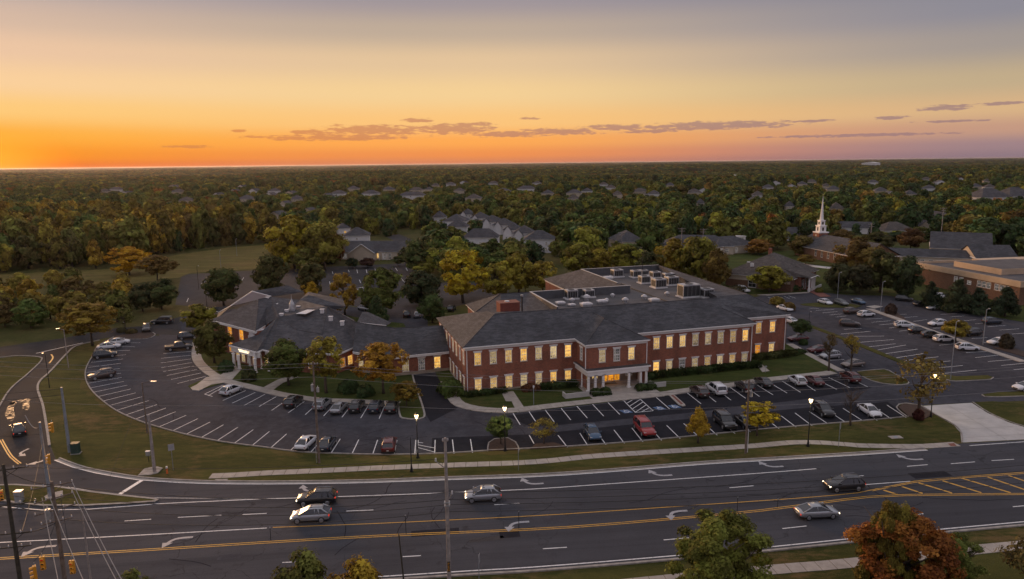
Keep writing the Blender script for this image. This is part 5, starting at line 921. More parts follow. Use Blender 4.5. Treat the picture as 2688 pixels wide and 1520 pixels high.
TY = {  # stations: x, half width, bottom, shoulder, top ; cabin: base rear x, roof rear, roof front, base front, belt z, roof z, half widths ; wheels
 'sedan': dict(st=[(-2.38, .70, .42, .78, .80), (-2.30, .82, .34, .90, .94), (-1.75, .90, .27, .98, 1.01), (-.4, .91, .22, .98, 1.0), (.9, .91, .22, .97, 1.0), (1.6, .90, .24, .90, .97), (2.15, .85, .28, .76, .82), (2.36, .70, .36, .60, .62)], cab=(-2.02, -.85, .18, 1.34, .97, 1.45, .80, .56), wx=(-1.42, 1.42), r=.33, tail=(-2.33, .72), head=(2.18, .64)),
 'suv': dict(st=[(-2.33, .74, .46, .90, .93), (-2.25, .88, .36, 1.10, 1.12), (-1.6, .94, .28, 1.12, 1.13), (-.4, .95, .26, 1.11, 1.13), (.9, .95, .26, 1.09, 1.14), (1.6, .94, .28, 1.04, 1.11), (2.15, .89, .32, .92, .99), (2.33, .74, .42, .74, .76)], cab=(-2.26, -1.72, .12, 1.22, 1.10, 1.68, .87, .64), wx=(-1.38, 1.42), r=.385, tail=(-2.30, .92), head=(2.2, .78)),
 'crossover': dict(st=[(-2.2, .72, .44, .84, .88), (-2.12, .86, .35, 1.06, 1.09), (-1.5, .92, .27, 1.07, 1.09), (-.4, .92, .25, 1.05, 1.08), (.9, .92, .25, 1.02, 1.07), (1.5, .91, .27, .97, 1.04), (2.05, .86, .31, .78, .84), (2.22, .70, .40, .66, .68)], cab=(-2.18, -1.30, .10, 1.26, 1.05, 1.60, .84, .58), wx=(-1.32, 1.36), r=.37, tail=(-2.17, .86), head=(2.06, .72)),
 'bigsuv': dict(st=[(-2.62, .80, .50, .98, 1.0), (-2.55, .96, .40, 1.14, 1.16), (-1.6, 1.0, .33, 1.16, 1.17), (-.4, 1.0, .31, 1.15, 1.16), (1.1, 1.0, .31, 1.14, 1.18), (1.8, .99, .33, 1.10, 1.16), (2.4, .95, .38, 1.0, 1.06), (2.6, .80, .48, .84, .86)], cab=(-2.52, -2.25, .35, 1.15, 1.14, 1.86, .92, .76), wx=(-1.6, 1.6), r=.41, tail=(-2.58, 1.0), head=(2.45, .9)),
 'pickup': dict(st=[(-2.85, .82, .52, 1.02, 1.04), (-2.78, .95, .44, 1.12, 1.13), (-1.6, .98, .38, 1.13, 1.14), (-.4, .98, .34, 1.13, 1.14), (1.2, .98, .34, 1.12, 1.17), (1.9, .97, .36, 1.1, 1.15), (2.55, .93, .40, 1.0, 1.06), (2.75, .80, .48, .84, .86)], cab=(-.95, -.7, .65, 1.4, 1.12, 1.84, .90, .72), wx=(-1.75, 1.75), r=.42, tail=(-2.82, 1.0), head=(2.6, .9))}
_cm = {}
def carparts(ty):
    if ty in _cm: return _cm[ty]
    T = TY[ty]; d = {}
    m = MB(); loft(m, T['st'], bring); d['body'] = m.mesh('body', 'paint_white', True)
    rb, rr, rf, fb, zb, zr, wb, wt = T['cab']
    g = MB(); B = [(rb, -wb, zb), (fb, -wb, zb - .02), (fb, wb, zb - .02), (rb, wb, zb)]; U = [(rr, -wt, zr), (rf, -wt, zr), (rf, wt, zr), (rr, wt, zr)]
    for k in range(4): g.face([B[k], B[(k + 1) % 4], U[(k + 1) % 4], U[k]])
    d['glass'] = g.mesh('glass', 'car_glass')
    r = MB(); xs = [(rr - .14, .9, zr - .05), (rr + .05, 1.03, zr + .0), ((rr + rf) / 2, 1.04, zr + .045), (rf - .05, 1.03, zr + .01), (rf + .12, .92, zr - .05)]
    loft(r, xs, lambda x, w, z: [(x, y * wt * w, zz) for y, zz in ((-1, z - .06), (-1.02, z - .02), (-.9, z + .035), (0, z + .055), (.9, z + .035), (1.02, z - .02), (1, z - .06))]); d['roof'] = r.mesh('roof', 'paint_white', True)
    p = []
    for s_ in (-1, 1):
        q = MB(); q.tube([(fb, s_ * wb * .985, zb - .03), (rf, s_ * wt, zr)], .045, 5); p.append(('pillar', q))
        q = MB(); q.tube([(rb, s_ * wb * .98, zb - .03), (rr, s_ * wt, zr)], .085 if ty != 'sedan' else .07, 5); p.append(('pillar', q))
        q = MB(); xm = (rr + rf) / 2 + .02; q.tube([(xm, s_ * wb * 1.0, zb), (xm, s_ * wt * 1.02, zr)], .04, 5); p.append(('pillar', q))
        if ty in ('suv', 'bigsuv', 'crossover'): xm = rr + .35; q = MB(); q.tube([(xm - .15, s_ * wb * 1.0, zb), (xm, s_ * wt * 1.02, zr)], .07, 5); p.append(('pillar', q))
    d['pillars'] = [x[1].mesh('pillar', 'paint_white', True) for x in p]
    t = MB(); R = T['r']; t.cyl((0, 0), R, R, -.11, .11, 18); d['tyre'] = t.mesh('wheel', 'tyre')
    k = MB(); k.cyl((0, 0), R * .66, R * .60, .111, .125, 14); d['rim'] = k.mesh('rim', 'rim')
    xt, zt = T['tail']; xh, zh = T['head']; W_ = T['st'][1][1]; Wh = T['st'][-2][1]
    d['tail'] = [MB().box(xt - .03, xt + .12, min(s_ * (W_ - .3), s_ * (W_ - .02)), max(s_ * (W_ - .3), s_ * (W_ - .02)), zt - .09, zt + .09) for s_ in (-1, 1)]
    d['head'] = [MB().box(xh - .18, xh + .06, min(s_ * (Wh - .38), s_ * (Wh - .02)), max(s_ * (Wh - .38), s_ * (Wh - .02)), zh - .06, zh + .07) for s_ in (-1, 1)]
    d['mirror'] = [MB().box(fb - .28, fb - .12, min(s_ * (wb + .06), s_ * (wb + .27)), max(s_ * (wb + .06), s_ * (wb + .27)), zb, zb + .16).mesh('mirror', 'paint_white') for s_ in (-1, 1)]
    xr, xf = T['st'][0][0], T['st'][-1][0]
    d['bumper'] = MB().box(xr - .03, xr + .12, -W_ * .86, W_ * .86, .34, .52).mesh('rear_bumper', 'car_trim'); d['grille'] = MB().box(xf - .1, xf + .02, -.5, .5, .40, .60).mesh('grille', 'car_trim')
    d['plate'] = MB().box(xr - .05, xr - .031, -.16, .16, .56 if ty == 'sedan' else .62, .68 if ty == 'sedan' else .74).mesh('number_plate', 'plate_white')
    d['tailm'] = {k: [x.mesh('taillight', k) for x in d['tail']] for k in ('tail_red', 'tail_lit')}; d['headm'] = {k: [x.mesh('headlight', k) for x in d['head']] for k in ('headlamp', 'headlamp_lit')}
    d['rail'] = [MB().tube([(rr + .1, s_ * wt * .92, zr + .07), (rf - .15, s_ * wt * .92, zr + .09)], .025, 5).mesh('roof_rail', 'rim') for s_ in (-1, 1)] if ty in ('suv', 'bigsuv') else []
    d['sunroof'] = MB().box(rf - .85, rf - .15, -.36, .36, zr + .05, zr + .072).mesh('sunroof', 'car_glass') if ty in ('crossover', 'suv') else None
    if ty == 'pickup':
        d['bed'] = MB().box(-2.72, -1.05, -.72, .72, 1.06, 1.165).mesh('cargo_bed', 'car_trim'); d['beds'] = MB().box(-2.80, -.98, .74, .90, 1.10, 1.22).box(-2.80, -.98, -.90, -.74, 1.10, 1.22).box(-2.83, -2.735, -.735, .735, 1.10, 1.22).mesh('bed_rim', 'paint_white')
    _cm[ty] = d; return d
def setm(o, mat):
    o.material_slots[0].link = 'OBJECT'; o.material_slots[0].material = MAT[mat]; return o
def car(px, fpx, ty, paint, label, far=False, lights=False, group='parked cars', rails=True):
    c = G(*px); f = G(*fpx); a = math.atan2(f[1] - c[1], f[0] - c[0]); P_ = 'paint_' + paint; d = carparts(ty); T = TY[ty]
    o = empty('pickup_truck' if ty == 'pickup' else 'car', (c[0], c[1], .03), a, label, 'pickup truck' if ty == 'pickup' else 'car', group)
    setm(link('body', d['body'], o), P_); link('glass', d['glass'], o); setm(link('roof', d['roof'], o), P_)
    for p in d['pillars']: setm(link('pillar', p, o), P_)
    for x in T['wx']:
        for s_ in (-1, 1):
            w = link('wheel', d['tyre'], o, (x, s_ * (T['st'][2][1] - .085), T['r'])); w.rotation_euler = (-math.pi / 2 * s_, 0, 0)
            if not far: link('rim', d['rim'], w)
    for i in (0, 1):
        link('taillight', d['tailm']['tail_lit' if lights else 'tail_red'][i], o); link('headlight', d['headm']['headlamp_lit' if lights else 'headlamp'][i], o)
        if not far: setm(link('mirror', d['mirror'][i], o), P_)
    if not far:
        link('rear_bumper', d['bumper'], o); link('grille', d['grille'], o); link('number_plate', d['plate'], o)
        for r_ in d['rail']: link('roof_rail', r_, o)
        if d['sunroof']: link('sunroof', d['sunroof'], o)
    if ty == 'pickup': link('cargo_bed', d['bed'], o); setm(link('bed_rim', d['beds'], o), P_)
    return o
def cz(zf, c, f, *a, **k): p, q = zf(c, (c[0] + f[0], c[1] + f[1])); return car(p, q, *a, **k)
W_ = 'cars in the curved west car park'; F_ = 'cars in the front car park'; E_ = 'cars in the east car park'; M_ = 'cars driving on the road'
cz(z1, (1045, 420), (100, -8), 'sedan', 'white', 'white sedan nearer the verge of the two at the upper left', group=W_)
cz(z1, (1135, 378), (80, -8), 'sedan', 'white', 'white car half hidden behind the white sedan', group=W_)
cz(z1, (1005, 505), (100, -12), 'suv', 'darkgrey', 'dark estate car below the two white sedans', group=W_)
cz(z1, (975, 702), (-100, 20), 'suv', 'brown', 'dark brown SUV nosed to the curved kerb alone', group=W_)
cz(z1, (1550, 183), (-100, 3), 'bigsuv', 'black', 'black truck sized SUV at the back by the trees', group=W_)
cz(z1, (1402, 250), (-8, 40), 'suv', 'black', 'small black SUV facing the viewer by the mulch island', group=W_)
cz(z1, (1803, 328), (100, -8), 'suv', 'darkgrey', 'grey SUV with roof rails behind the black pickup', group=W_)
cz(z1, (1715, 432), (100, -10), 'pickup', 'black', 'black crew cab pickup truck facing the low building', group=W_)
cz(z3, (392, 1138), (100, -42), 'crossover', 'white', 'white SUV at the plaza tip near the hatched bay', group=W_)
cz(z3, (985, 1250), (75, -60), 'suv', 'black', 'black SUV first left of the wooden pole', group=W_)
cz(z3, (1262, 1275), (70, -65), 'suv', 'silver', 'silver SUV behind the wooden pole', group=W_)
cz(z3, (1420, 1305), (62, -70), 'sedan', 'silver', 'grey sedan between the silver SUV and a black SUV', group=W_)
cz(z3, (1592, 1295), (55, -75), 'suv', 'black', 'black SUV with an amber roof edge in the inner row', group=W_)
cz(z3, (1775, 1298), (50, -75), 'suv', 'navy', 'second dark SUV from the grass island in the inner row', group=W_)
cz(z3, (1925, 1302), (35, -75), 'crossover', 'black', 'dark car under the small orange tree by the grass island', group=W_)
cz(z7, (380, 622), (90, -85), 'sedan', 'white', 'white sedan left of the wooden pole on the outer row', group=W_)
cz(z7, (580, 632), (68, -95), 'sedan', 'navy', 'dark blue sedan right of the wooden pole on the outer row', group=W_)
cz(z7, (1170, 650), (20, -100), 'suv', 'maroon', 'maroon SUV seen from behind alone on the outer row', group=W_)
cz(z8, (928, 535), (40, 60), 'crossover', 'blue', 'blue SUV facing the road on the front row', group=F_)
cz(z8, (1425, 492), (62, 68), 'bigsuv', 'red', 'bright red SUV facing the road', group=F_)
cz(z8, (2190, 428), (70, 62), 'bigsuv', 'black', 'large black SUV with roof rails left of the wooden pole', group=F_)
cz(z8, (2385, 428), (75, 62), 'sedan', 'black', 'black sedan partly behind the yellow tree and pole', group=F_)
cz(z9, (628, 462), (80, 58), 'suv', 'black', 'black SUV beside the lamp post facing the road', group=F_)
cz(z9, (1068, 462), (80, 52), 'sedan', 'white', 'white sedan facing the road near the bare tree', group=F_)
cz(z5, (855, 1298), (-70, -52), 'suv', 'brown', 'brown SUV next to the concrete tongue, tail to the viewer', group=F_)
cz(z5, (1015, 1275), (-75, -55), 'bigsuv', 'white', 'white SUV second from the concrete tongue', group=F_)
cz(z5, (1285, 1252), (-75, -52), 'suv', 'black', 'black SUV behind the wooden pole top by the front walk', group=F_)
cz(z5, (1468, 1205), (-75, -50), 'sedan', 'black', 'black sedan nosed to the front walk left of the white SUV', group=F_)
cz(z9, (378, 172), (-80, -52), 'crossover', 'white', 'white SUV beside the red sedan on the front walk', group=F_)
cz(z9, (542, 170), (-80, -50), 'sedan', 'maroon', 'red sedan right of the white SUV on the front walk', group=F_)
cz(z9, (882, 142), (-85, -48), 'suv', 'maroon', 'maroon SUV by the pointed grass island', group=F_)
cz(z6, (582, 890), (-100, 8), 'sedan', 'maroon', 'maroon sedan in the stall beside the east walk', group=E_)
cz(z6, (695, 950), (-100, 10), 'crossover', 'silver', 'silver hatchback beside the east walk', group=E_)
cz(z6, (912, 1030), (-100, 12), 'sedan', 'tan', 'tan estate car in the last stall of the east walk', group=E_)
cz(z6, (385, 782), (-100, 8), 'sedan', 'maroon', 'maroon car hidden behind the small dark tree', True, group=E_)
cz(z6, (318, 612), (80, 20), 'sedan', 'white', 'white car peeping out beyond the brick corner', True, group=E_)
cz(z6, (262, 492), (80, 20), 'sedan', 'white', 'white car just above the right eave of the brick building', True, group=E_)
for c, f, ty, pn, lbx in (((645, 430), (80, 22), 'sedan', 'white', 'white hatchback on the far island row'), ((800, 440), (80, 22), 'crossover', 'greygreen', 'grey green car between white and blue cars on the island'), ((962, 425), (80, 22), 'sedan', 'blue', 'blue sedan on the far island row'), ((900, 520), (90, -12), 'suv', 'brown', 'brown car just left of a white SUV in the far row'), ((1038, 550), (100, -8), 'crossover', 'white', 'white SUV at the head of the median walk'), ((880, 642), (100, 6), 'suv', 'brown', 'brown SUV with pale side alone in the aisle'), ((1405, 655), (100, 2), 'crossover', 'white', 'white SUV first of the four along the median'), ((1535, 708), (100, -4), 'crossover', 'black', 'black car second of those along the median'), ((1668, 752), (100, 2), 'crossover', 'darkgrey', 'dark grey car between the black and white ones on the median'), ((1780, 790), (100, -4), 'crossover', 'white', 'white SUV fourth along the median walk'), ((2005, 873), (100, 2), 'crossover', 'white', 'white hatchback nearest of the median row'), ((1718, 638), (-100, 8), 'crossover', 'white', 'white hatchback beyond the median left of the yellow tree'), ((2040, 732), (-100, 8), 'suv', 'black', 'dark car beyond the median right of the yellow tree'), ((2300, 815), (-100, 8), 'sedan', 'white', 'white sedan by the dark round bush at right'), ((2240, 620), (100, -6), 'suv', 'navy', 'blue black SUV by the conifers at the right'), ((1400, 402), (100, 8), 'suv', 'black', 'dark SUV first in the row under the far trees'), ((1575, 452), (100, -4), 'sedan', 'black', 'black sedan second in the row under the far trees'), ((1702, 485), (-100, 4), 'sedan', 'silver', 'grey sedan third in the row under the far trees'), ((1345 + 410, 372), (90, 0), 'sedan', 'white', 'white car hidden among the conifers')):
    cz(z6, c, f, ty, pn, lbx, True, group=E_)
cz(z9, (2570, 232), (-100, 8), 'sedan', 'white', 'white car cut by the right edge', group=E_)
cz(z7, (2065, 1135), (-100, 5), 'crossover', 'silver', 'silver SUV driving alone in the middle lane', lights=True, group=M_)
cz(z7, (482, 1168), (-100, 5), 'suv', 'black', 'black SUV driving abreast of a silver one', lights=True, group=M_)
cz(z7, (425, 1330), (-100, 5), 'crossover', 'silver', 'silver SUV driving in front of a black one', lights=True, group=M_)
cz(z9, (822, 1180), (-100, 6), 'suv', 'black', 'black SUV driving left beside the yellow hatching', lights=True, group=M_)
cz(z9, (568, 1440), (100, -6), 'sedan', 'silver', 'silver sedan driving right below the yellow lines', lights=True, group=M_)
cz(z1, (182, 1225), (-30, -120), 'sedan', 'black', 'black sedan driving away on the side road', lights=True, group=M_)
for x, y, dx, dy, ty, pn, lbx in ((2068, 405, 2, -30, 'suv', 'black', 'black SUV in the rear car park behind the link'), (2170, 410, 6, -30, 'crossover', 'silver', 'grey car beside the black SUV in the rear car park'), (2495, 350, 20, -20, 'suv', 'black', 'dark car by the rear trees left of the brick building'), (1650, 170, 60, 4, 'sedan', 'white', 'white car half hidden between rear trees'), (1665, 345, 60, 10, 'sedan', 'silver', 'pale car behind the small rear gable')):
    cz(z3, (x, y), (dx, dy), ty, pn, lbx, True, group='cars in the rear car park')
cz(y6, (910, 935), (60, 10), 'crossover', 'silver', 'pale car parked by the nearest townhouse', True, group='cars in the rear car park')
cz(y7, (905, 1262), (60, 14), 'bigsuv', 'white', 'white van behind the right ridge near the hall', True, group=E_)

# ================================================================ trees and shrubs
def leafmat(name, inst):
    m, t, b = newmat(name); at = t.nodes.new('ShaderNodeAttribute'); at.attribute_name = 'leafvar'
    if inst: src = t.nodes.new('ShaderNodeAttribute'); src.attribute_type = 'INSTANCER'; src.attribute_name = 'tint'; col = src.outputs['Color']
    else: src = t.nodes.new('ShaderNodeObjectInfo'); col = src.outputs['Color']
    v = at.outputs['Fac']
    hsv = t.nodes.new('ShaderNodeHueSaturation'); t.links.new(col, hsv.inputs['Color']); t.links.new(mth('ADD', .485, mth('MULTIPLY', v, .035, tree=t), tree=t), hsv.inputs['Hue']); t.links.new(mth('ADD', .35, mth('MULTIPLY', v, 2.5, tree=t), tree=t), hsv.inputs['Value']); hsv.inputs['Saturation'].default_value = 1.0
    c = hsv.outputs[0]
    t.links.new(c, b.inputs['Base Color']); b.inputs['Roughness'].default_value = .8; b.inputs['Specular IOR Level'].default_value = .15
    tr_ = t.nodes.new('ShaderNodeBsdfTranslucent'); t.links.new(c, tr_.inputs[0]); mx = t.nodes.new('ShaderNodeMixShader'); mx.inputs[0].default_value = .18
    t.links.new(b.outputs[0], mx.inputs[1]); t.links.new(tr_.outputs[0], mx.inputs[2]); t.links.new(mx.outputs[0], t.nodes['Material Output'].inputs[0]); return m
leafmat('leaf', False); leafmat('leaf_far', True)
def leafcloud(name, pts, nrm, size, var, mat='leaf', aspect=.7, seed=0):
    """pts (n,3) leaf centres, nrm (n,3) facing, one quad each; var (n) colour value 0..1"""
    r = np.random.default_rng(seed); n = len(pts); nr = nrm + r.normal(0, .38, (n, 3)); nr /= np.linalg.norm(nr, axis=1)[:, None] + 1e-9
    t = np.cross(nr, r.normal(0, 1, (n, 3))); t /= np.linalg.norm(t, axis=1)[:, None] + 1e-9; b = np.cross(nr, t); s = (size * r.uniform(.45, 1.0, n) * (1 + 1.1 * (r.random(n) < .2)))[:, None]
    q = np.stack([pts - t * s, pts - b * s * aspect + nr * s * .15, pts + t * s, pts + b * s * aspect + nr * s * .15], 1).reshape(-1, 3)
    me = bpy.data.meshes.new(name); me.vertices.add(4 * n); me.vertices.foreach_set('co', q.ravel().astype(np.float32)); me.loops.add(4 * n); me.loops.foreach_set('vertex_index', np.arange(4 * n, dtype=np.int32)); me.polygons.add(n); me.polygons.foreach_set('loop_start', np.arange(0, 4 * n, 4, dtype=np.int32)); me.polygons.foreach_set('loop_total', np.full(n, 4, np.int32))
    a = me.attributes.new('leafvar', 'FLOAT', 'FACE'); a.data.foreach_set('value', np.clip(var, 0, 1).astype(np.float32)); me.materials.append(MAT[mat]); me.update(); me.validate(); return me
def crown(name, kind, n, size, seed, mat='leaf', gap=.0):
    """a unit crown: x, y in about +-.5, z 0..1"""
    r = np.random.default_rng(seed); C_, Rr = [], []
    nc = {'round': 46, 'oval': 50, 'cone': 60, 'spread': 46, 'sparse': 34, 'bush': 26, 'shag': 54, 'loose': 95}[kind]
    while len(C_) < nc:
        z = r.uniform(0, 1); a = r.uniform(0, 2 * math.pi)
        if kind == 'cone': R = .47 * (1 - z) ** .85 + .03; cr = .07 + .09 * (1 - z)
        elif kind == 'oval': R = .48 * math.sin(math.pi * min(1, (z * .92 + .06))) ** .6; cr = .13
        elif kind == 'spread': R = .5 * math.sin(math.pi * (z * .8 + .12)) ** .5; cr = .14
        elif kind == 'shag': R = .5 * math.sin(math.pi * (z * .86 + .09)) ** .6 * (1 + .22 * math.sin(3 * a + seed) * math.cos(5 * z + seed)); cr = .125
        elif kind == 'loose': R = .5 * math.sin(math.pi * (z * .84 + .1)) ** .6 * (1 + .3 * math.sin(3 * a + seed) * math.cos(4 * z + seed)); cr = .075
        else: R = .48 * math.sin(math.pi * (z * .88 + .08)) ** .55; cr = .14
        R *= .88 + .24 * r.random(); k = r.random() ** .45 * .86
        C_.append((R * k * math.cos(a), R * k * math.sin(a), .08 + .84 * z)); Rr.append(cr * r.uniform(.75, 1.35))
    C_, Rr = np.array(C_), np.array(Rr); w = Rr ** 2; ci = r.choice(nc, n, p=w / w.sum())
    d = r.normal(0, 1, (n, 3)); d /= np.linalg.norm(d, axis=1)[:, None]; d[:, 2] = d[:, 2] * .8 + .12; rad = (r.random(n) ** .33)[:, None]
    p = C_[ci] + d * rad * Rr[ci][:, None] * (1 + .35 * r.normal(0, 1, (n, 1)) * (r.random((n, 1)) < .15)); cv = r.random(nc)
    out = p - np.array([0, 0, .45]); out /= np.linalg.norm(out, axis=1)[:, None] + 1e-9
    var = .55 * cv[ci] + .45 * r.random(n); keep = p[:, 2] > .0
    return leafcloud(name, p[keep], (d * .55 + out * .75 + np.array([0, 0, .18]))[keep], size, var[keep], mat, seed=seed)
def trunk(name, seed, h=1.0, limbs=7, bare=False):
    r = random.Random(seed); m = MB(); p = [(0, 0, 0)]; x = y = 0
    for i in range(1, 7): x += r.uniform(-.012, .012); y += r.uniform(-.012, .012); p.append((x, y, .85 * i / 6))
    m.tube(p, [.035, .027, .024, .02, .016, .011, .004], 7)
    for i in range(limbs):
        z = r.uniform(.28, .7); a = r.uniform(0, 6.28); L_ = r.uniform(.2, .38); k = min(5, int(z / .85 * 6)); b = Vector(p[k]) + (Vector(p[k + 1]) - Vector(p[k])) * ((z / .85 * 6) - k)
        e1 = b + Vector((math.cos(a) * L_ * .5, math.sin(a) * L_ * .5, L_ * .42)); e2 = b + Vector((math.cos(a + .2) * L_, math.sin(a + .2) * L_, L_ * .95)); m.tube([b, e1, e2], [.012, .008, .002], 5)
        if bare:
            for q in range(5):
                a2 = a + r.uniform(-1.2, 1.2); s = e1.lerp(e2, r.random()); L2 = L_ * r.uniform(.3, .6); m.tube([s, s + Vector((math.cos(a2) * L2, math.sin(a2) * L2, L2 * r.uniform(.5, 1.2)))], [.005, .0015], 4)
    return m.mesh(name, 'bark', True)
TR = [trunk('trunk', s) for s in range(4)]; TRB = [trunk('trunk', 20 + s, limbs=16, bare=True) for s in range(2)]
N_ = {}
for k, n, s in (('round', 8200, .031), ('oval', 8200, .030), ('cone', 8000, .027), ('sparse', 1500, .029), ('shag', 8600, .030), ('loose2', 7000, .0235), ('spread', 6000, .034)):
    N_[k] = [crown('crown', k.replace('2', ''), n, s, 31 * i + len(k)) for i in range(3 if k in ('round', 'shag', 'oval') else 2)]
MID = {k: [crown('crown', k, 3200, .047, 77 * i + len(k) + 5) for i in range(3)] for k in ('round', 'shag', 'oval', 'spread')}; MID['cone'] = [crown('crown', 'cone', 2600, .042, 9)]
BIG = [crown('crown', 'loose', 44000, .0118, 401), crown('crown', 'loose', 38000, .0118, 402), crown('crown', 'round', 9000, .03, 403)]
# real foliage colours
GREEN, DGREEN, OLIVE, YGREEN, YELLOW, ORANGE, RUST, BROWN, RED = (.055, .075, .018), (.032, .052, .018), (.085, .085, .018), (.13, .125, .018), (.24, .165, .014), (.25, .105, .014), (.15, .058, .016), (.075, .052, .022), (.14, .028, .016)
SHORT = set()
def tree(base, h, w, kind, col, label, group=None, crowns=None, clear=.22, trunkm=None, rz=None, cat='tree', name='tree', bare=False, r=rnd):
    o = empty(name, (base[0], base[1], base[2] if len(base) > 2 else 0), r.uniform(0, 6.28) if rz is None else rz, label, cat, group)
    t = link('trunk', trunkm or r.choice(TRB if bare else TR), o, scale=(h * .9, h * .9, h * 1.0 if not bare else h * 1.08))
    if crowns is not False:
        c = link('crown', r.choice(crowns or N_[kind]), o, (0, 0, h * clear), r.uniform(0, 6.28), scale=(w * 1.18, w * 1.18, h * (1 - clear))); j = r.uniform(.88, 1.12); c.color = (*[min(1, v * j) for v in col], 1)
    return o
def ptree(bx, by, ty, wpx, kind, col, label, clear=.2, **kw):
    b = G(bx, by); h = tall((bx, by), (bx, ty)); w = wpx * PX(b)[2] / FPX; return tree(b, h, w, kind, col, label, clear=clear, **kw)
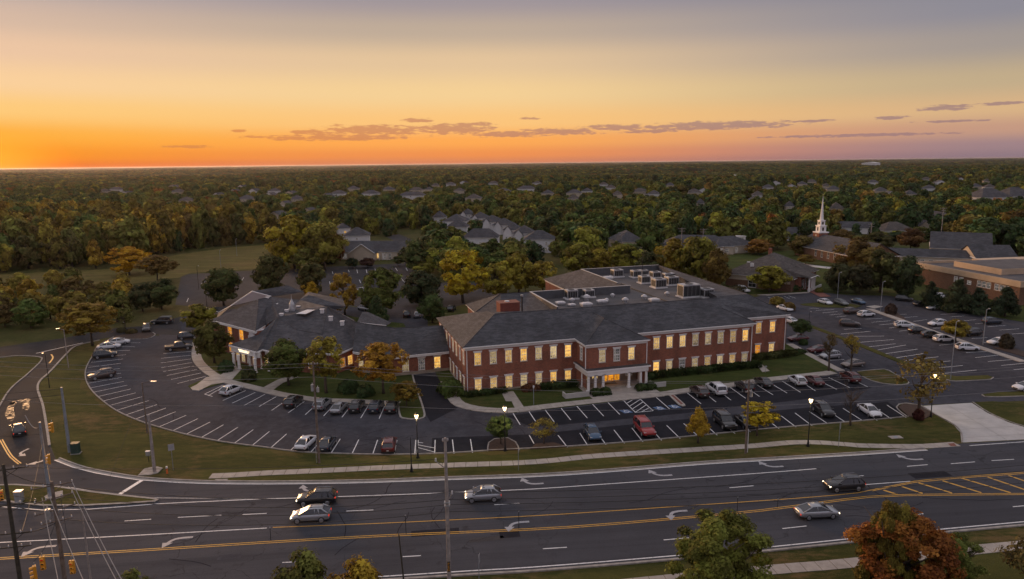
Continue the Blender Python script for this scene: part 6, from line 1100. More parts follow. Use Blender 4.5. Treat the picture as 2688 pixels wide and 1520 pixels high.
NEAR = [(243, 907, 792, 130, 'loose2', (.15, .10, .016), 'olive and gold tree beside the tan pole at the entrance road', .25), (330, 868, 805, 50, 'sparse', OLIVE, 'thin olive tree just right of the gold entrance tree', .3),
 (525, 872, 800, 75, 'shag', (.13, .115, .016), 'yellow green tree behind the dense oval tree', .2), (563, 953, 843, 84, 'oval', (.062, .058, .014), 'dense oval green tree with rusty top by the portico', .16),
 (758, 1012, 893, 108, 'oval', (.060, .072, .016), 'dense green tree right of the corner portico', .18), (857, 1033, 882, 98, 'loose2', (.15, .12, .018), 'olive yellow tree in front of the low roofs', .3), (1007, 1034, 897, 125, 'loose2', (.22, .118, .014), 'orange tree before the link between the buildings', .25), (1067, 1067, 1000, 74, 'loose2', (.14, .088, .014), 'small orange green tree on the island by the drive', .2),
 (1314, 1166, 1094, 68, 'round', (.040, .058, .016), 'small dark round tree by the lamp post', .32), (1428, 1166, 1096, 66, 'sparse', (.13, .10, .02), 'sparse olive tree on the mulch bed', .25), (1832, 1162, 1065, 60, 'cone', (.24, .15, .016), 'slim yellow tree behind the red SUV', .22), (1987, 1144, 1056, 92, 'loose2', (.25, .18, .014), 'bright yellow tree behind the wooden pole', .3),
 (2408, 1098, 928, 112, 'sparse', (.10, .075, .022), 'tall thin brownish tree by the concrete apron', .28), (2101, 895, 838, 47, 'round', (.038, .055, .016), 'small dark round tree beside the brick corner', .4), (2175, 975, 872, 32, 'sparse', BROWN, 'nearly bare sapling on the east lawn corner', .45), (2233, 978, 876, 40, 'sparse', (.17, .12, .02), 'slim yellowing sapling behind the tan car', .5), (2507, 902, 837, 58, 'round', (.16, .12, .018), 'small yellow round tree on the median', .3),
 (2442, 808, 735, 56, 'cone', (.025, .036, .018), 'dark conifer at the left of the group by the flat roof', .05), (2510, 818, 728, 80, 'cone', (.032, .040, .018), 'widest dark conifer before the flat roofed building', .05), (2566, 824, 752, 66, 'cone', (.026, .036, .018), 'third dark conifer from the left by the flat roof', .05), (2637, 832, 748, 64, 'cone', (.026, .036, .018), 'rightmost dark conifer by the flat roofed building', .05),
 (2375, 782, 672, 72, 'oval', (.030, .040, .016), 'tall dark tree at the left end of the flat roofed building', .06), (2200, 768, 690, 66, 'round', (.038, .040, .016), 'dark round tree right of the hall porch', .08), (2255, 772, 695, 66, 'round', (.040, .038, .018), 'dark brownish tree between porch and tall dark tree', .08), (2310, 768, 655, 85, 'shag', (.050, .052, .016), 'large dark tree before the church end', .08), (2245, 735, 625, 100, 'shag', (.105, .068, .018), 'large bronze tree in front of the church', .12), (2018, 768, 698, 80, 'shag', (.16, .14, .018), 'pale yellow willow like tree before the hall', .12),
 (588, 802, 703, 92, 'round', (.050, .060, .017), 'dark green tree left behind the low building', .15), (715, 785, 668, 80, 'round', (.056, .056, .017), 'dark bronze green tree above the low roofs', .1), (822, 776, 690, 74, 'round', (.062, .058, .018), 'bronze green tree right of the rear car park', .1), (816, 784, 738, 38, 'shag', (.27, .16, .014), 'small golden tree behind the low building', .1), (905, 828, 715, 72, 'loose2', (.17, .105, .015), 'tall gold tree behind the low building', .1), (1000, 828, 703, 98, 'shag', (.075, .085, .018), 'broad green tree behind the low building', .1), (990, 852, 772, 58, 'cone', (.036, .052, .018), 'dark green pyramid tree by the rear lot', .05), (1108, 805, 712, 100, 'round', (.032, .040, .016), 'dark tree left of the big yellow one', .06), (1135, 848, 772, 66, 'shag', (.048, .066, .018), 'green tree beside the west eave', .06),
 (1215, 795, 655, 125, 'loose2', (.25, .19, .016), 'big yellow tree left behind the brick building', .12), (1300, 790, 690, 90, 'loose2', (.16, .135, .02), 'yellow green tree right of the big yellow one', .12), (1362, 772, 665, 80, 'shag', (.15, .125, .018), 'olive yellow tree behind the red chimney', .12), (1425, 770, 685, 80, 'loose2', (.16, .12, .018), 'thin yellow tree beside the rear eave', .15),
 (775, 705, 568, 122, 'shag', (.22, .175, .018), 'tallest yellow tree left of the gabled office', .1), (852, 710, 583, 92, 'shag', (.13, .11, .02), 'olive tree right of the tallest yellow one', .15), (740, 706, 682, 40, 'shag', (.24, .11, .015), 'small orange tree at the foot of the tallest yellow tree', .1), (810, 715, 650, 75, 'round', (.085, .082, .018), 'round olive tree before the gabled office end', .1), (925, 704, 677, 32, 'round', (.03, .042, .018), 'small dark tree left of the office gable', .15), (965, 703, 676, 38, 'round', (.045, .022, .018), 'small purple tree in front of the office gable', .15), (1045, 700, 672, 32, 'round', (.045, .052, .018), 'small green tree at the office entrance', .3), (1090, 715, 630, 70, 'round', (.05, .06, .018), 'green tree right of the gabled office', .1), (1113, 725, 690, 46, 'shag', (.13, .12, .018), 'small yellow tree right of the office car park', .1),
 (340, 722, 645, 105, 'loose2', (.34, .18, .012), 'golden orange tree on the field edge', .1), (415, 742, 668, 92, 'loose2', (.11, .068, .018), 'bronze spreading tree on the field', .28), (425, 812, 733, 78, 'shag', (.045, .055, .016), 'dark green tree by the rear car park corner', .1), (375, 818, 745, 60, 'shag', (.038, .042, .016), 'dark tree left of the rear car park corner tree', .1),
 (1520, 725, 640, 80, 'shag', (.13, .12, .018), 'yellow green tree behind the rear flat roof at left', .1), (1570, 722, 652, 70, 'shag', (.16, .12, .016), 'gold tree behind the rear flat roof', .1), (1640, 718, 640, 90, 'shag', (.13, .12, .016), 'yellow tree under the wooden pole behind the roof', .1), (1765, 735, 628, 85, 'shag', (.15, .11, .016), 'yellow and green tree near the rear roof corner', .1), (1830, 745, 622, 95, 'shag', (.12, .11, .018), 'tall yellow green tree right of the rear roof corner', .1), (1880, 755, 655, 66, 'oval', (.095, .062, .016), 'rusty topped dark tree beside the hall', .06), (1700, 735, 660, 60, 'round', (.045, .05, .018), 'dark tree behind the roof mast', .1),
 (1990, 668, 628, 62, 'spread', (.15, .075, .016), 'orange tree behind the hall chimney', .1), (2040, 652, 609, 44, 'round', (.15, .115, .016), 'small yellow tree left of the church', .25), (2105, 672, 618, 62, 'round', (.085, .065, .018), 'bronze tree at the church corner', .1), (2115, 694, 668, 44, 'spread', (.13, .085, .016), 'low orange tree before the church', .25), (2118, 634, 577, 52, 'oval', (.038, .055, .02), 'green tree just left of the steeple', .1), (2210, 640, 602, 50, 'round', (.095, .06, .018), 'bronze tree right of the tower base', .1), (2390, 655, 598, 58, 'round', (.085, .045, .018), 'rusty tree behind the school wing', .1), (2300, 668, 610, 70, 'round', (.06, .058, .018), 'olive tree behind the church roof end', .1)]
for x, y, t_, w, k, c, lbx, cl_ in NEAR: ptree(x, y, t_, w, k, c, lbx, cl_)
b = G(2232, 1117); tree(b, tall((2232, 1117), (2232, 1018)), 1, 'sparse', BROWN, 'bare leafless tree between the black SUV and white sedan', crowns=False, bare=True)
# foreground trees on the near verge
for bx, by, h, w, cm_, col, lbx in ((1893, 1612, 9.6, 8.4, BIG[0], (.085, .088, .016), 'large olive green tree in the near foreground right of centre'), (2378, 1600, 9.2, 8.4, BIG[1], (.155, .056, .013), 'large orange and rust tree in the near foreground at right'), (2330, 1592, 10.4, 4.2, BIG[0], (.11, .085, .016), 'olive gold treetop rising out of the rust foreground tree'), (2500, 1580, 6.6, 4.6, BIG[0], (.075, .085, .018), 'green tree at the right foot of the rust foreground tree'), (800, 1640, 6.7, 4.0, BIG[2], (.080, .080, .018), 'small green tree at the bottom edge left of centre'), (940, 1650, 6.2, 4.2, BIG[2], (.19, .12, .015), 'yellow tree at the bottom edge beside the green one'), (2690, 1560, 5.6, 4.0, N_['sparse'][0], (.075, .060, .022), 'thin brownish tree at the bottom right corner'), (365, 1660, 5.6, 3.0, BIG[2], (.075, .080, .018), 'treetop at the bottom edge by the utility poles'), (2290, 1560, 6.2, 3.4, BIG[2], (.10, .075, .018), 'low olive tree at the left foot of the rust tree')):
    tree(G(bx, by), h, w, 'shag', col, lbx, crowns=[cm_], clear=.12)
# hedges and shrubs
def hedge(poly, h, col, label, n=2600, size=.16, seed=0, name='hedge', cat='hedge', rounded=False, z0=.1, group=None):
    r = np.random.default_rng(seed); P = np.array([p[:2] for p in poly]); c = P.mean(0); mn, mx = P.min(0), P.max(0); out = []
    def inside(q):
        k = False
        for i in range(len(P)):
            a, b = P[i], P[i - 1]
            if (a[1] > q[1]) != (b[1] > q[1]) and q[0] < (b[0] - a[0]) * (q[1] - a[1]) / (b[1] - a[1]) + a[0]: k = not k
        return k
    while len(out) < n:
        q = r.uniform(mn, mx)
        if not inside(q): continue
        z = h * (1 - r.random() ** 2 * .9) if r.random() < .75 else h * r.random()
        if rounded:
            d = (q - c) / ((mx - mn) / 2 + 1e-6); z *= math.sqrt(max(.05, 1 - .85 * float(d @ d)))
        out.append((q[0] - c[0], q[1] - c[1], z * (1 + r.normal(0, .04))))
    p = np.array(out); nr = p - np.array([0, 0, h * .3]); nr /= np.linalg.norm(nr, axis=1)[:, None] + 1e-9
    me = leafcloud('foliage', p, nr, size, .25 * r.random(n) + .5 * (np.sin(p[:, 0] * 2.1) * np.cos(p[:, 1] * 1.7) * .5 + .5) + .25 * r.random(n), seed=seed)
    o = empty(name, (c[0], c[1], z0), 0, label, cat, group); f = link('foliage', me, o); f.color = (*col, 1)
    m = MB(); 
    for k in range(5): x, y = p[r.integers(n)][:2] * .6; m.tube([(x, y, 0), (x * 1.1, y * 1.1, h * .5)], .03, 4)
    m.build('stem', 'bark', o); return o
mw = lambda *q: [MW(u, v) for u, v in q]
HG = (.030, .045, .014)
hedge(mw((36, -1.1), (58.6, -1.1), (58.6, -3.0), (36, -3.0)), 1.1, HG, 'long low dark hedge under the right wing windows', 9000, .15, 1)
hedge(mw((32.8, -1.6), (36, -1.2), (36, -3.2), (32.8, -3.4)), 1.0, HG, 'short dark hedge right of the portico', 1500, .15, 2)
hedge(mw((-.6, -1.0), (7.0, -1.0), (7.0, -2.4), (-.6, -2.6)), .9, HG, 'low hedge left of the side door', 2400, .15, 3)
hedge(mw((13.2, -1.0), (20.2, -1.0), (20.2, -3.2), (13.2, -3.0)), 1.0, HG, 'low dark hedge left of the portico', 2800, .15, 4)
hedge(mw((9.6, -1.2), (13.2, -1.0), (13.0, -3.0), (9.8, -2.8)), 1.2, (.085, .034, .018), 'reddish brown shrub by the side door', 1700, .15, 5, 'shrub', 'shrub', True)
hedge(mw((20.4, -7.1), (22.2, -7.1), (22.2, -8.9), (20.4, -8.9)), 1.25, HG, 'clipped round bush at the left end of the portico', 1300, .13, 6, 'shrub', 'shrub', True); hedge(mw((22.2, -7.1), (24.0, -7.1), (24.0, -8.9), (22.2, -8.9)), 1.25, HG, 'clipped round bush second at the left of the portico', 1300, .13, 7, 'shrub', 'shrub', True)
hedge(mw((29.0, -7.0), (30.9, -7.0), (30.9, -8.8), (29.0, -8.8)), 1.25, HG, 'clipped bush at the right of the portico steps', 1300, .13, 8, 'shrub', 'shrub', True); hedge(mw((30.9, -7.0), (32.8, -7.0), (32.8, -8.8), (30.9, -8.8)), 1.25, HG, 'clipped bush at the right end of the portico', 1300, .13, 9, 'shrub', 'shrub', True)
hedge(mw((-4.8, 2.8), (-.8, 3.2), (-.6, -1.6), (-4.2, -1.8)), 2.5, (.048, .066, .016), 'big round green bush at the left corner of the brick building', 3000, .17, 10, 'shrub', 'shrub', True)
hedge(mw((60.5, 3.6), (69.5, 3.7), (70.5, 1.8), (60.5, 1.2)), 1.1, (.05, .055, .018), 'mixed low shrubs below the right block windows', 3600, .15, 11, 'shrub', 'shrub')
hedge(mw((70.2, 4.5), (74, 5.2), (74, 3.4), (70.2, 2.2)), .8, HG, 'low dark shrub beyond the right corner downspout', 1200, .15, 12, 'shrub', 'shrub', True)
SB = [(595, 975, 40, 2.2, DGREEN, 'round dark bush left of the corner portico'), (655, 1000, 38, 2.6, (.042, .048, .018), 'dark rounded bush under the corner portico'), (915, 1030, 60, 2.2, DGREEN, 'dark bush between olive and orange trees'), (960, 1040, 50, 2.0, DGREEN, 'dark bush at the foot of the orange tree'), (2338, 824, 30, 2.6, (.050, .032, .024), 'dark reddish round bush on the median head'), (2641, 914, 36, 3.0, (.046, .036, .022), 'dark round bush at the right of the median'), (2410, 1102, 26, 1.6, (.05, .016, .014), 'dark red bush at the foot of the tall thin tree'), (1350, 873 - 20, 20, 1.5, DGREEN, 'low bush behind the ridge'), (2040, 800, 40, 2.2, (.13, .10, .02), 'yellow bush peeping over the right roof edge'), (2070, 815, 34, 2.2, (.10, .065, .02), 'orange bush peeping over the right roof edge'), (2085, 762, 44, 2.0, DGREEN, 'dark bush before the hall wall'), (1935, 768, 50, 2.2, (.045, .038, .02), 'brown bush at the hall left wall'), (2150, 768, 22, 1.4, OLIVE, 'small olive bush by the hall porch'), (345, 875, 30, 1.0, (.06, .05, .02), 'low brown bush on the entrance island'), (318, 872, 24, 1.0, (.05, .045, .02), 'second low bush on the entrance island'), (2108, 905, 24, 1.2, DGREEN, 'low bush at the foot of the small dark tree'), (2222, 690, 40, 2.0, (.10, .085, .02), 'yellow green bush along the church wall')]
for i, (x, y, w, h, c, lbx) in enumerate(SB):
    g = G(x, y); r_ = w * PX(g)[2] / FPX / 2; hedge([(g[0] + r_ * math.cos(a), g[1] + r_ * math.sin(a)) for a in np.linspace(0, 6.28, 13)[:-1]], h, c, lbx, 1300, .05 * h + .08, 50 + i, 'shrub', 'shrub', True)

# ---------------------------------------------------------------- woods
def inpoly(x, y, P):
    k = False
    for i in range(len(P)):
        a, b = P[i], P[i - 1]
        if (a[1] > y) != (b[1] > y) and x < (b[0] - a[0]) * (y - a[1]) / (b[1] - a[1]) + a[0]: k = not k
    return k
SITE = [(-2500, 1800), (-2500, 800), (0, 765), (350, 745), (470, 735), (480, 712), (700, 700), (760, 700), (880, 695), (1115, 695), (1140, 740), (1330, 735), (1480, 700), (1650, 680), (1730, 672), (1900, 676), (2000, 664), (2150, 640), (2330, 645), (2420, 640), (2500, 640), (2700, 690), (5000, 760), (5000, 1800)]
STRIP = [(-900, 905), (-900, 815), (0, 775), (180, 762), (330, 758), (352, 775), (350, 845), (150, 872), (0, 893)]
FIELD = [(-700, 775), (-420, 738), (0, 717), (300, 703), (470, 664), (600, 646), (735, 636), (775, 690), (500, 725), (340, 752), (0, 765), (-420, 790)]
OPEN = [FIELD, [(880, 700), (880, 625), (990, 620), (1120, 640), (1140, 700)], [(1000, 645), (1120, 640), (1120, 605), (1040, 603)], [(2150, 482), (2278, 480), (2272, 492), (2158, 495)]]
FOOT = []                                                    # keep clear of every building: centre, radius
SEE = []                                                     # and do not stand right in front of the ones one can see
for o in list(COL.objects):
    if o.parent is None and o.get('category') in ('house', 'building', 'church'):
        kids = [c for c in o.children if c.name.startswith('wall')]
        if not kids: continue
        bb = [o.matrix_basis @ Vector(c) for c in kids[0].bound_box]; xs = [v.x for v in bb]; ys = [v.y for v in bb]; cx, cy_ = (min(xs) + max(xs)) / 2, (min(ys) + max(ys)) / 2; rr_ = math.hypot(max(xs) - min(xs), max(ys) - min(ys)) / 2
        FOOT.append((cx, cy_, rr_ + 3)); pz = max(v.z for v in bb); p = PX((cx, cy_, pz)); SEE.append((p[0], p[1], p[2], rr_ * .8 * FPX / p[2]))
rs = random.Random(11); CAND = []
def tint():
    q = rs.random()
    c = GREEN if q < .36 else DGREEN if q < .56 else OLIVE if q < .76 else (.10, .080, .018) if q < .86 else (.14, .135, .02) if q < .965 else (.12, .075, .018) if q < .99 else RUST
    k = rs.uniform(.75, 1.45); return tuple(v * k for v in c)
def tint_gold():
    c = rs.choice((OLIVE, (.11, .085, .018), (.13, .095, .018), (.15, .12, .02), (.085, .06, .018), (.07, .07, .02), (.17, .11, .016))); k = rs.uniform(.8, 1.4); return tuple(v * k for v in c)
def scatter(d0, d1, step, hmin, hmax, wk):
    y = d0
    while y < d1:
        xm = y * .86 + 60; x = -xm
        while x < xm:
            px_, py_ = x + rs.uniform(-.48, .48) * step, y + rs.uniform(-.48, .48) * step; x += step
            if PX((px_, py_, 0))[2] < 40: continue
            u, v, zc = PX((px_, py_, 0))
            site = inpoly(u, v, SITE) if zc < 420 else False
            if site and not inpoly(u, v, STRIP): continue
            if zc < 1500 and any(inpoly(u, v, P) for P in OPEN): continue
            if zc < 1300 and any((px_ - a) ** 2 + (py_ - b) ** 2 < r_ * r_ for a, b, r_ in FOOT): continue
            h = rs.uniform(hmin, hmax) * (.62 if site else 1); w = h * rs.uniform(.62, .95) * wk
            left_ = u < 760 and zc < 480
            if left_ and not site: h *= 1.35
            if rs.random() < .25: h *= .72; w *= .7
            if zc < 1300:
                tu, tv, _ = PX((px_, py_, h)); hw = w / 2 * FPX / zc; bad = False
                for a, b, zz, rw_ in SEE:
                    if zc < zz - 4 and abs(u - a) < hw * .75 + rw_ * .7 and tv < b + 4 and v > b: bad = True; break
                if bad:
                    h = min(h, 4.5) if rs.random() < .5 else 0
                    if h == 0: continue
            CAND.append((zc, px_, py_, h, w, (tint_gold() if left_ and rs.random() < .8 else tint()), u, site))
        y += step * .92
scatter(150, 520, 8.6, 9, 15, 1.0); scatter(520, 1250, 12, 9, 16, 1.12)
n_near = len(CAND); CAND.sort(key=lambda c: c[0])
ZONE = lambda u, zc, site: ('strip' if site else 'left' if u < 720 else 'mid' if u < 1650 else 'right')
LBL = {'strip': ('in the thicket beside the entrance road', 'thicket left of the entrance road'), 'left': ('in the wood behind the open field', 'wood behind the field'), 'mid': ('in the suburb wood around the townhouses', 'trees around the townhouses'), 'right': ('in the wood behind the church', 'wood behind the church')}
def shade(c): 
    r_, g_, _ = c; return 'rust red' if r_ > g_ * 1.75 else 'bronze' if r_ > g_ * 1.15 else 'yellow green' if r_ > .1 else 'dark green' if g_ < .05 else 'olive' if r_ > .07 else 'green'
inv = [c for c in CAND if -120 < c[6] < 2810]
NIND = 225; chosen = set(id(c) for c in inv[:NIND])
SHADE = {}
for c in inv[:NIND]: SHADE.setdefault((shade(c[5]), ZONE(c[6], c[0], c[7])), []).append(c)
ORD = lambda n: {1: 'first', 2: 'second', 3: 'third', 4: 'fourth', 5: 'fifth', 6: 'sixth', 7: 'seventh', 8: 'eighth', 9: 'ninth', 10: 'tenth'}.get(n, str(n) + ('st' if n % 10 == 1 and n != 11 else 'nd' if n % 10 == 2 and n != 12 else 'rd' if n % 10 == 3 and n != 13 else 'th'))
for (s_, z_), lst in SHADE.items():
    for i, c in enumerate(sorted(lst, key=lambda c: c[6])):
        zc, x, y, h, w, col, u, site = c; k = rs.choice(['round', 'shag', 'oval', 'shag', 'round'])
        tree((x, y, 0), h, w, k, col, ORD(i + 1) + ' ' + s_ + ' tree from left ' + LBL[z_][0], s_ + ' trees, ' + LBL[z_][1], crowns=MID[k], clear=.06 if not site else .1, r=rs)
# the rest of the wood, too many to count, out to the horizon
FAR = [c for c in CAND if id(c) not in chosen]
pts = [(c[1], c[2], 0, c[4], c[3], tuple(v * .85 for v in c[5])) for c in FAR]
def farscatter(d0, d1, step, h, wk):
    y = d0
    while y < d1:
        xm = y * .86 + 100; x = -xm
        while x < xm:
            X, Y = x + rs.uniform(-.5, .5) * step, y + rs.uniform(-.5, .5) * step; x += step
            if math.sin(X * .0052 + 2 * math.sin(Y * .0031)) * math.sin(Y * .0044 + 1.1 * math.sin(X * .0023)) > .72: continue
            hh = h * rs.uniform(.6, 1.2) * (.75 + .5 * (math.sin(X * .0031 + 1.3 * math.sin(Y * .0017)) * math.sin(Y * .0023 + X * .0007) + .6)); pts.append((X, Y, 0, step * wk * rs.choice((.6, .8, 1.0, 1.0, 1.2, 1.6)) * rs.uniform(.85, 1.2), hh, tuple(v * .75 for v in tint())))
        y += step * .9
farscatter(1250, 2400, 14.5, 13, 1.1); farscatter(2400, 5200, 27, 14, 1.15); farscatter(5200, 12500, 64, 15, 1.25); farscatter(12500, 30000, 210, 17, 1.3)
me = bpy.data.meshes.new('far_wood'); n = len(pts); me.vertices.add(n); me.vertices.foreach_set('co', np.array([p[:3] for p in pts], np.float32).ravel())
a = me.attributes.new('tint', 'FLOAT_COLOR', 'POINT'); a.data.foreach_set('color', np.array([(*p[5], 1) for p in pts], np.float32).ravel())
a = me.attributes.new('scl', 'FLOAT_VECTOR', 'POINT'); a.data.foreach_set('vector', np.array([(p[3], p[3], p[4]) for p in pts], np.float32).ravel())
a = me.attributes.new('rot', 'FLOAT', 'POINT'); a.data.foreach_set('value', np.array([rs.uniform(0, 6.28) for p in pts], np.float32))
fw = link('far_wood', me, label='dense autumn wood beyond the suburb stretching to the horizon', cat='wood', kind='stuff')
src = bpy.data.collections.new('far_crowns')
for i, k in enumerate(('round', 'shag', 'oval', 'spread', 'shag', 'round')):
    m = crown('far_crown', k, 1300, .071, 500 + i, 'leaf_far'); src.objects.link(bpy.data.objects.new('far_crown', m))
ng = bpy.data.node_groups.new('wood', 'GeometryNodeTree'); ng.interface.new_socket('Geometry', in_out='INPUT', socket_type='NodeSocketGeometry'); ng.interface.new_socket('Geometry', in_out='OUTPUT', socket_type='NodeSocketGeometry')
gi = ng.nodes.new('NodeGroupInput'); go = ng.nodes.new('NodeGroupOutput'); ip = ng.nodes.new('GeometryNodeInstanceOnPoints'); ci = ng.nodes.new('GeometryNodeCollectionInfo'); ci.inputs[0].default_value = src; ci.inputs['Separate Children'].default_value = True; ci.inputs['Reset Children'].default_value = True
ip.inputs['Pick Instance'].default_value = True
na = ng.nodes.new('GeometryNodeInputNamedAttribute'); na.data_type = 'FLOAT_VECTOR'; na.inputs[0].default_value = 'scl'; nr = ng.nodes.new('GeometryNodeInputNamedAttribute'); nr.data_type = 'FLOAT'; nr.inputs[0].default_value = 'rot'; cx = ng.nodes.new('ShaderNodeCombineXYZ')
ri = ng.nodes.new('FunctionNodeRandomValue'); ri.data_type = 'INT'; ri.inputs[4].default_value = 0; ri.inputs[5].default_value = 5
L = ng.links.new; L(gi.outputs[0], ip.inputs['Points']); L(ci.outputs[0], ip.inputs['Instance']); L(na.outputs[0], ip.inputs['Scale']); L(nr.outputs[0], cx.inputs[2]); L(cx.outputs[0], ip.inputs['Rotation']); L(ri.outputs[2], ip.inputs['Instance Index']); L(ip.outputs[0], go.inputs[0])
md = fw.modifiers.new('wood', 'NODES'); md.node_group = ng
print('trees near', n_near, 'far points', n)

# ================================================================ street furniture
def lamp(bx, by, tx_, ty_, label, lit_=True, mat='black_metal'):
    b = G(bx, by); h = tall((bx, by), (tx_, ty_)); o = empty('lamp_post', b, 0, label, 'lamp post', 'lantern lamp posts along the car park')
    m = MB(); m.cyl((0, 0), .24, .22, 0, .25, 12); m.cyl((0, 0), .17, .09, .25, .95, 12); m.build('base', mat, o); MB().tube([(0, 0, .9), (0, 0, h - .75)], [.075, .055], 10).build('pole', mat, o)
    if lit_:
        m = MB(); m.cyl((0, 0), .12, .2, h - .75, h - .62, 10); m.build('collar', mat, o); g = MB(); g.cyl((0, 0), .16, .27, h - .619, h - .2, 10, cap=False); g.cyl((0, 0), .27, .2, h - .2, h - .08, 10); g.build('lantern_glass', 'lamp_glow', o)
        m = MB(); m.cyl((0, 0), .3, .06, h - .079, h + .12, 10); m.tube([(0, 0, h + .1), (0, 0, h + .3)], [.03, .01], 6); m.build('cap', mat, o)
        for k in range(5): a = k * 1.2566; MB().tube([(.165 * math.cos(a), .165 * math.sin(a), h - .62), (.285 * math.cos(a), .285 * math.sin(a), h - .08)], .012, 4).build('bar', mat, o)
        L_ = bpy.data.lights.new('lamp_light', 'POINT'); L_.energy = 220; L_.color = (1, .72, .38); L_.shadow_soft_size = .25; lo = bpy.data.objects.new('lamp_light', L_); COL.objects.link(lo); lo.parent = o; lo.location = (0, 0, h - 1.0)
    else: MB().cyl((0, 0), .06, .02, h - .75, h, 8).build('cap', mat, o)
lamp(1097, 1202, 1095, 1086, 'lit lantern lamp post left of the centre utility pole'); lamp(1326, 1184, 1325, 1066, 'lit lantern lamp post beside the small dark round tree'); lamp(2120.7, 1171.5, 2128.6, 1045, 'lit lantern lamp post on the sidewalk before the black SUV'); lamp(2443, 1094.6, 2458.6, 981, 'lit lantern lamp post at the concrete apron')
lamp(1080.5, 1238, 1077.7, 1147, 'black lamp post without a lantern on the road verge', False)
o = empty('garden_light', G(1401, 1064), 0, 'thin grey post light on the front lawn', 'post light'); MB().tube([(0, 0, 0), (0, 0, 3.0)], .05, 8).build('pole', 'steel_grey', o); MB().cyl((0, 0), .12, .16, 3.0, 3.4, 10).build('lantern', 'vent_white', o)
# utility poles
def upole(base, h, label, mat, r=.17, arms=(), kind='utility pole', cans=(), group=None, lean=(0, 0), az=0.0):
    o = empty('utility_pole', base, 0, label, kind, group); lx, ly = lean; MB().tube([(0, 0, 0), (lx * .5, ly * .5, h * .5), (lx, ly, h)], [r, r * .85, r * .62], 12).build('pole', mat, o)
    for z, L_, a in arms:
        a += az; c, s = math.cos(a) * L_ / 2, math.sin(a) * L_ / 2; x, y = lx * z / h, ly * z / h; MB().tube([(x - c, y - s, z), (x + c, y + s, z)], .06, 5).build('crossarm', mat, o)
        for t in (-.95, -.4, .4, .95): MB().cyl((x + c * t, y + s * t), .05, .04, z + .05, z + .25, 8).build('insulator', 'insulator', o)
        MB().tube([(x + c * .6, y + s * .6, z), (x, y, z - .7)], .025, 4).build('brace', mat, o)
    for z, dx, dy, r_, hh in cans: MB().cyl((dx, dy), r_, r_, z, z + hh, 12).build('transformer', 'galvanised', o); MB().cyl((dx, dy), .05, .04, z + hh, z + hh + .25, 8).build('bushing', 'insulator', o)
    return o
U1 = G(838, 1215); upole(U1, 14.3, 'tall wooden utility pole with transformers on the curved verge', 'weathered_wood', .17, [(13.9, 1.2, .1)], cans=[(10.2, -.3, .1, .22, .9), (10.1, .42, 0, .2, .6)])
MB().tube([(U1[0] - .35, U1[1], 0), (U1[0] - .35, U1[1], 2.4), (U1[0], U1[1], 4.0)], .04, 5).build('guy_guard', 'vent_hood', None, label='grey cable guard at the foot of the wooden pole', cat='cable guard')
U2 = G(1957, 1190); upole(U2, 10.6, 'wooden utility pole with a white crossarm cluster near the yellow tree', 'weathered_wood', .16, [(10.2, 1.6, .3), (8.9, 1.2, .6)], cans=[(8.2, .35, 0, .2, .8)]); MB().cyl((U2[0] + .22, U2[1] - .1), .05, .05, .2, 3.6, 8).build('conduit', 'vent_white', None, label='white conduit on the foot of the pole near the yellow tree', cat='conduit')
U3 = (-6.2, 60.4, 0); upole(U3, 15.6, 'tall grey wooden pole in the near foreground at centre', 'grey_wood', .2, [(15.3, .5, .2)])
o3 = [o for o in COL.objects if o.get('label', '').startswith('tall grey wooden pole')][0]
for z, dx in ((13.4, -.9), (10.2, .5)): MB().tube([(0, 0, z - .8), (dx, -.1, z)], .045, 5).build('bracket', 'grey_wood', o3); MB().cyl((dx, -.1), .09, .07, z, z + .3, 8).build('insulator', 'insulator', o3)
for z in (9.0, 9.3): MB().box(-.26, .26, -.26, .26, z, z + .09).build('band', 'galvanised', o3)
for i, ch_ in enumerate('PEG'):
    cu = bpy.data.curves.new('tag', 'FONT'); cu.body = ch_; cu.size = .34; cu.align_x = 'CENTER'; cu.extrude = .01; t = bpy.data.objects.new('t', cu); COL.objects.link(t); me = bpy.data.meshes.new_from_object(t); COL.objects.unlink(t); bpy.data.objects.remove(t); me.materials.clear(); me.materials.append(MAT['signal_yellow'])
    t = link('pole_tag', me, o3, (0, -.235, 3.15 - i * .3)); t.rotation_euler = (math.pi / 2, 0, 0)
MB().box(-.13, .13, -.215, -.2, 2.45, 3.5).build('tag_plate', 'dark_wood', o3)
U4 = (-44.4, 57.7, 0); upole(U4, 14.7, 'dark wooden utility pole at the left edge of the foreground', 'dark_wood', .2, [(14.2, 3.6, .35), (10.9, 4.2, .35), (8.2, 3.0, .2), (6.9, 2.6, .2)])
U5 = (-41.1, 58.7, 0); upole(U5, 12.6, 'brown wooden utility pole with crossarms right of the dark one', 'weathered_wood', .2, [(12.2, 3.2, .5), (11.0, 3.0, .75), (9.9, 3.2, .75), (8.8, 2.4, .6)], cans=[(9.2, -.5, -.3, .24, .9)])
upole(G(243, 1560), 8.5, 'slim pale pole at the bottom left behind the utility poles', 'grey_wood', .1)
upole(G(1062, 1545), 5.6, 'thin dark leaning pole at the bottom centre', 'dark_wood', .09, lean=(-.35, .1))
for b, t_, r_, lb_, mt in (((183, 1187), (160, 1017), .23, 'thick blue grey steel signal pole on the verge', 'steel_grey'), ((131, 1305), (122, 1105), .2, 'steel signal pole on the traffic island', 'steel_grey'), ((406, 1240), (392, 1088), .22, 'pale steel pole on the concrete footing of the verge', 'grey_wood')):
    h = tall(b, t_); B = G(*b); upole(B, h, lb_, mt, r_, kind='pole', lean=(0, 0)); 
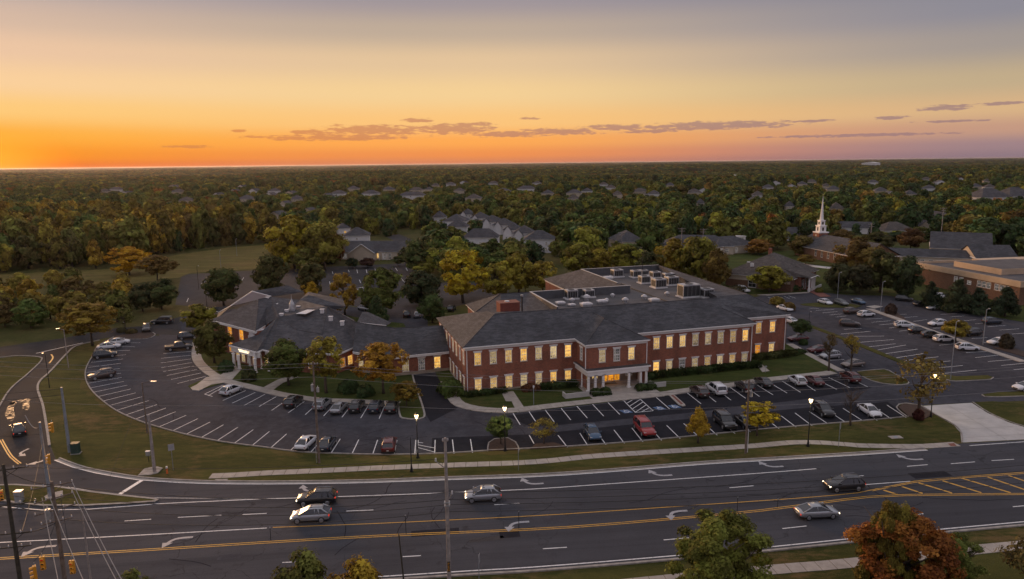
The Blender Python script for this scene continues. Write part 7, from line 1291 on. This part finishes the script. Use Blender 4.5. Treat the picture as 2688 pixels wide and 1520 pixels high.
for b, t_, r_, lb_, mt, arm in (((180, 966), (168, 865), .1, 'tan street light pole with a bent arm at the entrance road', 'grey_wood', -1.1), ((130, 1018), (120, 930), .07, 'thin dark light pole on the verge of the side road', 'black_metal', -.4), ((387, 1137), (371, 1005), .12, 'brown pole with a lamp arm above the curved kerb', 'weathered_wood', 1.6), ((2198, 785), (2201, 716), .08, 'car park light pole before the hall porch', 'steel_grey', .5), ((2311, 820), (2315, 740), .08, 'car park light pole at the head of the median walk', 'steel_grey', .5), ((2580, 905), (2587, 812), .09, 'car park light pole by the white sedan at right', 'steel_grey', .5), ((2495, 996), (2513, 845), .08, 'tall car park light pole by the curved island', 'steel_grey', .4), ((2123, 857), (2124, 820), .06, 'short dark post at the head of the drive median', 'black_metal', .3), ((522, 760), (519, 699), .09, 'dark light pole in the rear car park', 'black_metal', .5), ((580, 703), (577, 657), .09, 'light pole at the far edge of the rear car park', 'steel_grey', .4), ((622, 672), (619, 628), .09, 'tall light pole standing in the open field', 'steel_grey', .4), ((543, 803), (541, 768), .09, 'short dark light pole behind the low building', 'black_metal', .4), ((1380, 770), (1386, 700), .09, 'dark light pole among the yellow rear trees', 'black_metal', .4), ((326, 880), (324, 848), .06, 'thin post on the entrance island', 'black_metal', .2)):
    B = G(*b); h = tall(b, t_); o = empty('light_pole', B, 0, lb_, 'light pole', 'light poles'); MB().tube([(0, 0, 0), (0, 0, h)], [r_, r_ * .7], 8).build('pole', mt, o); MB().tube([(0, 0, h - .1), (arm * .6, 0, h + .12), (arm, 0, h + .15)], .05, 5).build('arm', mt, o); MB().box(min(arm * .8, arm * 1.35), max(arm * .8, arm * 1.35), -.14, .14, h + .1, h + .24).build('lamp_head', 'vent_hood', o)
for (x, y, ty_), lb_ in (((1631, 668, 608), 'wooden pole before the green roofed hall'), ((1788, 668, 598), 'left of two wooden poles near the long low building'), ((1844, 668, 600), 'right of two wooden poles near the long low building'), ((2468, 640, 545), 'tall wooden pole in the wood at right'), ((2655, 640, 579), 'wooden pole by the right edge in the wood'), ((2265, 600, 540), 'far pole right of the steeple'), ((2283, 655, 586), 'slim lit pole behind the church')):
    h = tall((x, y), (x, ty_)); upole(G(x, y), h, lb_, 'grey_wood', .2, [(h - .4, 3.0, .1), (h - 1.5, 2.4, .1)], group='wooden poles behind the buildings')
# traffic signals
def signal(p, rz, label):
    o = empty('traffic_signal', p, rz, label, 'traffic signal', 'yellow traffic signals'); MB().box(-.19, .19, -.12, .12, -.6, .6).build('housing', 'signal_yellow', o)
    for k in (-.4, 0, .4):
        MB().cyl((0, 0), .13, .13, 0, .03, 12).build('lens', 'red_lens' if k > .3 else 'dark_glass', o, loc=(0, -.121, k)).rotation_euler = (math.pi / 2, 0, 0)
        v = MB(); n = 8
        for q in range(n): a0, a1 = math.pi * q / n - .2, math.pi * (q + 1) / n - .2; v.face([(.16 * math.cos(a0), -.121, .16 * math.sin(a0)), (.16 * math.cos(a1), -.121, .16 * math.sin(a1)), (.16 * math.cos(a1), -.4, .16 * math.sin(a1) - .02), (.16 * math.cos(a0), -.4, .16 * math.sin(a0) - .02)])
        v.build('visor', 'signal_yellow', o, loc=(0, 0, k))
    MB().tube([(0, 0, .6), (0, 0, .95)], .03, 5).build('hanger', 'steel_grey', o)
for p, rz, lb_ in ((G(137, 1122, 8.6), -1.2, 'yellow signal high on the island steel pole'), (G(129, 1205, 5.6), -1.0, 'yellow signal lower on the island steel pole'), (G(4, 1300, 4.2), .6, 'yellow signal at the left edge above the island'), (G(112, 1478, 6.2), .4, 'yellow signal hanging between the two wooden poles'), (G(92, 1502, 5.6), -.9, 'yellow signal at the bottom left beside the dark pole'), (G(190, 1488, 6.4), .2, 'yellow signal right of the brown wooden pole')): signal(p, rz, lb_)
# wires
WN = [0]
def wire(a, b, sag=.6, r=.018, mat='wire_black', label='thin black overhead wire'):
    a, b = Vector(a), Vector(b); MB().tube([a.lerp(b, t) - Vector((0, 0, sag * 4 * t * (1 - t))) for t in [i / 18 for i in range(19)]], r, 5).build('overhead_wire', mat, None, label=label, cat='wire', group='overhead wires')
s2x = G(131, 1305)
P1_ = lambda z, dx=0: (U1[0] + dx, U1[1], z); P2_ = lambda z, dx=0: (U2[0] + dx, U2[1], z)
UL = (-75.0, 96.0); UR = (98, 103)
for i, (z1_, z2_, zl, zr_, lb_) in enumerate(((14.1, 10.4, 13.5, 10.6, 'topmost grey wire along the wooden verge poles'), (13.6, 10.2, 12.8, 10.0, 'second grey wire along the wooden verge poles'), (12.2, 8.9, 11.5, 9.0, 'third grey wire along the wooden verge poles'), (8.6, 6.8, 7.8, 7.0, 'lowest grey wire along the wooden verge poles'))):
    wire((*UL, zl), P1_(z1_), .7, .022, 'wire_grey', lb_ + ', left span'); wire(P1_(z1_), P2_(z2_), .8, .022, 'wire_grey', lb_ + ', middle span'); wire(P2_(z2_), (*UR, zr_), .6, .022, 'wire_grey', lb_ + ', right span')
for i, (za, zb_, zc_, dx) in enumerate(((11.9, 10.2, 9.6, 1.2), (10.9, 9.5, 9.0, .9), (9.8, 9.0, 8.4, 1.3), (8.7, 8.3, 7.6, .6))):
    wire((U5[0] + dx, U5[1] + .4, za), (U3[0], U3[1] + .2, zb_), .9, .028, 'wire_black', ('topmost', 'second', 'third', 'lowest')[i] + ' black wire over the road, left of the centre pole'); wire((U3[0], U3[1] + .2, zb_), (70, 70, zc_), 1.1, .028, 'wire_black', ('topmost', 'second', 'third', 'lowest')[i] + ' black wire over the road, right of the centre pole')
for i, (dx, ex) in enumerate(((1.5, 340), (1.3, 325), (-.8, 235), (-1.4, 160))):
    e_ = G(ex, 1560, 10.0); wire((U5[0] + dx, U5[1] + .5, 12.3 - .5 * i), e_, .3, .035, 'wire_grey', ('rightmost', 'second', 'third', 'leftmost')[i] + ' thick pale cable running down right from the brown pole')
for i, (a, b) in enumerate((((U4[0], U4[1], 14.3), (-90, 60, 13)), ((U4[0], U4[1], 11.0), (-95, 52, 10)), ((U4[0], U4[1], 14.2), (U5[0], U5[1], 12.3)), ((U4[0], U4[1], 11.0), (U5[0], U5[1], 9.9)), ((U4[0], U4[1], 8.2), (U5[0], U5[1], 8.7)))): wire(a, b, .3, .035, 'wire_black', ('upper dark wire leaving the left pole', 'lower dark wire leaving the left pole', 'upper wire joining the two left poles', 'middle wire joining the two left poles', 'lower wire joining the two left poles')[i])
for i, (a, b, lb_) in enumerate((((U5[0] - 1.2, U5[1] - .6, 11.2), (-75, 72, 10.6), 'first thin service drop left of the brown pole'), ((U5[0] - 1.0, U5[1] - .5, 10.1), (-78, 66, 9.4), 'second thin service drop left of the brown pole'), ((U4[0] + 1, U4[1] + .3, 14.3), (U3[0], U3[1], 13.6), 'high thin service drop to the centre pole'), ((U4[0] + .6, U4[1] + .3, 8.3), (s2x[0], s2x[1], 7.2), 'low thin service drop to the island pole'), ((U5[0], U5[1], 9.0), (G(92, 1502, 5.6)[0], G(92, 1502, 5.6)[1], 6.6), 'short signal hanger service drop'), ((U5[0] + .5, U5[1] + .2, 10.8), (G(190, 1488, 6.4)[0], G(190, 1488, 6.4)[1], 7.4), 'slanting signal service drop'), ((s2x[0], s2x[1], 8.2), (-100, 80, 8.0), 'thin service drop leaving the island pole'))): wire(a, b, .5, .022, 'wire_black', lb_)
s1 = G(183, 1187); h1 = tall((183, 1187), (160, 1017)); s2 = G(131, 1305)
wire((s1[0], s1[1], h1 - .2), (-100, 92, h1 - .6), .5, .03, 'wire_black', 'upper span wire from the thick steel pole to the left'); wire((s1[0], s1[1], h1 - 1.1), (-100, 92, h1 - 1.6), .6, .03, 'wire_black', 'lower span wire from the thick steel pole to the left')
wire((s2[0], s2[1], 9.3), G(66, 1090, 9.5), .9, .05, 'wire_grey', 'pale looped cable beside the island signal pole'); wire((s2[0], s2[1], 9.0), (U5[0], U5[1], 10.4), .6, .03, 'wire_black', 'span wire from the island pole to the brown pole')
wire((G(391, 1128)[0], G(391, 1128)[1], 7.0), G(288, 1254, 0), .1, .02, 'wire_black', 'guy wire slanting down across the verge')
# cabinets, signs, hydrants, markers
o = empty('utility_cabinet', G(200, 1190), .2, 'dark green utility cabinet beside the thick steel pole', 'cabinet'); MB().box(-.5, .5, -.4, .4, .1, 1.5).build('body', 'cabinet_green', o); MB().box(-.55, .55, -.45, .45, 1.5, 1.6).build('lid', 'cabinet_green', o); MB().box(-.62, .62, -.5, .5, 0, .1).build('plinth', 'kerb_stone', o)
o = empty('utility_cabinet', G(52, 1318), .1, 'pale grey signal cabinet on the traffic island', 'cabinet'); MB().box(-.4, .4, -.3, .3, .12, 1.4).build('body', 'galvanised', o); MB().box(-.45, .45, -.35, .35, 1.4, 1.48).build('lid', 'vent_hood', o)
o = empty('meter_box', G(391, 1214), 0, 'small dark meter box on a post left of the pale pole', 'meter box'); MB().cyl((0, 0), .04, .04, 0, 1.3, 8).build('post', 'black_metal', o); MB().box(-.25, .25, -.15, .15, 1.0, 1.6).build('box', 'galvanised', o); MB().box(-.3, .3, -.2, .2, 1.6, 1.68).build('lid', 'vent_white', o)
def sign(b, t_, label, rz, w=.75, hh=.9):
    h = tall(b, t_); o = empty('road_sign', G(*b), rz, label, 'sign'); MB().cyl((0, 0), .035, .035, 0, h, 6).build('post', 'steel_grey', o); MB().box(-w / 2, w / 2, -.06, -.04, h - hh, h).build('plate', 'sign_grey', o)
sign((455, 1234), (451, 1165), 'grey road sign on the verge seen from behind', .5); sign((2201, 1173), (2204, 1110), 'thin road sign on the sidewalk right of the lamp post', .9, .6, .9); sign((1258, 1545), (1256, 1456), 'road sign seen edge on at the bottom centre', 1.45, .7, .9); sign((1361, 1235), (1360, 1180), 'slim road sign on the verge by the small round tree', 1.3, .45, .4); sign((2009, 980), (2009, 960), 'small sign at the path by the east lawn', .3, .5, .3)
o = empty('marker_post', G(439, 1243), 0, 'orange and white marker post beside the pale pole', 'marker'); MB().cyl((0, 0), .12, .12, 0, .75, 10).build('body', 'orange_plastic', o); MB().cyl((0, 0), .125, .125, .76, 1.0, 10).build('top', 'vent_white', o)
for i, (bx, by, ty_, lb_) in enumerate(((711, 1419, 1383, 'leftmost thin dark rod in the road median'), (1066, 1402, 1352, 'thin dark rod left of the centre pole'), (1362, 1387, 1341, 'thin dark rod beside a white turn arrow'), (1935, 1342, 1303, 'thin dark rod in the right part of the median'), (2041, 1332, 1309, 'short dark rod nearest the yellow hatching'))):
    h = tall((bx, by), (bx, ty_)); o = empty('median_rod', G(bx, by), 0, lb_, 'rod', 'thin rods in the road median'); MB().cyl((0, 0), .035, .03, 0, h, 6).build('rod', 'black_metal', o); MB().cyl((0, 0), .05, .05, h - .12, h, 6).build('cap', 'vent_hood', o)
o = empty('manhole', (G(2351, 1148)[0], G(2351, 1148)[1], .0), .1, 'pale concrete inspection cover in the right verge', 'cover'); MB().box(-.9, .9, -.5, .5, 0, .06).build('slab', 'concrete', o); MB().cyl((0, 0), .3, .3, .06, .075, 16).build('lid', 'steel_grey', o)
gx = G(577, 1266); o = empty('storm_drain', (gx[0], gx[1] + .3, .0), RAD(1), 'dark storm drain slot in the far kerb', 'drain'); MB().box(-.8, .8, -.1, .35, 0, .16).build('frame', 'kerb_stone', o); MB().box(-.6, .6, -.13, -.1, .02, .14).build('slot', 'dark_grille', o)

# ================================================================ haze: the evening air over the whole plain
def haze():
    m = bpy.data.materials.new('haze'); m.use_nodes = True; t = m.node_tree; t.nodes.clear(); out = t.nodes.new('ShaderNodeOutputMaterial'); v = t.nodes.new('ShaderNodeVolumePrincipled'); v.inputs['Color'].default_value = (.80, .74, .78, 1); v.inputs['Density'].default_value = HAZE; v.inputs['Anisotropy'].default_value = .55
    t.links.new(v.outputs[0], out.inputs['Volume']); MAT['haze'] = m
    MB().box(-R_ - 500, R_ + 500, -1500, R_ + 500, -1.0, 46.0).build('haze', 'haze', kind='stuff', label='thin evening haze over the whole plain')
HAZE = 2.4e-5
haze()
